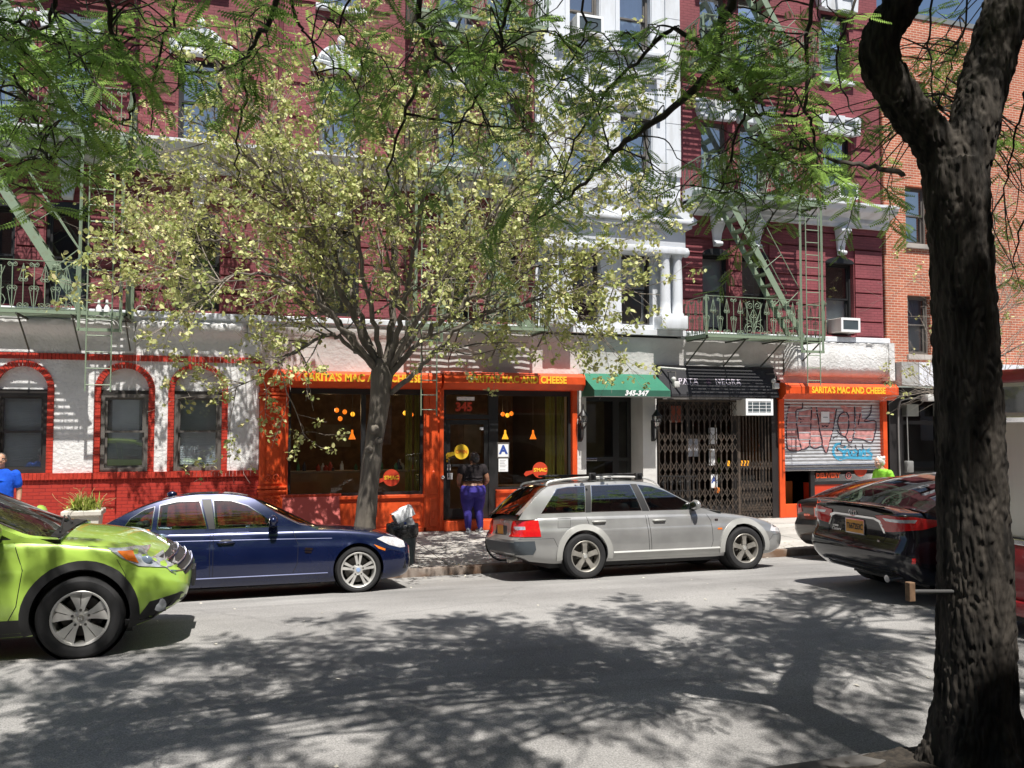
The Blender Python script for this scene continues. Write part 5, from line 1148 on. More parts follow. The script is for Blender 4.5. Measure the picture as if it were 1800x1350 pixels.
for sd in (-1, 1):
    h = P_('headlamp', [(3.02, .735), (3.12, .765), (3.32, .73), (3.42, .68), (3.44, .60), (3.36, .595), (3.2, .64)], 'y', sd, LENSW, r, .006); P_('side_marker', [(2.98, .655), (3.14, .59), (3.13, .565), (2.96, .63)], 'y', sd, LENSA, r, .005)
    P_('fog_vent', [(3.40, .30), (3.49, .31), (3.50, .40), (3.44, .42)], 'y', sd, PLASTIC, r, .004); P_('tail_lamp', [(-.62, .80), (-.93, .78), (-.94, .90), (-.7, .93)], 'y', sd, LENSR, r, .006)
    ln('crease', [(-.6, .80), (.5, .80), (1.5, .785), (2.4, .765)], 'y', sd, BLUEP, r, .006, -.002); ln('sill_trim', [(.4, .305), (2.34, .30)], 'y', sd, BLUEP, r, .010, .004)
    ln('bumper_gap', [(3.36, .55), (3.2, .58), (3.12, .565)], 'y', sd, BLACKF, r, .003); ln('bonnet_gap', [(2.05, .90), (2.5, .88), (3.0, .81), (3.2, .76)], 'y', sd, BLACKF, r, .003)
b_ = P_('wing_badge', [(2.02, .62), (2.13, .615), (2.135, .645), (2.04, .655)], 'y', -1, CHROME, r, .008, .03); P_('wing_badge', [(2.03, .585), (2.12, .58), (2.12, .603), (2.03, .608)], 'y', -1, CHROME, r, .008, .03)
for s_ in (-1, 1): P_('kidney_grille', [(s_*.03, .50), (s_*.22, .51), (s_*.24, .60), (s_*.2, .66), (s_*.04, .65)], 'x', 1, CHROME, r, .006)
P_('lower_grille', [(-.5, .24), (.5, .24), (.45, .36), (-.45, .36)], 'x', 1, PLASTIC, r, .005)
mb = MB(); mb.grid([[(.25+.14*k/4, y*(1-.25*k/4), car.top_pt(.3, 0).z+.008+.055*math.sin(k/4*1.6)) for y in (-.045, -.03, 0, .03, .045)] for k in range(5)][::-1]); mb.ball((.26, 0, car.top_pt(.3, 0).z+.02), (.07, .04, .045), 12); mb.build('roof_aerial', BLUEP, r, smooth=60, local=True)
p, n = car.hit(1.0, .765, 'y', -1); mb = MB(); mb.ball(p, (.105, .012, .04), 14); mb.build('handle_recess', PLASTIC, r, smooth=50, local=True)
# --- silver estate
SILV = paint_mat('silver grey car paint', (.34, .34, .335), .3, .5); SILV2 = M('satin silver cladding', (.42, .42, .40), .45, .3, var=.08, coat=.3)
sp = dict(name='estate_car', W=.9, ext=(-1.12, 3.66), paint=SILV, glass=CARTINT, axles=(0, 2.78), r=.342, rimr=.236, arch=.375, style='fat', rim=ALLOYD, well=(-.85, 2.2), ws=1.3,
    deck=[(-1.12, .93), (-1.0, .985), (-.6, 1.0), (0, 1.0), (1.0, .99), (2.0, .975), (2.4, .965), (2.7, .93), (3.0, .88), (3.3, .81), (3.5, .74), (3.66, .66)],
    bot=[(-1.12, .38), (-.9, .30), (-.5, .25), (3.1, .23), (3.4, .25), (3.66, .30)], xr=[(.3, -.98), (.42, -1.08), (.55, -1.12), (.64, -1.11), (.67, -1.05), (.8, -1.04), (1.0, -.99)], xf=[(.2, 3.52), (.35, 3.62), (.5, 3.66), (.62, 3.64), (.72, 3.57), (.85, 3.45)],
    belt=[(-1.05, .98), (0, .985), (1.0, .975), (2.0, .965), (2.5, .955)], roof=[(-1.02, 1.0), (-.8, 1.21), (-.58, 1.40), (-.42, 1.462), (0, 1.49), (.6, 1.505), (1.0, 1.495), (1.3, 1.45), (1.6, 1.34), (2.0, 1.155), (2.3, 1.015), (2.42, .965)], roofx=(-.47, 1.22), rooff=.72, cpill=.80,
    win=[[(-.66, 1.0), (.06, 1.0), (.12, 1.40), (-.18, 1.395), (-.36, 1.37)], [(.16, 1.0), (1.02, .995), (.9, 1.41), (.22, 1.41)], [(1.16, .992), (2.02, .985), (1.82, 1.11), (1.5, 1.29), (1.25, 1.375), (1.02, 1.405)]], pillar=[[(1.03, .99), (1.15, .99), (1.01, 1.41), (.90, 1.415)], [(.065, .995), (.155, .995), (.215, 1.41), (.125, 1.405)]],
    doors=[[(1.12, .36), (1.10, .96), (2.12, .94), (2.2, .8), (2.2, .48), (2.16, .36)], [(1.08, .36), (1.06, .96), (.05, .97), (.10, .8), (.3, .55), (.44, .36)]], handles=[(1.28, .84), (.26, .855)], hmat=SILV2, mirror=(1.9, .99), sill=[(.45, .25), (2.34, .25), (2.34, .36), (.45, .36)], sillmat=SILV2, flare=.085, flaremat=SILV2, flareo=.022, fa=rad(-8),
    seats=(1.2, .3), dash=2.1, seat=SEATG, hub=SILV2, trim=CHROME, poke=.02)
car, r, P_, ln = build_car(sp, 'silver estate car with roof racks parked before the folding gate', (5.06, -5.31, .09), None, -rad(4.8))
for sd in (-1, 1):
    tl = P_('tail_lamp', [(-.70, .66), (-1.045, .665), (-1.03, .90), (-.72, .905)], 'y', sd, LENSR, r, .008, .04); P_('tail_lamp', [(sd*.50, .665), (sd*.80, .665), (sd*.80, .90), (sd*.52, .90)], 'x', -1, LENSR, r, .008, .04)
    P_('lamp_inset', [(-.92, .765), (-1.03, .765), (-1.03, .815), (-.92, .815)], 'y', sd, LENSC, tl, .012, .03)
    P_('bumper_panel', [(-.82, .40), (-1.05, .40), (-1.08, .60), (-.80, .60), (-.78, .48)], 'y', sd, M('dark grey cladding', (.045, .055, .065), .5, var=.1) if 'dark grey cladding' not in MATS else MATS['dark grey cladding'], r, .010, .05)
    ln('sill_trim', [(.47, .375), (2.32, .37)], 'y', sd, SILV2, r, .022, .0); ln('crease', [(-.6, .90), (.5, .89), (2.0, .885), (3.1, .80)], 'y', sd, SILV, r, .006, -.003)
    P_('headlamp', [(3.3, .60), (3.42, .76), (3.56, .68), (3.6, .56)], 'y', sd, LENSW, r, .006); ln('bumper_gap', [(-1.03, .635), (-.5, .63), (-.44, .5)], 'y', sd, BLACKF, r, .003)
    ln('bumper_gap', [(3.6, .54), (3.35, .54), (3.25, .45)], 'y', sd, BLACKF, r, .003)
    mb = MB(); y_ = lambda x: car.gtop(x)[2]*.93*sd; c = curve_pts([(x, y_(x), car.gtop(x)[1]+.03+h) for x, h in ((-.5, -.01), (-.4, .035), (.2, .05), (1.0, .045), (1.3, .03), (1.42, -.02))], 5); mb.tube(c, .018, 8); mb.build('roof_rail', ALLOY, r, smooth=50, local=True)
fc = P_('fuel_flap', [(-.42, .78), (-.22, .78), (-.2, .92), (-.4, .92)], 'y', -1, SILV, r, .0012); ln('door_gap', [(-.42, .78), (-.22, .78), (-.2, .92), (-.4, .92), (-.42, .78)], 'y', -1, BLACKF, fc, .0025)
for x in (.28, 1.08):
    mb = MB(); z = car.gtop(x)[1]+.12; y_ = car.gtop(x)[2]*.93; mb.bar((x, -y_-.1, z), (x, y_+.1, z), .06, .028)
    for s_ in (-1, 1): mb.rbox(x-.06, x+.06, s_*y_-.04, s_*y_+.04, z-.085, z+.03, .015)
    mb.build('roof_rack', PLASTIC, r, smooth=40, local=True)
mb = MB(); mb.tube([(-.1, .2, car.gtop(0)[0]+.09), (1.35, .2, car.gtop(1)[0]+.10)], .014, 6); mb.rbox(-.3, .5, .1, .3, car.gtop(0)[0]+.075, car.gtop(0)[0]+.11, .01); mb.build('bike_tray', PLASTIC, r, smooth=40, local=True)
P_('rear_panel', [(-.44, .68), (.44, .68), (.42, .90), (-.42, .90)], 'x', -1, SILV, r, .002); P_('plate_recess', [(-.30, .68), (.30, .68), (.28, .82), (-.28, .82)], 'x', -1, PLASTIC, r, .004); P_('bumper_panel', [(-.80, .42), (.80, .42), (.82, .58), (-.82, .58)], 'x', -1, MATS['dark grey cladding'], r, .009)
p, n = car.hit(0, .75, 'x', -1); plate(r, (p.x-.012, 0, .75), 0, .31, .15, '')
mb = MB(); p, n = car.hit(0, .875, 'x', -1)
for k in range(4): mb.lathe([(.030, -.003), (.037, -.003), (.037, .003), (.030, .003)], Matrix.Translation((p.x-.006, (k-1.5)*.052, .875)) @ Matrix.Rotation(rad(90), 4, 'Y'), 18, True)
mb.build('ring_emblem', CHROME, r, local=True); mb = MB(); mb.tube([(-.98, -.55, .33), (-1.1, -.55, .30)], .03, 10); mb.tube([(-.98, -.45, .33), (-1.1, -.45, .30)], .03, 10); mb.build('exhaust', ALLOYD, r, smooth=40, local=True)
q0 = car.top_pt(-.98, .1); q1 = car.top_pt(-.88, -.55); wiper(r, [q0+Vector((-.02, 0, .02)), q1+Vector((-.02, 0, .02))])
wing = P_('wing_badge', [(2.27, .80), (2.33, .80), (2.33, .83), (2.27, .83)], 'y', -1, CHROME, r, .006, .03); P_('side_repeater', [(2.3, .66), (2.38, .66), (2.38, .685), (2.3, .685)], 'y', -1, LENSA, r, .004, .03)
# --- lime green crossover
LIME = paint_mat('lime green car paint', (.37, .56, .085), .3, .15)
sp = dict(name='crossover_car', W=.905, ext=(-1.0, 3.50), paint=LIME, glass=CARTINT, axles=(0, 2.62), r=.362, rimr=.242, arch=.405, style='twist', rim=ALLOY, well=(-.7, 2.2), ws=1.3, steer=rad(0),
    deck=[(-1.0, .98), (-.9, 1.04), (0, 1.06), (1.0, 1.06), (1.9, 1.075), (2.15, 1.085), (2.5, 1.06), (2.9, 1.0), (3.15, .93), (3.35, .83), (3.44, .76), (3.50, .68)],
    bot=[(-1.0, .40), (-.8, .30), (-.5, .24), (2.2, .22), (3.0, .23), (3.25, .28), (3.50, .42)], xr=[(.3, -.9), (.5, -1.0), (.8, -.98), (1.0, -.95)], xf=[(.22, 3.22), (.32, 3.36), (.45, 3.47), (.6, 3.50), (.72, 3.47), (.85, 3.36), (.97, 3.2)],
    belt=[(-.9, 1.06), (0, 1.05), (1.0, 1.035), (1.9, 1.035), (2.45, 1.06)], roof=[(-.95, 1.08), (-.85, 1.36), (-.62, 1.58), (0, 1.65), (.7, 1.655), (1.15, 1.60), (1.5, 1.49), (1.98, 1.27), (2.3, 1.125), (2.44, 1.065)], roofx=(-.6, 1.12), rooff=.74,
    win=[[(-.6, 1.08), (-.1, 1.08), (-.08, 1.47), (-.3, 1.44)], [(0, 1.07), (.72, 1.065), (.62, 1.53), (.02, 1.51)], [(.84, 1.06), (2.05, 1.06), (1.82, 1.19), (1.48, 1.37), (1.14, 1.5), (.76, 1.535)]], pillar=[[(.73, 1.06), (.83, 1.06), (.75, 1.54), (.63, 1.54)]],
    doors=[[(.86, .36), (.82, 1.03), (2.08, 1.03), (2.16, .8), (2.12, .5), (2.05, .36)], [(.8, .36), (.78, 1.03), (-.1, 1.03), (-.05, .9), (.3, .62), (.48, .36)]], handles=[(1.05, .87), (.1, .89)], mirror=(1.93, 1.06), mmat=LIME, sill=[(.42, .23), (2.2, .23), (2.2, .38), (.42, .38)], flare=.075, flaremat=PLASTIC, flareo=.012, fa=rad(-20),
    seats=(1.0, .1), dash=1.95, hub=ALLOYD)
car, r, P_, ln = build_car(sp, 'lime green crossover car driving in at the left of the road', (-3.9, -9.0, .437))
for sd in (-1, 1):
    h = P_('headlamp', [(2.82, .955), (3.02, .935), (3.24, .87), (3.38, .80), (3.43, .745), (3.30, .752), (3.08, .79), (2.95, .86)], 'y', sd, LENSC, r, .008, .04)
    P_('turn_lamp', [(2.90, .925), (3.02, .915), (3.08, .815), (2.98, .85)], 'y', sd, LENSA, h, .012, .03); pass
    pj = MB(); p, n = car.hit(3.14, .83, 'y', sd); pj.ball(p+n*.002, (.055, .02, .045), 14); pj.build('projector_lens', M('lamp projector', (.25, .32, .42), .06, .4, var=0, coat=1) if 'lamp projector' not in MATS else MATS['lamp projector'], h, smooth=60, local=True)
    pk = P_('fog_lamp_panel', [(3.08, .33), (3.18, .47), (3.44, .52), (3.47, .46), (3.35, .33), (3.2, .28)], 'y', sd, PLASTIC, r, .008, .05); pj = MB(); p, n = car.hit(3.26, .43, 'y', sd); pj.lathe([(0, .02), (.045, .018), (.06, .01), (.06, -.02)], Matrix.Translation(p) @ Matrix.Rotation(rad(-90)*sd, 4, 'X'), 16); pj.build('fog_lamp', LENSC, pk, smooth=50, local=True)
    P_('lower_cladding', [(2.98, .23), (3.24, .27), (3.46, .42), (3.36, .33), (3.05, .31), (2.98, .33)], 'y', sd, PLASTIC, r, .010, .05); ln('bumper_gap', [(2.9, .86), (2.98, .72), (2.99, .6)], 'y', sd, BLACKF, r, .0025); ln('bonnet_gap', [(2.08, 1.035), (2.4, 1.01), (2.84, .96)], 'y', sd, BLACKF, r, .003)
gr = P_('grille', [(-.62, .66), (.62, .66), (.60, .83), (-.60, .83)], 'x', 1, PLASTIC, r, .006)
for z in (.69, .74, .79):
    mb = MB(); c = []
    for k in range(21): p, n = car.hit(lerp(-.62, .62, k/20), z, 'x', 1); c.append(p+n*.012)
    mb.tube(c, .013, 6); mb.build('grille_bar', CHROME, gr, smooth=50, local=True)
for sd in (-1, 1):
    for z in (.70, .745): ln('grille_bar', [(3.34, z+.02), (3.47, z-.01)], 'y', sd, CHROME, r, .008, .003)
P_('lower_grille', [(-.45, .36), (.45, .36), (.5, .5), (-.5, .5)], 'x', 1, PLASTIC, r, .006)
p, n = car.hit(0, .57, 'x', 1); mb = MB(); mb.rbox(p.x, p.x+.03, -.17, .17, .47, .64, .006); mb.build('plate_holder', PLASTIC, r, local=True)
for sd in (-1, 1):                                                   # H mark on the hub caps
    mb = MB(); y_ = sd*(.905-.115+.104)
    for a0, a1, b0, b1 in ((-.014, -.008, -.016, .016), (.008, .014, -.016, .016), (-.008, .008, -.003, .003)): mb.box(2.62+a0, 2.62+a1, y_-.003, y_+.003, .362+b0, .362+b1)
    mb.build('hub_mark', CHROME, r, local=True)
wiper(r, [car.top_pt(2.38, -.7)+Vector((.01, 0, .015)), car.top_pt(2.27, .35)+Vector((.01, 0, .02))]); wiper(r, [car.top_pt(2.38, .05)+Vector((.01, 0, .015)), car.top_pt(2.24, .8)+Vector((.01, 0, .02))])
patch_mb(lambda x, v: car.top_pt(x, v), [(2.34, -.9), (2.42, -.9), (2.42, .9), (2.34, .9)], (), .07, .005, .01).build('cowl', PLASTIC, r, smooth=40, local=True)
mb = MB(); mb.tube([(-.25, 0, car.gtop(-.2)[0]), (-.42, 0, car.gtop(-.4)[0]+.2)], .006, 5); mb.build('roof_aerial', PLASTIC, r, local=True)
# --- black sedan driving away at the right
BLKP = paint_mat('black car paint', (.008, .008, .012), .16, .2)
BLKSEC = [(0, .90), (.05, .95), (.14, .98), (.3, 1.0), (.45, 1.0), (.6, .985), (.70, .965), (.78, .955), (.86, .945), (.93, .925), (.97, .90), (.99, .875), (1.0, .845)]
sp = dict(name='sedan', W=.91, ext=(-1.06, 3.79), paint=BLKP, glass=CARTINT, axles=(0, 2.78), r=.335, rimr=.22, arch=.365, style='plain', rim=ALLOYD, well=(-.2, 2.1), ws=1.4, sec=BLKSEC, endw=(.76, .6), round=(.42, .6),
    deck=[(-1.06, 1.065), (-1.0, 1.10), (-.85, 1.105), (-.5, 1.095), (-.2, 1.06), (.2, 1.0), (1.2, .975), (2.0, .965), (2.4, .945), (2.8, .90), (3.3, .79), (3.6, .68), (3.79, .58)],
    bot=[(-1.06, .36), (-.8, .26), (-.4, .2), (3.2, .18), (3.79, .26)], xr=[(.25, -.82), (.38, -.97), (.5, -1.05), (.62, -1.06), (.70, -1.02), (.74, -.98), (.95, -1.0), (1.04, -1.04), (1.12, -1.05)], xf=[(.15, 3.65), (.4, 3.78), (.55, 3.79), (.75, 3.65)],
    belt=[(-.8, 1.075), (-.3, 1.04), (.2, .985), (1.2, .96), (2.0, .95), (2.4, .95)], roof=[(-.72, 1.095), (-.35, 1.25), (.05, 1.375), (.45, 1.44), (.9, 1.455), (1.3, 1.425), (1.7, 1.28), (2.1, 1.07), (2.3, .965)], roofx=(.12, 1.3), cpill=.80,
    win=[[(-.25, 1.05), (.02, 1.01), (.05, 1.28), (-.12, 1.2)], [(.08, 1.0), (.82, .975), (.72, 1.365), (.35, 1.36), (.1, 1.30)], [(.92, .972), (1.75, .965), (1.5, 1.15), (1.2, 1.33), (.86, 1.37)]], pillar=[[(.82, .97), (.92, .97), (.86, 1.375), (.72, 1.37)]],
    doors=[[(.9, .32), (.88, .94), (1.95, .94), (2.02, .6), (1.95, .32)], [(.86, .32), (.84, .94), (-.15, .98), (-.1, .8), (.25, .55), (.42, .32)]], handles=[(1.05, .84), (.08, .86)], mirror=(1.66, .97), seats=(1.1, .2), dash=2.0)
car, r, P_, ln = build_car(sp, 'black sedan with an orange plate driving away beside the dark trunk', (8.16, -9.6, .44))
def rearx(y, z): p, n = car.hit(y, z, 'x', -1); return p.x
for sd in (-1, 1):
    tl = P_('tail_lamp', [(sd*.38, 1.00), (sd*.55, 1.02), (sd*.84, 1.01), (sd*.84, .87), (sd*.62, .83), (sd*.49, .82)], 'x', -1, LENSR, r, .010, .04); P_('tail_lamp', [(-.92, .865), (-.92, 1.01), (-.80, 1.0), (-.46, .955), (-.6, .91), (-.8, .87)], 'y', sd, LENSR, r, .010, .04)
    P_('lamp_inset', [(sd*.50, .985), (sd*.82, .98), (sd*.82, .945), (sd*.54, .95)], 'x', -1, LENSC, tl, .014, .04); P_('reflector', [(-.90, .50), (-.94, .50), (-.94, .56), (-.90, .56)], 'y', sd, LENSR, r, .005, .03)
    ln('boot_gap', [(sd*.66, 1.06), (sd*.56, .98), (sd*.50, .77), (sd*.48, .70)], 'x', -1, BLACKF, r, .003)
P_('chrome_bar', [(-.50, .80), (-.44, .945), (-.34, .975), (.34, .975), (.44, .945), (.50, .80), (.47, .80), (.41, .92), (.33, .948), (-.33, .948), (-.41, .92), (-.47, .80)], 'x', -1, CHROME, r, .010, .04)
plate(r, (rearx(0, .83)-.014, 0, .83), 0, .31, .155, 'T667253C')
mb = MB(); T_ = Matrix.Translation((rearx(0, 1.0)-.008, 0, 1.0)) @ Matrix.Rotation(rad(90), 4, 'Y') @ Matrix.Rotation(rad(90), 4, 'Z')
for rx, ry, ox, oy in ((.062, .043, 0, 0), (.022, .042, 0, 0), (.045, .018, 0, .022)):
    mb.tube([T_ @ Vector((ox+rx*math.cos(a), oy+ry*math.sin(a), 0)) for a in np.linspace(0, 2*math.pi, 28)], .0055, 6, False)
mb.build('emblem', CHROME, r, smooth=60, local=True)
def script(word, y, z, sz, shear=.3, dx=.006):
    t = text_mb(word, sz, .002, shear, 1, .003); MB().add([(rearx(y-v[0], z)-dx, y-v[0], z+v[1]) for v in t.v], t.f).build('lettering', CHROME, r, local=True)
script('Camry', .36, .76, .062); script('SE', -.42, .70, .045, 0); script('HYBRID', .37, .80, .03, .2)
ln('boot_gap', [(-.7, .70), (0, .70), (.7, .70)], 'x', -1, BLACKF, r, .003); P_('diffuser', [(-.6, .30), (.6, .30), (.56, .40), (-.56, .40)], 'x', -1, PLASTIC, r, .006)
mb = MB(); mb.tube([(-.80, -.52, .30), (-1.0, -.52, .285)], .042, 14); mb.build('exhaust', CHROME, r, smooth=40, local=True)
mb = MB(); mb.grid([[(x, y, z) for y in np.linspace(-.6, .6, 9)] for x, z in ((-.97, 1.104), (-1.06, 1.12), (-1.085, 1.118), (-1.06, 1.095))]); mb.build('boot_lip', BLKP, r, smooth=50, local=True)
# --- second dark sedan parked beyond
BLKP2 = paint_mat('dusty black car paint', (.012, .012, .013), .3, .2, .6)
sp2 = dict(sp); sp2.update(name='sedan', W=.88, paint=BLKP2, glass=CARGLASS, ext=(-1.02, 3.55), axles=(0, 2.68), endw=(.72, .6), deck=[(-1.02, 1.02), (-.96, 1.10), (-.8, 1.12), (-.5, 1.11), (-.2, 1.06), (.2, 1.0), (1.2, .975), (2.0, .965), (2.3, .945), (2.7, .90), (3.1, .79), (3.4, .68), (3.55, .58)], xf=[(.15, 3.42), (.4, 3.54), (.55, 3.55), (.75, 3.42)], xr=[(.25, -.84), (.38, -.96), (.5, -1.02), (.66, -1.02), (.72, -.96), (.95, -.97), (1.12, -.99)])
car, r, P_, ln = build_car(sp2, 'dusty black sedan parked at the kerb on the far side of the black sedan', (10.95, -5.35, .08), None, -rad(4.8))
for sd in (-1, 1):
    P_('tail_lamp', [(sd*.52, .86), (sd*.80, .80), (sd*.82, 1.0), (sd*.56, 1.0)], 'x', -1, LENSR, r, .008, .04); P_('tail_lamp', [(-.91, .78), (-.92, .98), (-.7, .97), (-.78, .86)], 'y', sd, LENSR, r, .008, .04)
p, n = car.hit(0, .86, 'x', -1); plate(r, (p.x-.012, 0, .86), 0, .30, .15, '', WPAPER); mb = MB(); p, n = car.hit(0, 1.03, 'x', -1)
mb.lathe([(.042, -.004), (.052, -.004), (.052, .004), (.042, .004)], Matrix.Translation((p.x-.006, 0, 1.03)) @ Matrix.Rotation(rad(90), 4, 'Y'), 22, True); mb.box(p.x-.012, p.x-.004, -.058, .058, 1.022, 1.038); mb.build('emblem', CHROME, r, local=True)
script('SENTRA', .40, .80, .05, 0); P_('diffuser', [(-.6, .34), (.6, .34), (.56, .44), (-.56, .44)], 'x', -1, PLASTIC, r, .006)
# --- red and silver vending truck mostly hidden by the trunk
tr = thing('food_truck', 'red and silver food truck at the right edge behind the dark trunk', 'truck', (8.8, -12.35, .40)); R_ = M('dark red truck paint', (.28, .012, .018), .35, var=.12, coat=.6); S_ = M('brushed aluminium panel', (.55, .55, .50), .35, .6, var=.12, stretch=(1, 1, .2))
mb = MB(); mb.rbox(7.46, 12.2, -13.55, -11.14, 1.35, 3.0, .05); mb.build('body', S_, tr, smooth=40)
mb = MB(); mb.rbox(7.44, 12.22, -13.57, -11.12, .72, 1.3, .04); mb.rbox(7.43, 12.22, -13.58, -11.11, 2.92, 3.06, .03); mb.rbox(7.38, 7.5, -13.5, -11.16, .6, .75, .03); mb.build('red_panel', R_, tr, smooth=40)
mb = MB(); mb.box(7.43, 7.47, -13.4, -11.26, 2.62, 2.88); mb.box(8.2, 11.4, -11.15, -11.11, 2.1, 2.85); mb.build('window', M('dark truck glass', (.03, .035, .035), .08, var=0, coat=1), tr)
mb = MB(); mb.rbox(7.42, 7.47, -13.5, -11.16, 2.52, 2.58, .01); mb.rbox(7.42, 7.46, -13.5, -11.16, 1.3, 1.36, .01); mb.build('trim', CHROME, tr)
for x in (8.3, 11.3):
    for s_, y_ in ((1, -11.26), (-1, -13.42)):
        mb = MB(); mb.lathe([(0, -.1), (.2, -.1), (.36, -.11), (.38, -.08), (.38, .08), (.36, .11), (.2, .1), (0, .08)], Matrix.Translation((x, y_, .78)) @ Matrix.Rotation(rad(-90)*s_, 4, 'X'), 28); mb.build('wheel', RUBBER, tr, smooth=40)
mb = MB(); mb.box(7.6, 12, -13.4, -11.31, .5, .74); mb.build('chassis', PLASTIC, tr)
# ---------------------------------------------------------------- people
def etube(mb, secs, n=20):                      # horizontal elliptical sections (x, y, z, rx, ry)
    rows = [[(x+rx*math.cos(2*math.pi*k/n), y+ry*math.sin(2*math.pi*k/n), z) for k in range(n)] for x, y, z, rx, ry in secs]
    mb.grid(rows, True); mb.f.append(tuple(len(mb.v)-n*len(rows)+k for k in range(n))[::-1]); mb.f.append(tuple(len(mb.v)-n+k for k in range(n)))
def limb(mb, pts, rs, n=12):
    c, r = dens([Vector(p) for p in pts], rs, 4); mb.tube(c, r, n); mb.ball(c[0], rs[0]*.98, 10); mb.ball(c[-1], rs[-1]*.98, 10)
def weld(mb, name, mat, root, vox=.011, it=4):
    o = link('tmp', mb.mesh('tmp', None)); me = apply_mods(o, [('REMESH', dict(mode='VOXEL', voxel_size=vox, use_smooth_shade=True)), ('SMOOTH', dict(iterations=it, factor=.5))]); bpy.data.objects.remove(o)
    me.materials.clear(); me.materials.append(mat); me.polygons.foreach_set('use_smooth', [True]*len(me.polygons)); return link(name, me, root)
def hand(mb, w, d, side, s=1.0):                # w wrist, d direction of the fingers; palm, four bent fingers, thumb
    w = Vector(w); d = Vector(d).normalized(); a = d.orthogonal().normalized(); a = Vector((side, 0, 0)) if abs(d.z) > .7 else Vector((0, 0, 1)); b = d.cross(a).normalized(); a = b.cross(d).normalized()
    mb.tube([w, w+d*.03*s, w+d*.09*s], [.026*s, .034*s, .032*s], 10)
    for k, L in enumerate((.062, .078, .084, .072)):
        o = b*(k-1.5)*.019*s; q = w+d*.085*s+o; mb.tube([q, q+d*L*.45*s-a*.006*s, q+d*L*.8*s-a*.022*s, q+d*L*.9*s-a*.045*s], [.0095*s, .009*s, .0085*s, .007*s], 6)
    q = w+d*.03*s-b*.03*s; mb.tube([q, q+d*.03*s-b*.022*s, q+d*.06*s-b*.02*s-a*.014*s], [.013*s, .011*s, .008*s], 6)
def head(mb, c, s=1.0, tilt=0):
    c = Vector(c); R_ = Matrix.Rotation(tilt, 3, 'X'); q = lambda x, y, z: c+R_ @ Vector((x*s, y*s, z*s))
    mb.ball(q(0, -.01, .03), (.074*s, .094*s, .085*s), 18); mb.ball(q(0, .012, -.03), (.062*s, .078*s, .085*s), 16); mb.ball(q(0, .05, -.085), (.035*s, .035*s, .03*s), 10)
    mb.tube([q(0, .078, .03), q(0, .1, -.015), q(0, .088, -.025)], [.010*s, .016*s, .013*s], 8)                      # nose
    for k in (-1, 1):
        mb.ball(q(.074*k, -.012, -.01), (.012*s, .02*s, .032*s), 8); mb.ball(q(.03*k, .070, .028), (.026*s, .016*s, .010*s), 8); mb.ball(q(.042*k, .058, -.025), (.024*s, .02*s, .02*s), 8)
    mb.tube([q(-.024, .077, -.056), q(0, .086, -.055), q(.024, .077, -.056)], [.007*s, .010*s, .007*s], 8); mb.tube([q(-.02, .076, -.066), q(0, .084, -.067), q(.02, .076, -.066)], [.007*s, .009*s, .007*s], 8)
    return q
def face(root, q, s, brow):
    for k in (-1, 1):
        mb = MB(); mb.ball(q(.030*k, .073, .008), (.013*s, .008*s, .008*s), 10); mb.build('eye', WPAPER, root, smooth=60, local=True)
        mb = MB(); mb.ball(q(.030*k, .080, .008), (.006*s, .004*s, .006*s), 8); mb.build('iris', BLACKF, root, local=True)
        mb = MB(); mb.tube([q(.014*k, .084, .03), q(.032*k, .082, .034), q(.05*k, .068, .028)], [.003*s, .005*s, .003*s], 6); mb.build('eyebrow', brow, root, local=True)
    mb = MB(); mb.tube([q(-.022, .084, -.060), q(0, .094, -.060), q(.022, .084, -.060)], [.003*s, .006*s, .003*s], 6); mb.build('lips', M('lips', (.30, .10, .085), .5, var=0) if 'lips' not in MATS else MATS['lips'], root, smooth=60, local=True)
def cloth(name, col, **k): return M(name, col, .85, var=.18, scale=7, bump=.006, bscale=18, spec=.2, **k)
# woman at the restaurant door, seen from behind (front is +y)
wp = Vector((4.84, -.46, .205)); W_ = thing('person', 'woman in a black top and purple jeans standing at the restaurant door', 'person', wp)
SK1 = M('brown skin', (.26, .125, .075), .5, var=.06, scale=5)
torso = [(0, -.03, .78, .20, .16), (0, -.05, .86, .265, .215), (0, -.045, .93, .262, .205), (0, -.02, 1.0, .225, .16), (0, 0, 1.08, .195, .14), (0, .0, 1.2, .205, .15), (0, 0, 1.3, .215, .14), (0, -.01, 1.38, .19, .105), (0, -.015, 1.43, .11, .075)]
mb = MB(); etube(mb, torso); limb(mb, [(0, -.02, 1.40), (0, -.01, 1.49)], [.062, .056]); q = head(mb, (.03, .0, 1.585), 1.05)
armL = [(-.235, -.015, 1.365), (-.31, -.035, 1.10), (-.24, .17, 1.0)]; armR = [(.235, -.015, 1.365), (.315, -.03, 1.10), (.27, .18, .98)]
for A, s_ in ((armL, -1), (armR, 1)): limb(mb, A, [.068, .054, .033]); hand(mb, A[-1], Vector(A[-1])-Vector(A[-2]), s_)
legL = [(-.125, -.03, .84), (-.115, .0, .47), (-.10, -.03, .09)]; legR = [(.125, -.03, .84), (.135, .01, .47), (.17, -.02, .09)]
for A in (legL, legR): limb(mb, A, [.135, .075, .048])
weld(mb, 'body', SK1, W_); 
mb = MB(); etube(mb, [(0, -.03, .76, .225, .18), (0, -.055, .86, .282, .232), (0, -.05, .94, .272, .218), (0, -.035, .995, .245, .185)])
for A in (legL, legR): limb(mb, A, [.158, .094, .06]); limb(mb, [A[0], Vector(A[0]).lerp(Vector(A[1]), .5), A[1]], [.152, .142, .094])
for A in (legL, legR): mb.ball(Vector(A[0])+Vector((0, -.10, .0)), (.135, .12, .13), 14); limb(mb, [Vector(A[1])+Vector((0, 0, -.02)), Vector(A[1]).lerp(Vector(A[2]), .3)+Vector((0, -.02, 0)), A[2]], [.09, .092, .058])
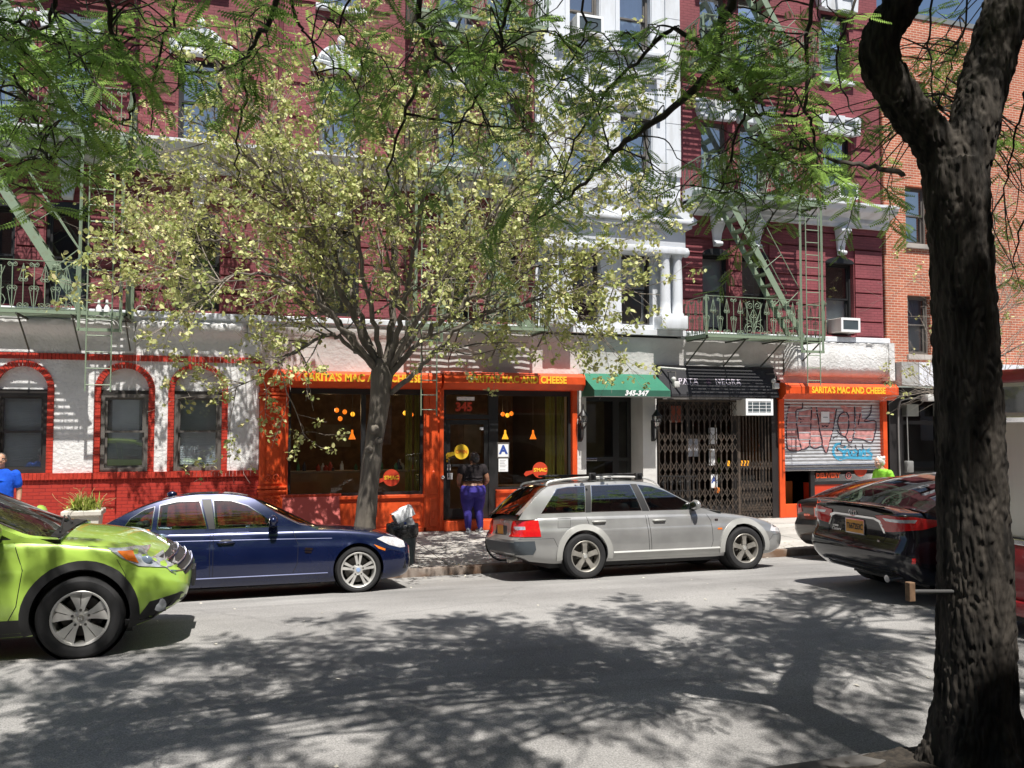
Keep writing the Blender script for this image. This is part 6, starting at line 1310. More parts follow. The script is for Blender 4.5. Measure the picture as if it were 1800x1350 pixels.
for A in (legL, legR):                                               # folds above the shoes
    for k in range(4): mb.ball(Vector(A[1]).lerp(Vector(A[2]), .6+.1*k)+Vector((.012*(-1)**k, 0, 0)), (.066, .068, .02), 12)
weld(mb, 'jeans', cloth('purple blue denim', (.045, .035, .22)), W_, .012, 3)
mb = MB(); etube(mb, [(0, .0, 1.085, .228, .175), (0, 0, 1.14, .222, .17), (0, 0, 1.22, .222, .168), (0, 0, 1.31, .23, .158), (0, -.01, 1.385, .205, .122), (0, -.015, 1.435, .115, .09)])
for A in (armL, armR): limb(mb, [A[0], Vector(A[0]).lerp(Vector(A[1]), .38)], [.087, .086])
for k, z in enumerate((1.10, 1.16)): mb.tube([(-.2, -.13, z), (-.07, -.175, z+.012), (.08, -.172, z-.006), (.2, -.12, z+.01)], .014, 8)
weld(mb, 'top', cloth('black jersey', (.022, .018, .020)), W_, .012, 2)
mb = MB(); c = Vector((.03, -.02, 1.60)); mb.ball(c, (.100, .118, .115), 18); mb.ball(c+Vector((.015, -.06, -.06)), (.08, .075, .075), 14)
for k in range(16): a = k*2.4; mb.ball(c+Vector((.085*math.cos(a), .09*math.sin(a)-.02, .06*math.sin(k*1.3))), .03, 8)
weld(mb, 'hair', M('black tied hair', (.018, .016, .017), .4, var=.3, scale=20, bump=.01, bscale=40), W_, .011, 2)
for A, lbl in ((legL, 1), (legR, 2)):
    x, y = A[2][0], A[2][1]; tw = -.35 if lbl == 1 else .15; Rm = Matrix.Translation((x, y, 0)) @ Matrix.Rotation(tw, 4, 'Z'); mb = MB()
    rows = [[tuple(Rm @ Vector((wd*math.cos(a), yy, .015+max(0, ht*math.sin(a))))) for a in np.linspace(0, math.pi, 9)] for yy, wd, ht in ((-.09, .02, .05), (-.075, .042, .085), (-.02, .045, .10), (.05, .05, .075), (.12, .052, .055), (.17, .04, .04), (.185, .015, .02))]; mb.grid(rows); sh = mb.build('shoe', M('grey trainers', (.22, .22, .25), .7, var=.3, scale=30) if 'grey trainers' not in MATS else MATS['grey trainers'], W_, smooth=60, local=True)
    mb = MB(); mb.prism([(wd*s_, yy) for s_, o_ in ((1, 1), (-1, -1)) for yy, wd in ((-.095, .025), (-.07, .046), (0, .044), (.06, .052), (.13, .055), (.185, .03))[::o_]], lambda a, b, d: tuple(Rm @ Vector((a, b, d))), .0, .03); mb.build('sole', WPAPER, sh, local=True)
# man in a blue t-shirt at the left edge
mp = Y(2, 800, -1.5); MN = thing('person', 'man in a bright blue t-shirt cut by the left edge of the picture', 'person', (mp.x, -1.5, .19)); MN.rotation_euler = (0, 0, rad(180+12))
SK2 = M('tanned skin', (.42, .23, .15), .5, var=.08, scale=6)
torso = [(0, 0, .84, .17, .125), (0, 0, .95, .18, .13), (0, .01, 1.08, .18, .14), (0, .015, 1.22, .19, .145), (0, .01, 1.36, .205, .135), (0, 0, 1.47, .185, .105), (0, 0, 1.53, .10, .075)]
mb = MB(); etube(mb, torso); limb(mb, [(0, 0, 1.50), (0, .015, 1.60)], [.066, .06]); q = head(mb, (0, .03, 1.70), 1.05)
A1 = [(-.225, 0, 1.45), (-.285, -.03, 1.17), (-.27, .06, .93)]; A2 = [(.225, 0, 1.45), (.285, -.03, 1.17), (.27, .06, .93)]
for A, s_ in ((A1, -1), (A2, 1)): limb(mb, A, [.062, .047, .032]); hand(mb, A[-1], (0, .15, -1), s_)
L1 = [(-.1, 0, .86), (-.11, .01, .48), (-.12, -.02, .07)]; L2 = [(.1, 0, .86), (.11, .01, .48), (.12, -.02, .07)]
for A in (L1, L2): limb(mb, A, [.095, .062, .045])
weld(mb, 'body', SK2, MN); face(MN, q, 1.05, BLACKF)
mb = MB(); etube(mb, [(0, 0, .86, .20, .155), (0, .01, 1.0, .205, .165), (0, .015, 1.2, .208, .168), (0, .01, 1.36, .22, .155), (0, 0, 1.475, .195, .122), (0, 0, 1.545, .105, .09)])
for A in (A1, A2): limb(mb, [A[0], Vector(A[0]).lerp(Vector(A[1]), .62)], [.082, .078])
for z, a in ((1.05, .1), (1.18, -.08), (1.3, .06)): mb.tube([(-.18, .1, z), (0, .18, z+a), (.18, .1, z+.04)], .012, 8)
weld(mb, 'shirt', cloth('bright blue jersey', (.012, .085, .55)), MN, .012, 2)
mb = MB(); etube(mb, [(0, 0, .8, .185, .145), (0, 0, .95, .195, .15)]); [limb(mb, A, [.115, .085, .068]) for A in (L1, L2)]; weld(mb, 'trousers', cloth('dark trousers', (.03, .03, .04)), MN, .014, 3)
c = Vector((0, .012, 1.735)); mb = MB(); mb.ball(c, (.084, .10, .088), 18); mb.v = [v for v in mb.v]; mb.v = [(x, min(y, .062+.012), max(z, 1.715 if y > -.02 else 1.66)) for x, y, z in mb.v]; mb.build('hair', M('short grey hair', (.07, .065, .06), .8, var=.4, scale=40), MN, smooth=60, local=True)
for A in (L1, L2): mb = MB(); mb.ball((A[2][0], .05, .04), (.05, .14, .045), 14); mb.build('shoe', BLACKF, MN, smooth=60, local=True)
# old person walking left in a neon shirt
op = Y(1560, 830, -2.9); OP = thing('person', 'white haired person in a neon green shirt walking past the right shop', 'person', (op.x, -2.9, .165)); OP.rotation_euler = (0, 0, rad(90))
SK3 = M('pale skin', (.52, .32, .24), .5, var=.08, scale=6)
lean = lambda p: (p[0], p[1]+.22*max(0, p[2]-.85), p[2]); torso = [(0, 0, .78, .16, .125), (0, .02, .88, .17, .135), (0, .05, 1.0, .165, .135), (0, .08, 1.13, .175, .135), (0, .11, 1.26, .18, .12), (0, .13, 1.33, .16, .10), (0, .15, 1.37, .09, .07)]
mb = MB(); etube(mb, torso); limb(mb, [(0, .13, 1.34), (0, .19, 1.43)], [.058, .052]); q = head(mb, (0, .23, 1.51), 1.0, rad(-8))
A1 = [(-.19, .12, 1.29), (-.24, .04, 1.05), (-.22, .15, .84)]; A2 = [(.19, .12, 1.29), (.24, .16, 1.03), (.2, .34, .90)]
for A, s_ in ((A1, -1), (A2, 1)): limb(mb, A, [.054, .042, .029]); hand(mb, A[-1], (0, .3, -.8), s_, .95)
L1 = [(-.09, 0, .8), (-.09, .12, .45), (-.09, .10, .07)]; L2 = [(.09, 0, .8), (.09, -.02, .45), (.09, -.2, .08)]
for A in (L1, L2): limb(mb, A, [.09, .058, .042])
weld(mb, 'body', SK3, OP); face(OP, q, 1.0, WPAPER)
mb = MB(); etube(mb, [(x, y, z, rx+.026, ry+.026) for x, y, z, rx, ry in torso[1:]]); [limb(mb, [A[0], Vector(A[0]).lerp(Vector(A[1]), .7)], [.076, .07]) for A in (A1, A2)]; mb.ball((0, .02, 1.22), (.16, .09, .12), 14); weld(mb, 'shirt', cloth('neon green jersey', (.28, .66, .06)), OP, .012, 2)
mb = MB(); etube(mb, [(0, 0, .74, .175, .14), (0, .01, .88, .18, .145)]); [limb(mb, A, [.108, .078, .062]) for A in (L1, L2)]; weld(mb, 'trousers', cloth('beige trousers', (.35, .30, .22)), OP, .014, 3)
mb = MB(); c = Vector((0, .20, 1.545)); mb.ball(c, (.092, .105, .09), 18); mb.ball(c+Vector((0, -.05, -.045)), (.085, .07, .07), 12); mb.v = [(x, min(y, .275), z) for x, y, z in mb.v]
for k in range(14): a = k*2.4; mb.ball(c+Vector((.075*math.cos(a), -.03+.06*math.sin(a), .05+.03*math.sin(k*1.7))), .032, 8)
weld(mb, 'hair', M('white hair', (.72, .70, .66), .8, var=.15, scale=30, bump=.008, bscale=50), OP, .011, 2)
for A in (L1, L2): mb = MB(); mb.ball((A[2][0], A[2][1]+.06, .045), (.045, .13, .045), 14); mb.build('shoe', WPAPER, OP, smooth=60, local=True)
# ---------------------------------------------------------------- trees
def bark_mat(name, a, b_, sc=9, bump=.012, stretch=(1, 1, .22), thr=(.38, .6)):
    return M(name, a, .9, col2=b_, scale=sc, stretch=stretch, bump=bump, bscale=26, thr=thr, spec=.2)
BARKD = bark_mat('furrowed dark bark', (.060, .052, .044), (.018, .016, .014), 14, .02)
TWIG = M('dark twig bark', (.055, .045, .036), .85, var=.3, scale=20)
BARKL = bark_mat('grey linden bark', (.17, .15, .125), (.12, .105, .09), 10, .012)
TWIGL = M('grey brown twig', (.28, .24, .20), .8, var=.25, scale=20)
def leaf_mesh(name, tmpl_v, tmpl_f, pos, rot, scale, tone, mat, parent):
    """numpy copies of a small template into one crown mesh"""
    tv = np.asarray(tmpl_v, float); n = len(pos); k = len(tv); m = len(tmpl_f); fl = len(tmpl_f[0])
    V = np.einsum('nij,kj->nki', rot, tv)*scale[:, None, None]+pos[:, None, :]
    off = np.array(wloc(parent)); V = (V-off).reshape(-1, 3)
    Fc = (np.asarray(tmpl_f)[None]+(np.arange(n)*k)[:, None, None]).reshape(-1)
    me = bpy.data.meshes.new(name); me.vertices.add(len(V)); me.vertices.foreach_set('co', V.astype(np.float32).ravel())
    me.loops.add(len(Fc)); me.loops.foreach_set('vertex_index', Fc.astype(np.int32)); me.polygons.add(n*m)
    me.polygons.foreach_set('loop_start', (np.arange(n*m)*fl).astype(np.int32)); me.update(calc_edges=True)
    at = me.attributes.new('tone', 'FLOAT', 'FACE'); tt = np.repeat(tone, m)+RNG.normal(0, .06, n*m); at.data.foreach_set('value', np.clip(tt, 0, 1).astype(np.float32))
    me.materials.append(mat); return link(name, me, parent)
def frames(d, rng, droop=.35, up=None):
    """rotation matrices: x along the leaf, z its upper face, roughly facing the sky"""
    n = len(d); x = d/np.linalg.norm(d, axis=1, keepdims=True); u = np.tile([0, 0, 1.], (n, 1))+rng.normal(0, droop, (n, 3))
    y = np.cross(u, x); y /= np.linalg.norm(y, axis=1, keepdims=True)+1e-9; z = np.cross(x, y); return np.stack([x, y, z], axis=2)
rngt = random.Random(11)
def rv(s=1): return Vector((rngt.gauss(0, s), rngt.gauss(0, s), rngt.gauss(0, s)))
def twig_path(p, d, L, n=6, wob=.25, grav=-.05):
    pts = [Vector(p)]; d = Vector(d).normalized()
    for k in range(n):
        d = (d+rv(wob)+Vector((0, 0, grav))).normalized(); pts.append(pts[-1]+d*(L/n))
    return pts
# --- honey locust over the camera side pavement
DT = 5.15
LT = thing('street_tree', 'big dark trunked honey locust forking at the right, its feathery branches hanging over the road', 'tree', tuple(P(1712, 1345, DT))); LT.location.z = .42
def px_path(lst): return [(P(u, v, d)) for u, v, d in lst]
trunk = [(1716, 1420, DT), (1716, 1345, DT), (1714, 1200, DT), (1713, 1000, DT), (1702, 700, DT), (1690, 450, DT), (1680, 330, DT), (1676, 285, DT)]
tr_r = [.27, .255, .230, .214, .190, .172, .182, .175]
limbL = [(1676, 330, DT), (1645, 255, DT), (1590, 185, DT), (1548, 110, DT-.02), (1552, 60, DT-.05), (1585, 0, DT-.1), (1600, -120, DT-.3), (1540, -300, DT-.3), (1400, -520, DT)]
lL_r = [.145, .128, .118, .118, .117, .115, .108, .10, .08]
limbR = [(1685, 320, DT), (1712, 220, DT), (1738, 120, DT+.05), (1775, 0, DT+.1), (1840, -180, DT+.2), (1900, -420, DT+.4), (1960, -700, DT+.6)]
lR_r = [.155, .146, .145, .142, .13, .11, .08]
mb = MB(); paths = {}
for nm, pp, rr, cap in (('t', trunk, tr_r, True), ('l', limbL, lL_r, True), ('r', limbR, lR_r, True)):
    c, r = dens(px_path(pp), rr, 8); paths[nm] = c; mb.tube(c, r, 28)
for a in (0.3, 1.4, 2.5, 3.6, 4.6, 5.6):                              # root flare
    b = P(1716, 1345, DT); b.z = .42; mb.tube([b+Vector((.12*math.cos(a), .12*math.sin(a), .5)), b+Vector((.2*math.cos(a), .2*math.sin(a), .15)), b+Vector((.36*math.cos(a), .36*math.sin(a), -.08))], [.10, .10, .05], 12)
o = link('tmp', mb.mesh('tmp', None, None))
me = apply_mods(o, [('REMESH', dict(mode='VOXEL', voxel_size=.0085, use_smooth_shade=True)), ('SMOOTH', dict(iterations=6, factor=.5))]); bpy.data.objects.remove(o)
nv = len(me.vertices); co = np.empty(nv*3, np.float32); me.vertices.foreach_get('co', co); co = co.reshape(-1, 3); no = np.empty(nv*3, np.float32); me.vertices.foreach_get('normal', no); no = no.reshape(-1, 3)
disp = np.empty(nv, np.float32)
for i in range(nv):
    x, y, z = (float(q) for q in co[i]); w_ = noise.noise(Vector((x*3, y*3, z*1.2)))*.6
    q = Vector((x*30+w_*2+.8*noise.noise(Vector((x*12, y*12, z*7))), y*30+w_*2, z*4.5+1.3*noise.noise(Vector((x*9, y*9, z*4))))); dv = noise.voronoi(q)[0]; a = min(1, (dv[1]-dv[0])*1.6); a = a*a*(3-2*a)
    b = noise.noise(Vector((x*60, y*60, z*22))); disp[i] = .014*a+.007*b-.012+.010*noise.noise(Vector((x*1.6, y*1.6, z*.9)))
co += no*disp[:, None]-np.array(wloc(LT), np.float32); me.vertices.foreach_set('co', co.ravel()); me.materials.append(BARKD)
me.polygons.foreach_set('use_smooth', [True]*len(me.polygons)); me.update(); link('trunk', me, LT)
# boughs seen in the picture (pixel, pixel, metres along the view)
BR = [([(1500, -330, 5.2), (1400, -150, 5.4), (1300, -30, 5.5), (1262, 70, 5.6), (1250, 125, 5.6), (1165, 205, 5.8), (1090, 260, 6), (1045, 300, 6.2), (1000, 345, 6.4), (935, 392, 6.6)], .05, .008),
      ([(1258, 110, 5.6), (1190, 52, 5.6), (1130, 95, 5.7), (1062, 170, 5.9), (1010, 250, 6.2), (985, 330, 6.4)], .022, .006),
      ([(1256, 122, 5.6), (1290, 160, 5.6), (1312, 195, 5.6), (1345, 203, 5.5), (1400, 205, 5.4)], .028, .012),
      ([(1310, 195, 5.6), (1280, 290, 5.6), (1262, 340, 5.6)], .012, .005), ([(1590, 305, 5.1), (1540, 292, 5.15), (1470, 283, 5.2), (1415, 262, 5.2), (1350, 262, 5.3)], .02, .007),
      ([(1428, -40, 5), (1422, 60, 5), (1418, 180, 5), (1430, 230, 5), (1440, 300, 5)], .018, .006), ([(1090, 262, 6), (1068, 260, 6), (1055, 200, 6), (1035, 150, 6)], .012, .005),
      ([(740, -320, 4.9), (735, -60, 5.2), (742, 50, 5.3), (760, 92, 5.4), (715, 190, 5.5), (692, 270, 5.6), (676, 335, 5.7)], .026, .007), ([(712, 200, 5.5), (780, 212, 5.6), (880, 222, 5.8), (960, 235, 6)], .011, .005),
      ([(762, 90, 5.4), (800, 130, 5.4), (840, 180, 5.5), (862, 240, 5.6)], .012, .005), ([(905, -60, 5.2), (885, 40, 5.3), (870, 120, 5.4), (820, 200, 5.5), (790, 260, 5.6)], .015, .005),
      ([(505, -100, 4.6), (520, 30, 4.8), (545, 70, 4.9), (560, 140, 5)], .014, .005), ([(500, -60, 4.6), (475, 40, 4.7), (452, 70, 4.8), (425, 110, 4.9), (345, 130, 5), (300, 165, 5.1)], .02, .006), ([(425, 108, 4.9), (430, 180, 5), (415, 250, 5.1), (420, 330, 5.2)], .011, .004),
      ([(175, -80, 4.3), (190, 20, 4.4), (212, 100, 4.6), (230, 150, 4.7), (232, 200, 4.8), (215, 218, 4.8)], .018, .006), ([(100, -60, 4.1), (92, 20, 4.2), (60, 60, 4.3), (10, 80, 4.4)], .016, .006), ([(-60, 10, 4), (0, 30, 4.1), (60, 52, 4.2), (130, 95, 4.4), (165, 112, 4.5)], .014, .005),
      ([(-60, 60, 4), (0, 112, 4.2), (45, 170, 4.4), (80, 250, 4.6), (85, 290, 4.7)], .012, .004), ([(-50, 150, 4.2), (30, 165, 4.3), (130, 200, 4.5), (190, 225, 4.6)], .010, .004), ([(330, -60, 4.6), (300, 40, 4.8), (270, 130, 4.9), (265, 230, 5)], .012, .004),
      ([(1640, -40, 5.1), (1634, 60, 5.2), (1636, 130, 5.2), (1640, 200, 5.3)], .010, .004), ([(1705, -20, 5.5), (1690, 60, 5.6), (1670, 120, 5.6), (1650, 190, 5.7)], .009, .004), ([(1840, 90, 5), (1800, 180, 5.1), (1780, 260, 5.2), (1765, 340, 5.3)], .012, .005), ([(1830, 330, 5), (1790, 410, 5.1), (1785, 470, 5.2)], .008, .004),
      ([(640, -80, 4.9), (600, 30, 5), (612, 70, 5.1), (640, 100, 5.2)], .010, .004), ([(1010, -60, 5.5), (1030, 40, 5.6), (1005, 110, 5.7), (950, 180, 5.8)], .012, .004), ([(1520, -40, 4.9), (1490, 40, 4.9), (1470, 120, 5), (1500, 200, 5.05)], .012, .005)]
crown_anchor = [q for k in 'lr' for q in paths[k][24:]]
mb = MB(); nodes = []
def add_branch(pts, r0, r1, n=5, jit=.009):
    c = curve_pts(pts, n); m = len(c); c = [p+rv(jit)*(0 < i < m-1) for i, p in enumerate(c)]
    mb.tube(c, [lerp(r0, r1, i/(m-1))*(1+.12*noise.noise(p*9)) for i, p in enumerate(c)], 6); nodes.extend((p, c[min(i+1, m-1)]-c[max(i-1, 0)]) for i, p in enumerate(c)); return c
for lst, r0, r1 in BR:
    c = add_branch(px_path(lst), r0*.85, r1*.85)
    if lst[0][1] < 0:                                                # carry it up to one of the two limbs
        s = c[0]; a = min(crown_anchor, key=lambda q: (q-s).length); mid = s.lerp(a, .5)+Vector((0, 0, .45)); add_branch([a, mid, s], r0*1.5, r0*1.05, 6)
# upper crown out of the picture: spreads over the road and throws the dappled shade
lp = [paths['l'][-1], paths['l'][-10], paths['l'][-20], paths['r'][-1], paths['r'][-12], paths['r'][-20]]
tips = []
for k in range(96):
    tx = -7+18.0*((k*.618) % 1) if k < 94 else rngt.uniform(.5, 7.5); ty = rngt.uniform(-17.7, -11.6) if k < 94 else rngt.uniform(-17.8, -15.6); tz = rngt.uniform(6.3, 8.6)
    if tx < -2.5 and ty > -14.8: continue
    a = min(lp, key=lambda q: (q-Vector((tx, ty, tz))).length+rngt.uniform(0, 2)); t = Vector((tx, ty, tz)); m1 = a.lerp(t, .35)+Vector((0, 0, .7))+rv(.25); m2 = a.lerp(t, .7)+Vector((0, 0, .5))+rv(.25)
    c = add_branch([a, m1, m2, t], .024, .005, 6, .03); tips.append(c)
vis_n = len([1]); leafP = []; leafD = []; leafS = []
def leafy_twig(p, d, L, dens_=.045, r=.004, grav=-.06, s=(.65, 1.25)):
    pts = twig_path(p, d, L, 6, .22, grav); c = curve_pts(pts, 2); mb.tube(c, [lerp(r, .0015, i/(len(c)-1)) for i in range(len(c))], 4, False)
    L_ = 0; side = 1; nxt = .06
    for i in range(len(c)-1):
        seg = c[i+1]-c[i]; L_ += seg.length
        while nxt < L_:
            q = c[i+1]; tdir = seg.normalized(); sidev = tdir.cross(Vector((0, 0, 1))); sidev = sidev.normalized() if sidev.length > .1 else Vector((1, 0, 0))
            dd = (tdir*.5+sidev*side*rngt.uniform(.6, 1.2)+Vector((0, 0, rngt.uniform(-.55, .25)))+rv(.15)); leafP.append(q); leafD.append(dd); leafS.append(rngt.uniform(*s)); side = -side; nxt += dens_*rngt.uniform(.7, 1.3)
CL = [(50, 60, 4.2, 95, 15), (30, 190, 4.4, 60, 8), (110, 250, 4.6, 70, 9), (60, 300, 4.7, 50, 5), (215, 70, 4.7, 60, 8), (300, 50, 4.8, 60, 6), (150, 130, 4.4, 60, 6), (330, 90, 5, 40, 4), (430, 60, 4.8, 50, 4), (560, 40, 4.9, 50, 4),
      (690, 130, 5.4, 35, 5), (650, 160, 5.4, 30, 3), (770, 40, 5.3, 70, 9), (850, 70, 5.3, 70, 10), (900, 160, 5.6, 55, 5), (930, 40, 5.4, 60, 9), (830, 240, 5.7, 45, 4), (1000, 160, 5.8, 40, 4), (1030, 60, 5.6, 45, 4),
      (1090, 130, 5.9, 50, 4), (1010, 300, 6.2, 45, 5), (950, 350, 6.5, 50, 5), (1130, 230, 5.8, 45, 4), (1180, 300, 5.9, 45, 4), (1210, 60, 5.6, 40, 4), (1300, 70, 5.5, 55, 7), (1340, 150, 5.5, 55, 8), (1300, 250, 5.6, 60, 6), (1400, 60, 5.1, 60, 8), (1400, 230, 5.3, 60, 9),
      (1370, 300, 5.4, 50, 5), (1470, 130, 5, 50, 7), (1480, 230, 5.1, 45, 6), (1510, 270, 5.1, 40, 4), (1330, 370, 5.6, 35, 2), (1620, 120, 5.3, 25, 4), (1640, 180, 5.4, 25, 4), (1690, 40, 5.6, 30, 4), (1780, 230, 5.1, 30, 6), (1790, 330, 5.2, 30, 5), (1775, 460, 5.2, 20, 3), (1560, 300, 5.1, 25, 3), (1150, 60, 5.7, 30, 3)]
npv = len(nodes)
for u, v, d, R, n in CL:
    for k in range(int(n*1.25)):
        q = P(u+rngt.gauss(0, R*.6), v+rngt.gauss(0, R*.55), d+rngt.uniform(-.4, .4)+(1.0 if u > 1450 else 0)); b, bd = min(nodes[:npv], key=lambda nd: (nd[0]-q).length+rngt.uniform(0, .12))
        if (b-q).length > .12: cc = curve_pts([b, b.lerp(q, .5)+Vector((0, 0, .06))+rv(.03), q], 4); mb.tube(cc, [lerp(.006, .0035, i/(len(cc)-1)) for i in range(len(cc))], 4, False)
        leafy_twig(q, (q-b)+Vector((rngt.gauss(0, .5), rngt.gauss(0, .5), -.15)), rngt.uniform(.3, .55), .036)
for pos, dr in random.Random(5).sample([q for q in nodes[:npv] if q[0].x < 3.4], 150): leafy_twig(pos, dr.normalized()+rv(.7), rngt.uniform(.2, .45), .05)
for c in tips:
    for k in range(11):
        p = c[int(len(c)*rngt.choice((.45, .6, .8, .97, .99)))]; leafy_twig(p, rv(1)+Vector((0, 0, -.05)), rngt.uniform(.35, .65), .034, .005, -.02, (1.0, 1.5))
mb.build('branches', TWIG, LT, smooth=60, fix=False)
lv = []; lf = []                                                     # compound leaf: ten pairs of leaflets on a thin stalk
for i in range(10):
    x = .02+.0135*i; w2 = .034*(1-.35*abs(i-4)/5)
    for s in (-1, 1):
        b0 = len(lv); lv += [(x, 0, 0), (x-.0045, s*w2*.5, -.003), (x+.004, s*w2, -.008), (x+.0088, s*w2*.5, -.003)]; lf.append((b0, b0+1, b0+2, b0+3) if s < 0 else (b0, b0+3, b0+2, b0+1))
b0 = len(lv); lv += [(0, .0008, 0), (0, -.0008, 0), (.155, -.0004, -.004), (.155, .0004, -.004)]; lf.append((b0, b0+1, b0+2, b0+3))
LEAFG = leaf_mat('feathery green leaf', [(.04, .09, .025), (.10, .19, .045), (.19, .31, .075), (.31, .42, .12)], (.42, .64, .14), .4, .6)
lp_ = np.array([tuple(p) for p in leafP]); ld_ = np.array([tuple(p) for p in leafD]); n = len(lp_)
leaf_mesh('crown', lv, lf, lp_, frames(ld_, RNG, .3), np.array(leafS), np.clip(RNG.normal(.5, .22, n), 0, 1), LEAFG, LT)
print('locust leaves', n)
# --- linden in front of the restaurant
DL = 14.55
FT = thing('street_tree', 'young street tree with sparse yellow green leaves and many upswept limbs by the orange restaurant', 'tree', (P(641, 985, DL).x, P(641, 985, DL).y, .14))
def grow_tree(root, trunk_pts, trunk_r, limbs, levels, leafn, spread, bark, twigm, seed, lsc=1.0, gravity=.02, fork_fn=None):
    R = random.Random(seed); mbt = MB(); mbw = MB(); LP = []; LD = []
    c, r = dens(trunk_pts, trunk_r, 6); mbt.tube(c, [q*(1+.10*noise.noise(p*4)+.05*noise.noise(p*13)) for p, q in zip(c, r)], 18)
    def rvv(s): return Vector((R.gauss(0, s), R.gauss(0, s), R.gauss(0, s)))
    def sprout(c, r0, lev):
        m = len(c); L = sum((c[i+1]-c[i]).length for i in range(m-1))
        k = spread[lev] if lev < len(spread) else 0
        for j in range(int(k*L+R.random())):
            t = R.uniform(.22 if lev == 0 else .15, 1); i = min(int(t*(m-1)), m-2); p = c[i]; d = (c[i+1]-c[i]).normalized(); sd = rvv(1); sd = (sd-d*sd.dot(d)).normalized(); dd = (d*R.uniform(.5, 1.1)+sd*R.uniform(.5, 1.0)+Vector((0, 0, gravity+R.uniform(-.15, .2)))).normalized()
            ln = [1.5, .85, .42][min(lev, 2)]*R.uniform(.5, 1.15); pts = [p]
            for q in range(5): dd = (dd+rvv(.16)+Vector((0, 0, .03))).normalized(); pts.append(pts[-1]+dd*ln/5)
            cc = curve_pts(pts, 2); rr = max(.0025, r0*(1-t*.6)*[.42, .45, .5][min(lev, 2)])
            (mbt if rr > .012 else mbw).tube(cc, [lerp(rr, max(.002, rr*.35), i/(len(cc)-1)) for i in range(len(cc))], 5, False)
            if lev+1 < levels: sprout(cc, rr, lev+1)
            if lev >= 1:
                for g_ in range(R.choice(leafn)):
                    tt = R.uniform(.35, 1); e = cc[min(int(tt*(len(cc)-1)), len(cc)-1)]+rvv(.02)
                    for q in range(R.choice((3, 6, 8, 11))): LP.append(e+rvv(.042)); LD.append(rvv(1)+Vector((0, 0, -.45)))
    for pts, r0, r1 in limbs:
        cc = curve_pts(pts, 7); cc = [p+rvv(.025)*(i > 3) for i, p in enumerate(cc)]; m = len(cc)
        mbt.tube(cc, [lerp(r0, r1, (i/(m-1))**.8) for i in range(m)], 9); sprout(cc, r0, 0)
    mbt.build('trunk', bark, root, smooth=60); mbw.build('twigs', twigm, root, smooth=60, fix=False)
    return np.array([tuple(p) for p in LP]), np.array([tuple(p) for p in LD])
def lw(lst): return [P(u, v, DL+d) for u, v, d in lst]
LIM = [([(668, 660, 0), (620, 610, -.3), (570, 590, -.6), (520, 618, -.9), (470, 648, -1.1), (405, 690, -1.3)], .05, .008), ([(668, 655, 0), (610, 590, .2), (560, 520, .3), (500, 470, .4), (420, 430, .3), (330, 420, .2), (250, 440, .1)], .065, .008),
       ([(668, 650, 0), (625, 560, -.2), (580, 470, -.5), (535, 390, -.7), (470, 310, -.8), (400, 250, -.8), (330, 200, -.7)], .07, .008), ([(672, 650, 0), (632, 560, .4), (600, 470, .8), (560, 380, 1), (500, 290, 1.1), (450, 200, 1.2), (400, 120, 1.2)], .06, .007),
       ([(672, 640, 0), (655, 550, -.4), (630, 440, -.7), (600, 330, -.9), (570, 230, -1), (545, 140, -1)], .055, .007), ([(678, 650, 0), (690, 560, .2), (694, 450, .3), (700, 340, .3), (690, 230, .2), (660, 130, .1), (640, 75, .1)], .08, .007),
       ([(680, 650, 0), (705, 560, -.5), (722, 460, -.9), (740, 360, -1.1), (745, 260, -1.2), (760, 170, -1.2)], .06, .007), ([(680, 650, 0), (720, 580, .5), (770, 500, .8), (800, 420, .9), (840, 320, 1), (870, 220, 1), (930, 130, .9)], .065, .008),
       ([(684, 660, 0), (740, 600, -.3), (800, 545, -.6), (870, 500, -.8), (950, 470, -.9), (1030, 480, -1), (1100, 520, -1.1)], .06, .008), ([(688, 690, 0), (745, 640, -.6), (800, 580, -.9), (880, 540, -1.1), (970, 530, -1.2), (1050, 570, -1.2)], .05, .007),
       ([(684, 655, 0), (730, 580, .3), (800, 480, .4), (870, 400, .5), (960, 330, .6), (1060, 300, .7), (1130, 330, .7)], .055, .008), ([(668, 655, 0), (590, 560, -.8), (520, 500, -1.4), (430, 480, -1.7), (350, 500, -1.9), (280, 470, -2)], .045, .007),
       ([(672, 650, 0), (600, 520, .9), (500, 400, 1.3), (400, 330, 1.5), (300, 320, 1.5), (230, 350, 1.4)], .045, .007), ([(684, 650, 0), (760, 520, -1.2), (850, 400, -1.6), (950, 260, -1.7), (1020, 200, -1.6)], .045, .007)]
lp_, ld_ = grow_tree(FT, lw([(634, 1010, 0), (640, 940, 0), (648, 860, 0), (657, 780, 0), (666, 720, 0), (671, 660, 0), (673, 630, 0)]), [.22, .19, .165, .155, .16, .185, .14], [(lw(a), r0, r1) for a, r0, r1 in LIM], 3, [1, 2, 2, 3], [4.6, 5.4, 0], BARKL, TWIGL, 4)
lt_v = [(0, 0, 0), (.018, .026, .006), (.055, .030, .010), (.085, 0, -.006), (.055, -.030, .010), (.018, -.026, .006)]
lt_f = [(0, 1, 2, 3), (0, 3, 4, 5)]
LEAFY = leaf_mat('pale yellow green leaf', [(.22, .28, .08), (.43, .47, .18), (.62, .62, .29), (.66, .57, .32)], (.55, .60, .18), .5, .32)
n = len(lp_); leaf_mesh('crown', lt_v, lt_f, lp_, frames(ld_, RNG, .55), RNG.uniform(.55, 1.1, n), np.clip(RNG.normal(.45, .27, n), 0, 1), LEAFY, FT); print('linden leaves', n)
mb = MB()                                                            # knots and a cut limb on the trunk
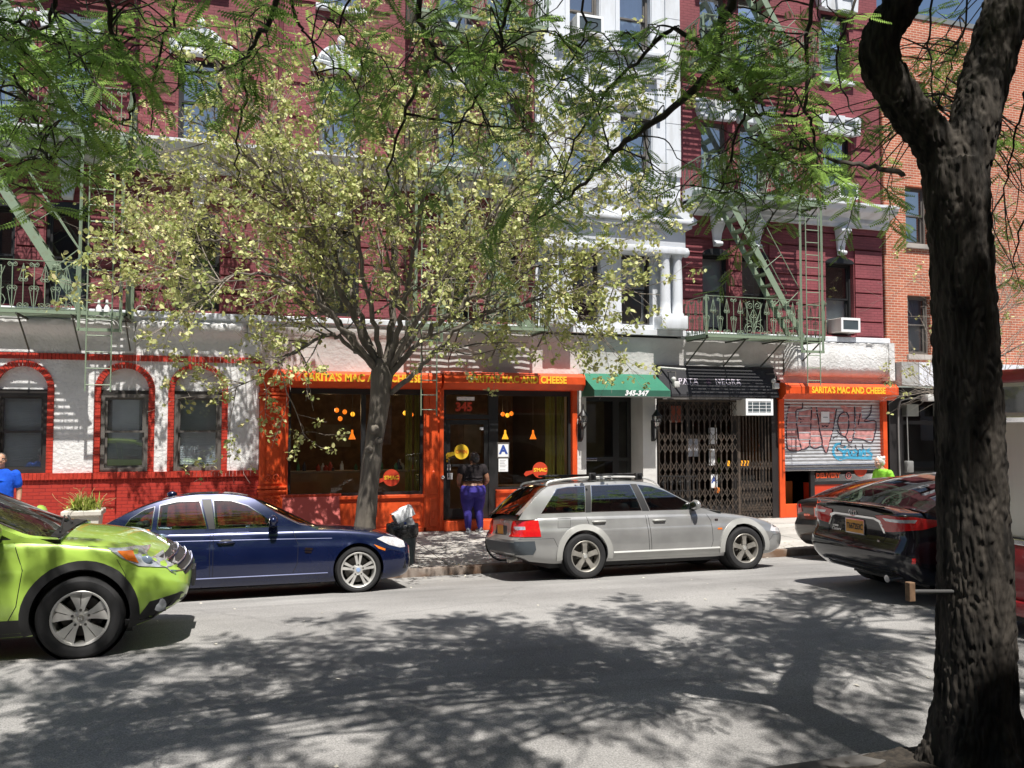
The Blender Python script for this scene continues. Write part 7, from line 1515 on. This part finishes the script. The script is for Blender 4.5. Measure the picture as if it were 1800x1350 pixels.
for u, v, s in ((660, 755, .08), (667, 775, .06), (650, 790, .06)): mb.lathe([(0, 0), (s*.5, .0), (s, -.02), (s*1.1, -.08)], Matrix.Translation(P(u, v, DL-.2)) @ Matrix.Rotation(rad(90), 4, 'X'), 12)
mb.build('knot', BARKL, FT, smooth=60)
# --- bare twigged tree in front of the brick building
BT = thing('street_tree', 'thin nearly bare street tree behind the dark trunk, before the orange brick building', 'tree', (15.2, -3.5, .14))
b = Vector((15.2, -3.5, .14)); LIM = []
for dx, dz, dy, z0 in ((-1.4, 1.0, -.3, 2.6), (-1.1, .3, .4, 3.0), (1.3, 1.6, .2, 3.2), (1.9, .9, -.3, 3.6), (1.7, 2.4, .3, 4.0), (-.9, 2.0, .1, 4.2), (.9, 3.0, -.1, 4.6), (2.3, 1.7, .1, 4.4), (2.4, .3, .2, 3.2)):
    s = b+Vector((.03, 0, z0)); LIM.append(([s, s+Vector((dx*.35, dy*.4, dz*.25)), s+Vector((dx*.7, dy*.8, dz*.6)), s+Vector((dx, dy, dz))], .026, .005))
lp_, ld_ = grow_tree(BT, [b, b+Vector((.05, 0, 1.5)), b+Vector((0, .05, 3)), b+Vector((.1, 0, 4.6)), b+Vector((.12, 0, 6.2))], [.10, .085, .07, .045, .02], LIM, 3, [0, 0, 0, 0, 1], [5, 4, 0], BARKL, TWIGL, 9)
n = len(lp_); leaf_mesh('crown', lt_v, lt_f, lp_, frames(ld_, RNG, .7), RNG.uniform(.6, 1.0, n), RNG.uniform(.2, .8, n), LEAFY, BT)
# ---------------------------------------------------------------- things on the pavement
BX, BY, BZ = 2.72, -3.72, .14
tc = thing('trash_can', 'dark plastic trash can lined with a black bag beside the street tree', 'trash can', (BX, BY, BZ)); mb = MB(); T_ = Matrix.Translation((BX, BY, BZ))
mb.lathe([(0, 0), (.205, 0), (.21, .02), (.245, .58), (.25, .60), (.0, .60)], T_, 28); mb.build('body', M('slate green plastic', (.03, .045, .05), .5, var=.15), tc, smooth=40)
mb = MB(); mb.lathe([(.262, .60), (.272, .62), (.265, .64), (.24, .64)], T_, 28)
for a in (0, math.pi): mb.rbox(-.06, .06, -.02, .02, -.02, .02, .008, T_ @ Matrix.Rotation(a, 4, 'Z') @ Matrix.Translation((0, .275, .57)))
mb.build('rim', PLASTIC, tc, smooth=40)
mb = MB(); n = 40; rows = []
for r_, z_, am in ((.262, .46, .012), (.270, .52, .010), (.275, .60, .008), (.272, .66, .006), (.25, .675, .004), (.2, .60, .01)): rows.append([(BX+(r_+am*noise.noise(Vector((k*.9, z_*9, 1)))*2)*math.cos(2*math.pi*k/n), BY+(r_+am*noise.noise(Vector((k*.9, z_*9, 1)))*2)*math.sin(2*math.pi*k/n), BZ+z_+.02*noise.noise(Vector((k*.6, 2, z_)))) for k in range(n)])
mb.grid(rows, True); mb.build('bin_bag', M('black bin bag', (.012, .012, .013), .25, var=.1, bump=.01, bscale=30), tc, smooth=60)
pb = thing('paper_bag', 'white and grey carton and paper stuffed into the top of the trash can', 'paper bag', (BX, BY, BZ+.62)); T2 = Matrix.Translation((BX+.02, BY, BZ+.72)) @ Matrix.Rotation(rad(-26), 4, 'Y') @ Matrix.Rotation(rad(12), 4, 'Z')
mb = MB(); mb.rbox(-.13, .13, -.11, .11, -.14, .16, .012, T2); mb.build('carton', M('grey carton', (.32, .32, .33), .8, var=.1), pb, smooth=30)
mb = MB(); rows = [[tuple(T2 @ Vector((x, y_+.012*noise.noise(Vector((x*14, z*14, y_*9))), z+.03*noise.noise(Vector((x*9, y_*8, 3)))))) for x in np.linspace(-.15, .2, 9)] for y_, z in ((-.118, .02), (-.125, .12), (-.12, .19), (0, .215), (.12, .17))]; mb.grid(rows); mb.build('paper', WPAPER, pb, smooth=20)
mb = MB(); mb.lathe([(0, .0), (.022, 0), (.022, .003), (0, .003)], T2 @ Matrix.Translation((-.03, -.113, -.03)) @ Matrix.Rotation(rad(90), 4, 'X'), 16); mb.build('print', BLUE, pb)
# red sandwich board
sb = thing('sandwich_board', 'red sandwich board leaning open before the restaurant window', 'sign board', (1.35, -1.75, .18)); SBM = M('salmon red board', (.62, .095, .075), .55, var=.08)
for s_, nm in ((-1, 'front_panel'), (1, 'back_panel')):
    T_ = Matrix.Translation((1.36, -1.7, 1.16)) @ Matrix.Rotation(rad(27)*s_, 4, 'X'); mb = MB(); mb.rbox(-.52, .52, -.012, .012, -1.08, 0, .006, T_)
    mb.build(nm, SBM, sb)
mb = MB(); mb.rbox(.80, 1.92, -1.73, -1.67, 1.14, 1.19, .01); mb.build('hinge_rail', RED, sb)
# planter with spiky plant
PX, PY = -2.62, -.95; pl = thing('planter', 'pale concrete planter box by the red brick base', 'planter', (PX, PY, .2)); mb = MB()
mb.prism([(-.24, .2), (.24, .2), (.29, .86), (-.29, .86)], lambda a, b, d: (PX+a, PY+d, b), -.26, .26); mb.rbox(PX-.33, PX+.33, PY-.31, PY+.31, .86, .95, .015); mb.build('box', M('pale planter concrete', (.55, .52, .46), .85, var=.12, bump=.004), pl)
pp = thing('potted_plant', 'spiky yellow green plant growing in the pale planter', 'plant', (PX, PY, .95)); R = random.Random(8); mb = MB(); mb2 = MB()
for k in range(300):
    a = R.uniform(0, 6.28); t = R.uniform(.1, 1.25); L = R.uniform(.2, .36); d = Vector((math.cos(a)*math.sin(t), math.sin(a)*math.sin(t), math.cos(t))); p = Vector((PX+R.gauss(0, .09), PY+R.gauss(0, .07), .93)); c = [p, p+d*L*.5+Vector((0, 0, .02)), p+d*L+Vector((0, 0, -.05*t))]; sd = d.cross(Vector((0, 0, 1))).normalized()*.012
    mb.grid([[q-sd*f for q, f in zip(c, (1, 1.2, .1))], [q+sd*f for q, f in zip(c, (1, 1.2, .1))]])
for k in range(26):
    a = R.uniform(0, 6.28); t = R.uniform(.2, 1.1); p = Vector((PX+R.gauss(0, .1), PY, .95)); mb2.tube(twig_path(p, (math.cos(a)*math.sin(t), math.sin(a)*math.sin(t), math.cos(t)), R.uniform(.35, .55), 5, .3, 0), .004, 4)
mb.build('foliage', M('yellow green blades', (.30, .36, .07), .6, var=.35, scale=9), pp); mb2.build('dry_stalk', M('dry stalk', (.45, .32, .14), .8), pp)
# bicycle standing at the kerb beyond the estate car
bk = thing('bicycle', 'bicycle standing at the kerb beyond the back of the silver estate car', 'bicycle', (4.5, -3.95, .135)); zc = .135+.335
for x in (4.46, 5.48):
    T_ = Matrix.Translation((x, -3.95, zc)) @ Matrix.Rotation(rad(90), 4, 'X'); mb = MB(); mb.lathe([(.318, -.02), (.335, -.018), (.342, 0), (.335, .018), (.318, .02)], T_, 40, True); wl = mb.build('wheel', RUBBER, bk, smooth=50); mb = MB(); mb.lathe([(.30, -.012), (.318, -.012), (.318, .012), (.30, .012)], T_, 40, True)
    for k in range(24): a = k*math.pi/12; mb.tube([T_ @ Vector((.02*math.cos(a+.6), .02*math.sin(a+.6), .02*(-1)**k)), T_ @ Vector((.305*math.cos(a), .305*math.sin(a), 0))], .0016, 4)
    mb.lathe([(0, -.03), (.02, -.03), (.02, .03), (0, .03)], T_, 12); mb.build('rim', ALLOY, wl, smooth=40)
mb = MB(); BB = Vector((4.9, -3.95, .42)); ST = Vector((4.75, -3.95, .86)); HT = Vector((5.3, -3.95, .92)); HB = Vector((5.35, -3.95, .78)); RA = Vector((4.46, -3.95, zc)); FA = Vector((5.48, -3.95, zc))
for a, b in ((BB, ST), (ST, HT), (BB, HB), (HT, HB), (RA, BB), (RA, ST), (HB, FA)): mb.tube([a, b], .016, 8)
mb.build('frame', BLACKF, bk, smooth=50); mb = MB(); mb.ball(ST+Vector((0, 0, .1)), (.13, .07, .03), 12); mb.tube([ST, ST+Vector((0, 0, .1))], .013, 6); mb.build('saddle', PLASTIC, bk, smooth=60); mb = MB(); mb.tube([HT, HT+Vector((.02, 0, .1))], .014, 6); mb.tube([HT+Vector((-.02, -.28, .1)), HT+Vector((.03, 0, .1)), HT+Vector((-.02, .28, .1))], .012, 8); mb.build('handlebar', BLACKF, bk, smooth=60)
# short rod with a wooden end fixed to the big trunk
rd = thing('bracket', 'short grey rod with a brown wooden end block sticking out of the dark trunk', 'bracket', tuple(P(1620, 1040, 4.95))); a = P(1700, 1040, 5.1); b = P(1600, 1040, 4.95)
mb = MB(); mb.tube([a, b], .013, 8); mb.build('rod', M('grey iron rod', (.12, .12, .12), .5, .5), rd, smooth=50); mb = MB(); mb.rbox(b.x-.02, b.x+.02, b.y-.02, b.y+.02, b.z-.055, b.z+.055, .004); mb.build('end_block', M('brown wood block', (.20, .12, .07), .8, var=.3, scale=20), rd)
# tree pits, gutter litter
mb = MB(); R = random.Random(3); c = P(1716, 1345, DT)
mb.grid([[(c.x+a, c.y+b, .435+.03*math.exp(-(a*a+b*b)/.4)+.03*noise.noise(Vector((a*6, b*6, 1)))) for a in np.linspace(-.85, 1.3, 40)] for b in np.linspace(-.8, .36, 24)]); tag(mb.build('soil', M('dark mulch', (.03, .024, .018), .95, var=.5, scale=25, bump=.02, bscale=40), smooth=60), kind='structure')
mb = MB(); b = FT.location; mb.grid([[(b.x+a, b.y+q, .15+.02*noise.noise(Vector((a*6, q*6, 1)))) for a in np.linspace(-.7, .7, 20)] for q in np.linspace(-.5, .6, 16)]); tag(mb.build('soil', MATS['dark mulch'], smooth=60), kind='structure')
mb = MB()
for k in range(420):
    x = R.uniform(-6, 16); y = -4.36-abs(R.gauss(0, .22)) if k % 3 else R.uniform(-13, -4.5); s = R.uniform(.008, .03); a = R.uniform(0, 6.28); z = road_z(y)+.004
    mb.add([(x+s*math.cos(a+q)*(1 if j % 2 else .6), y+s*math.sin(a+q), z+R.uniform(0, .012)) for j, q in enumerate((0, 1.5, 3.1, 4.6))], [(0, 1, 2, 3)])
tag(mb.build('litter', M('pale litter', (.50, .47, .40), .8, var=.5, scale=3)), kind='stuff')
mb = MB()
for k in range(900):
    x = R.uniform(-8, 15); y = R.uniform(-4.25, -.3) if k % 2 else -4.25+abs(R.gauss(0, .3)); s = R.uniform(.012, .03); a = R.uniform(0, 6.28); z = lerp(.13, .21, (y+4.13)/4.73)+.006
    mb.add([(x+s*math.cos(a+q)*(1 if j % 2 else .5), y+s*math.sin(a+q), z+R.uniform(0, .008)) for j, q in enumerate((0, 1.5, 3.1, 4.6))], [(0, 1, 2, 3)])
tag(mb.build('fallen_leaves', M('dry leaf bits', (.20, .17, .07), .8, var=.5, scale=4)), kind='stuff')
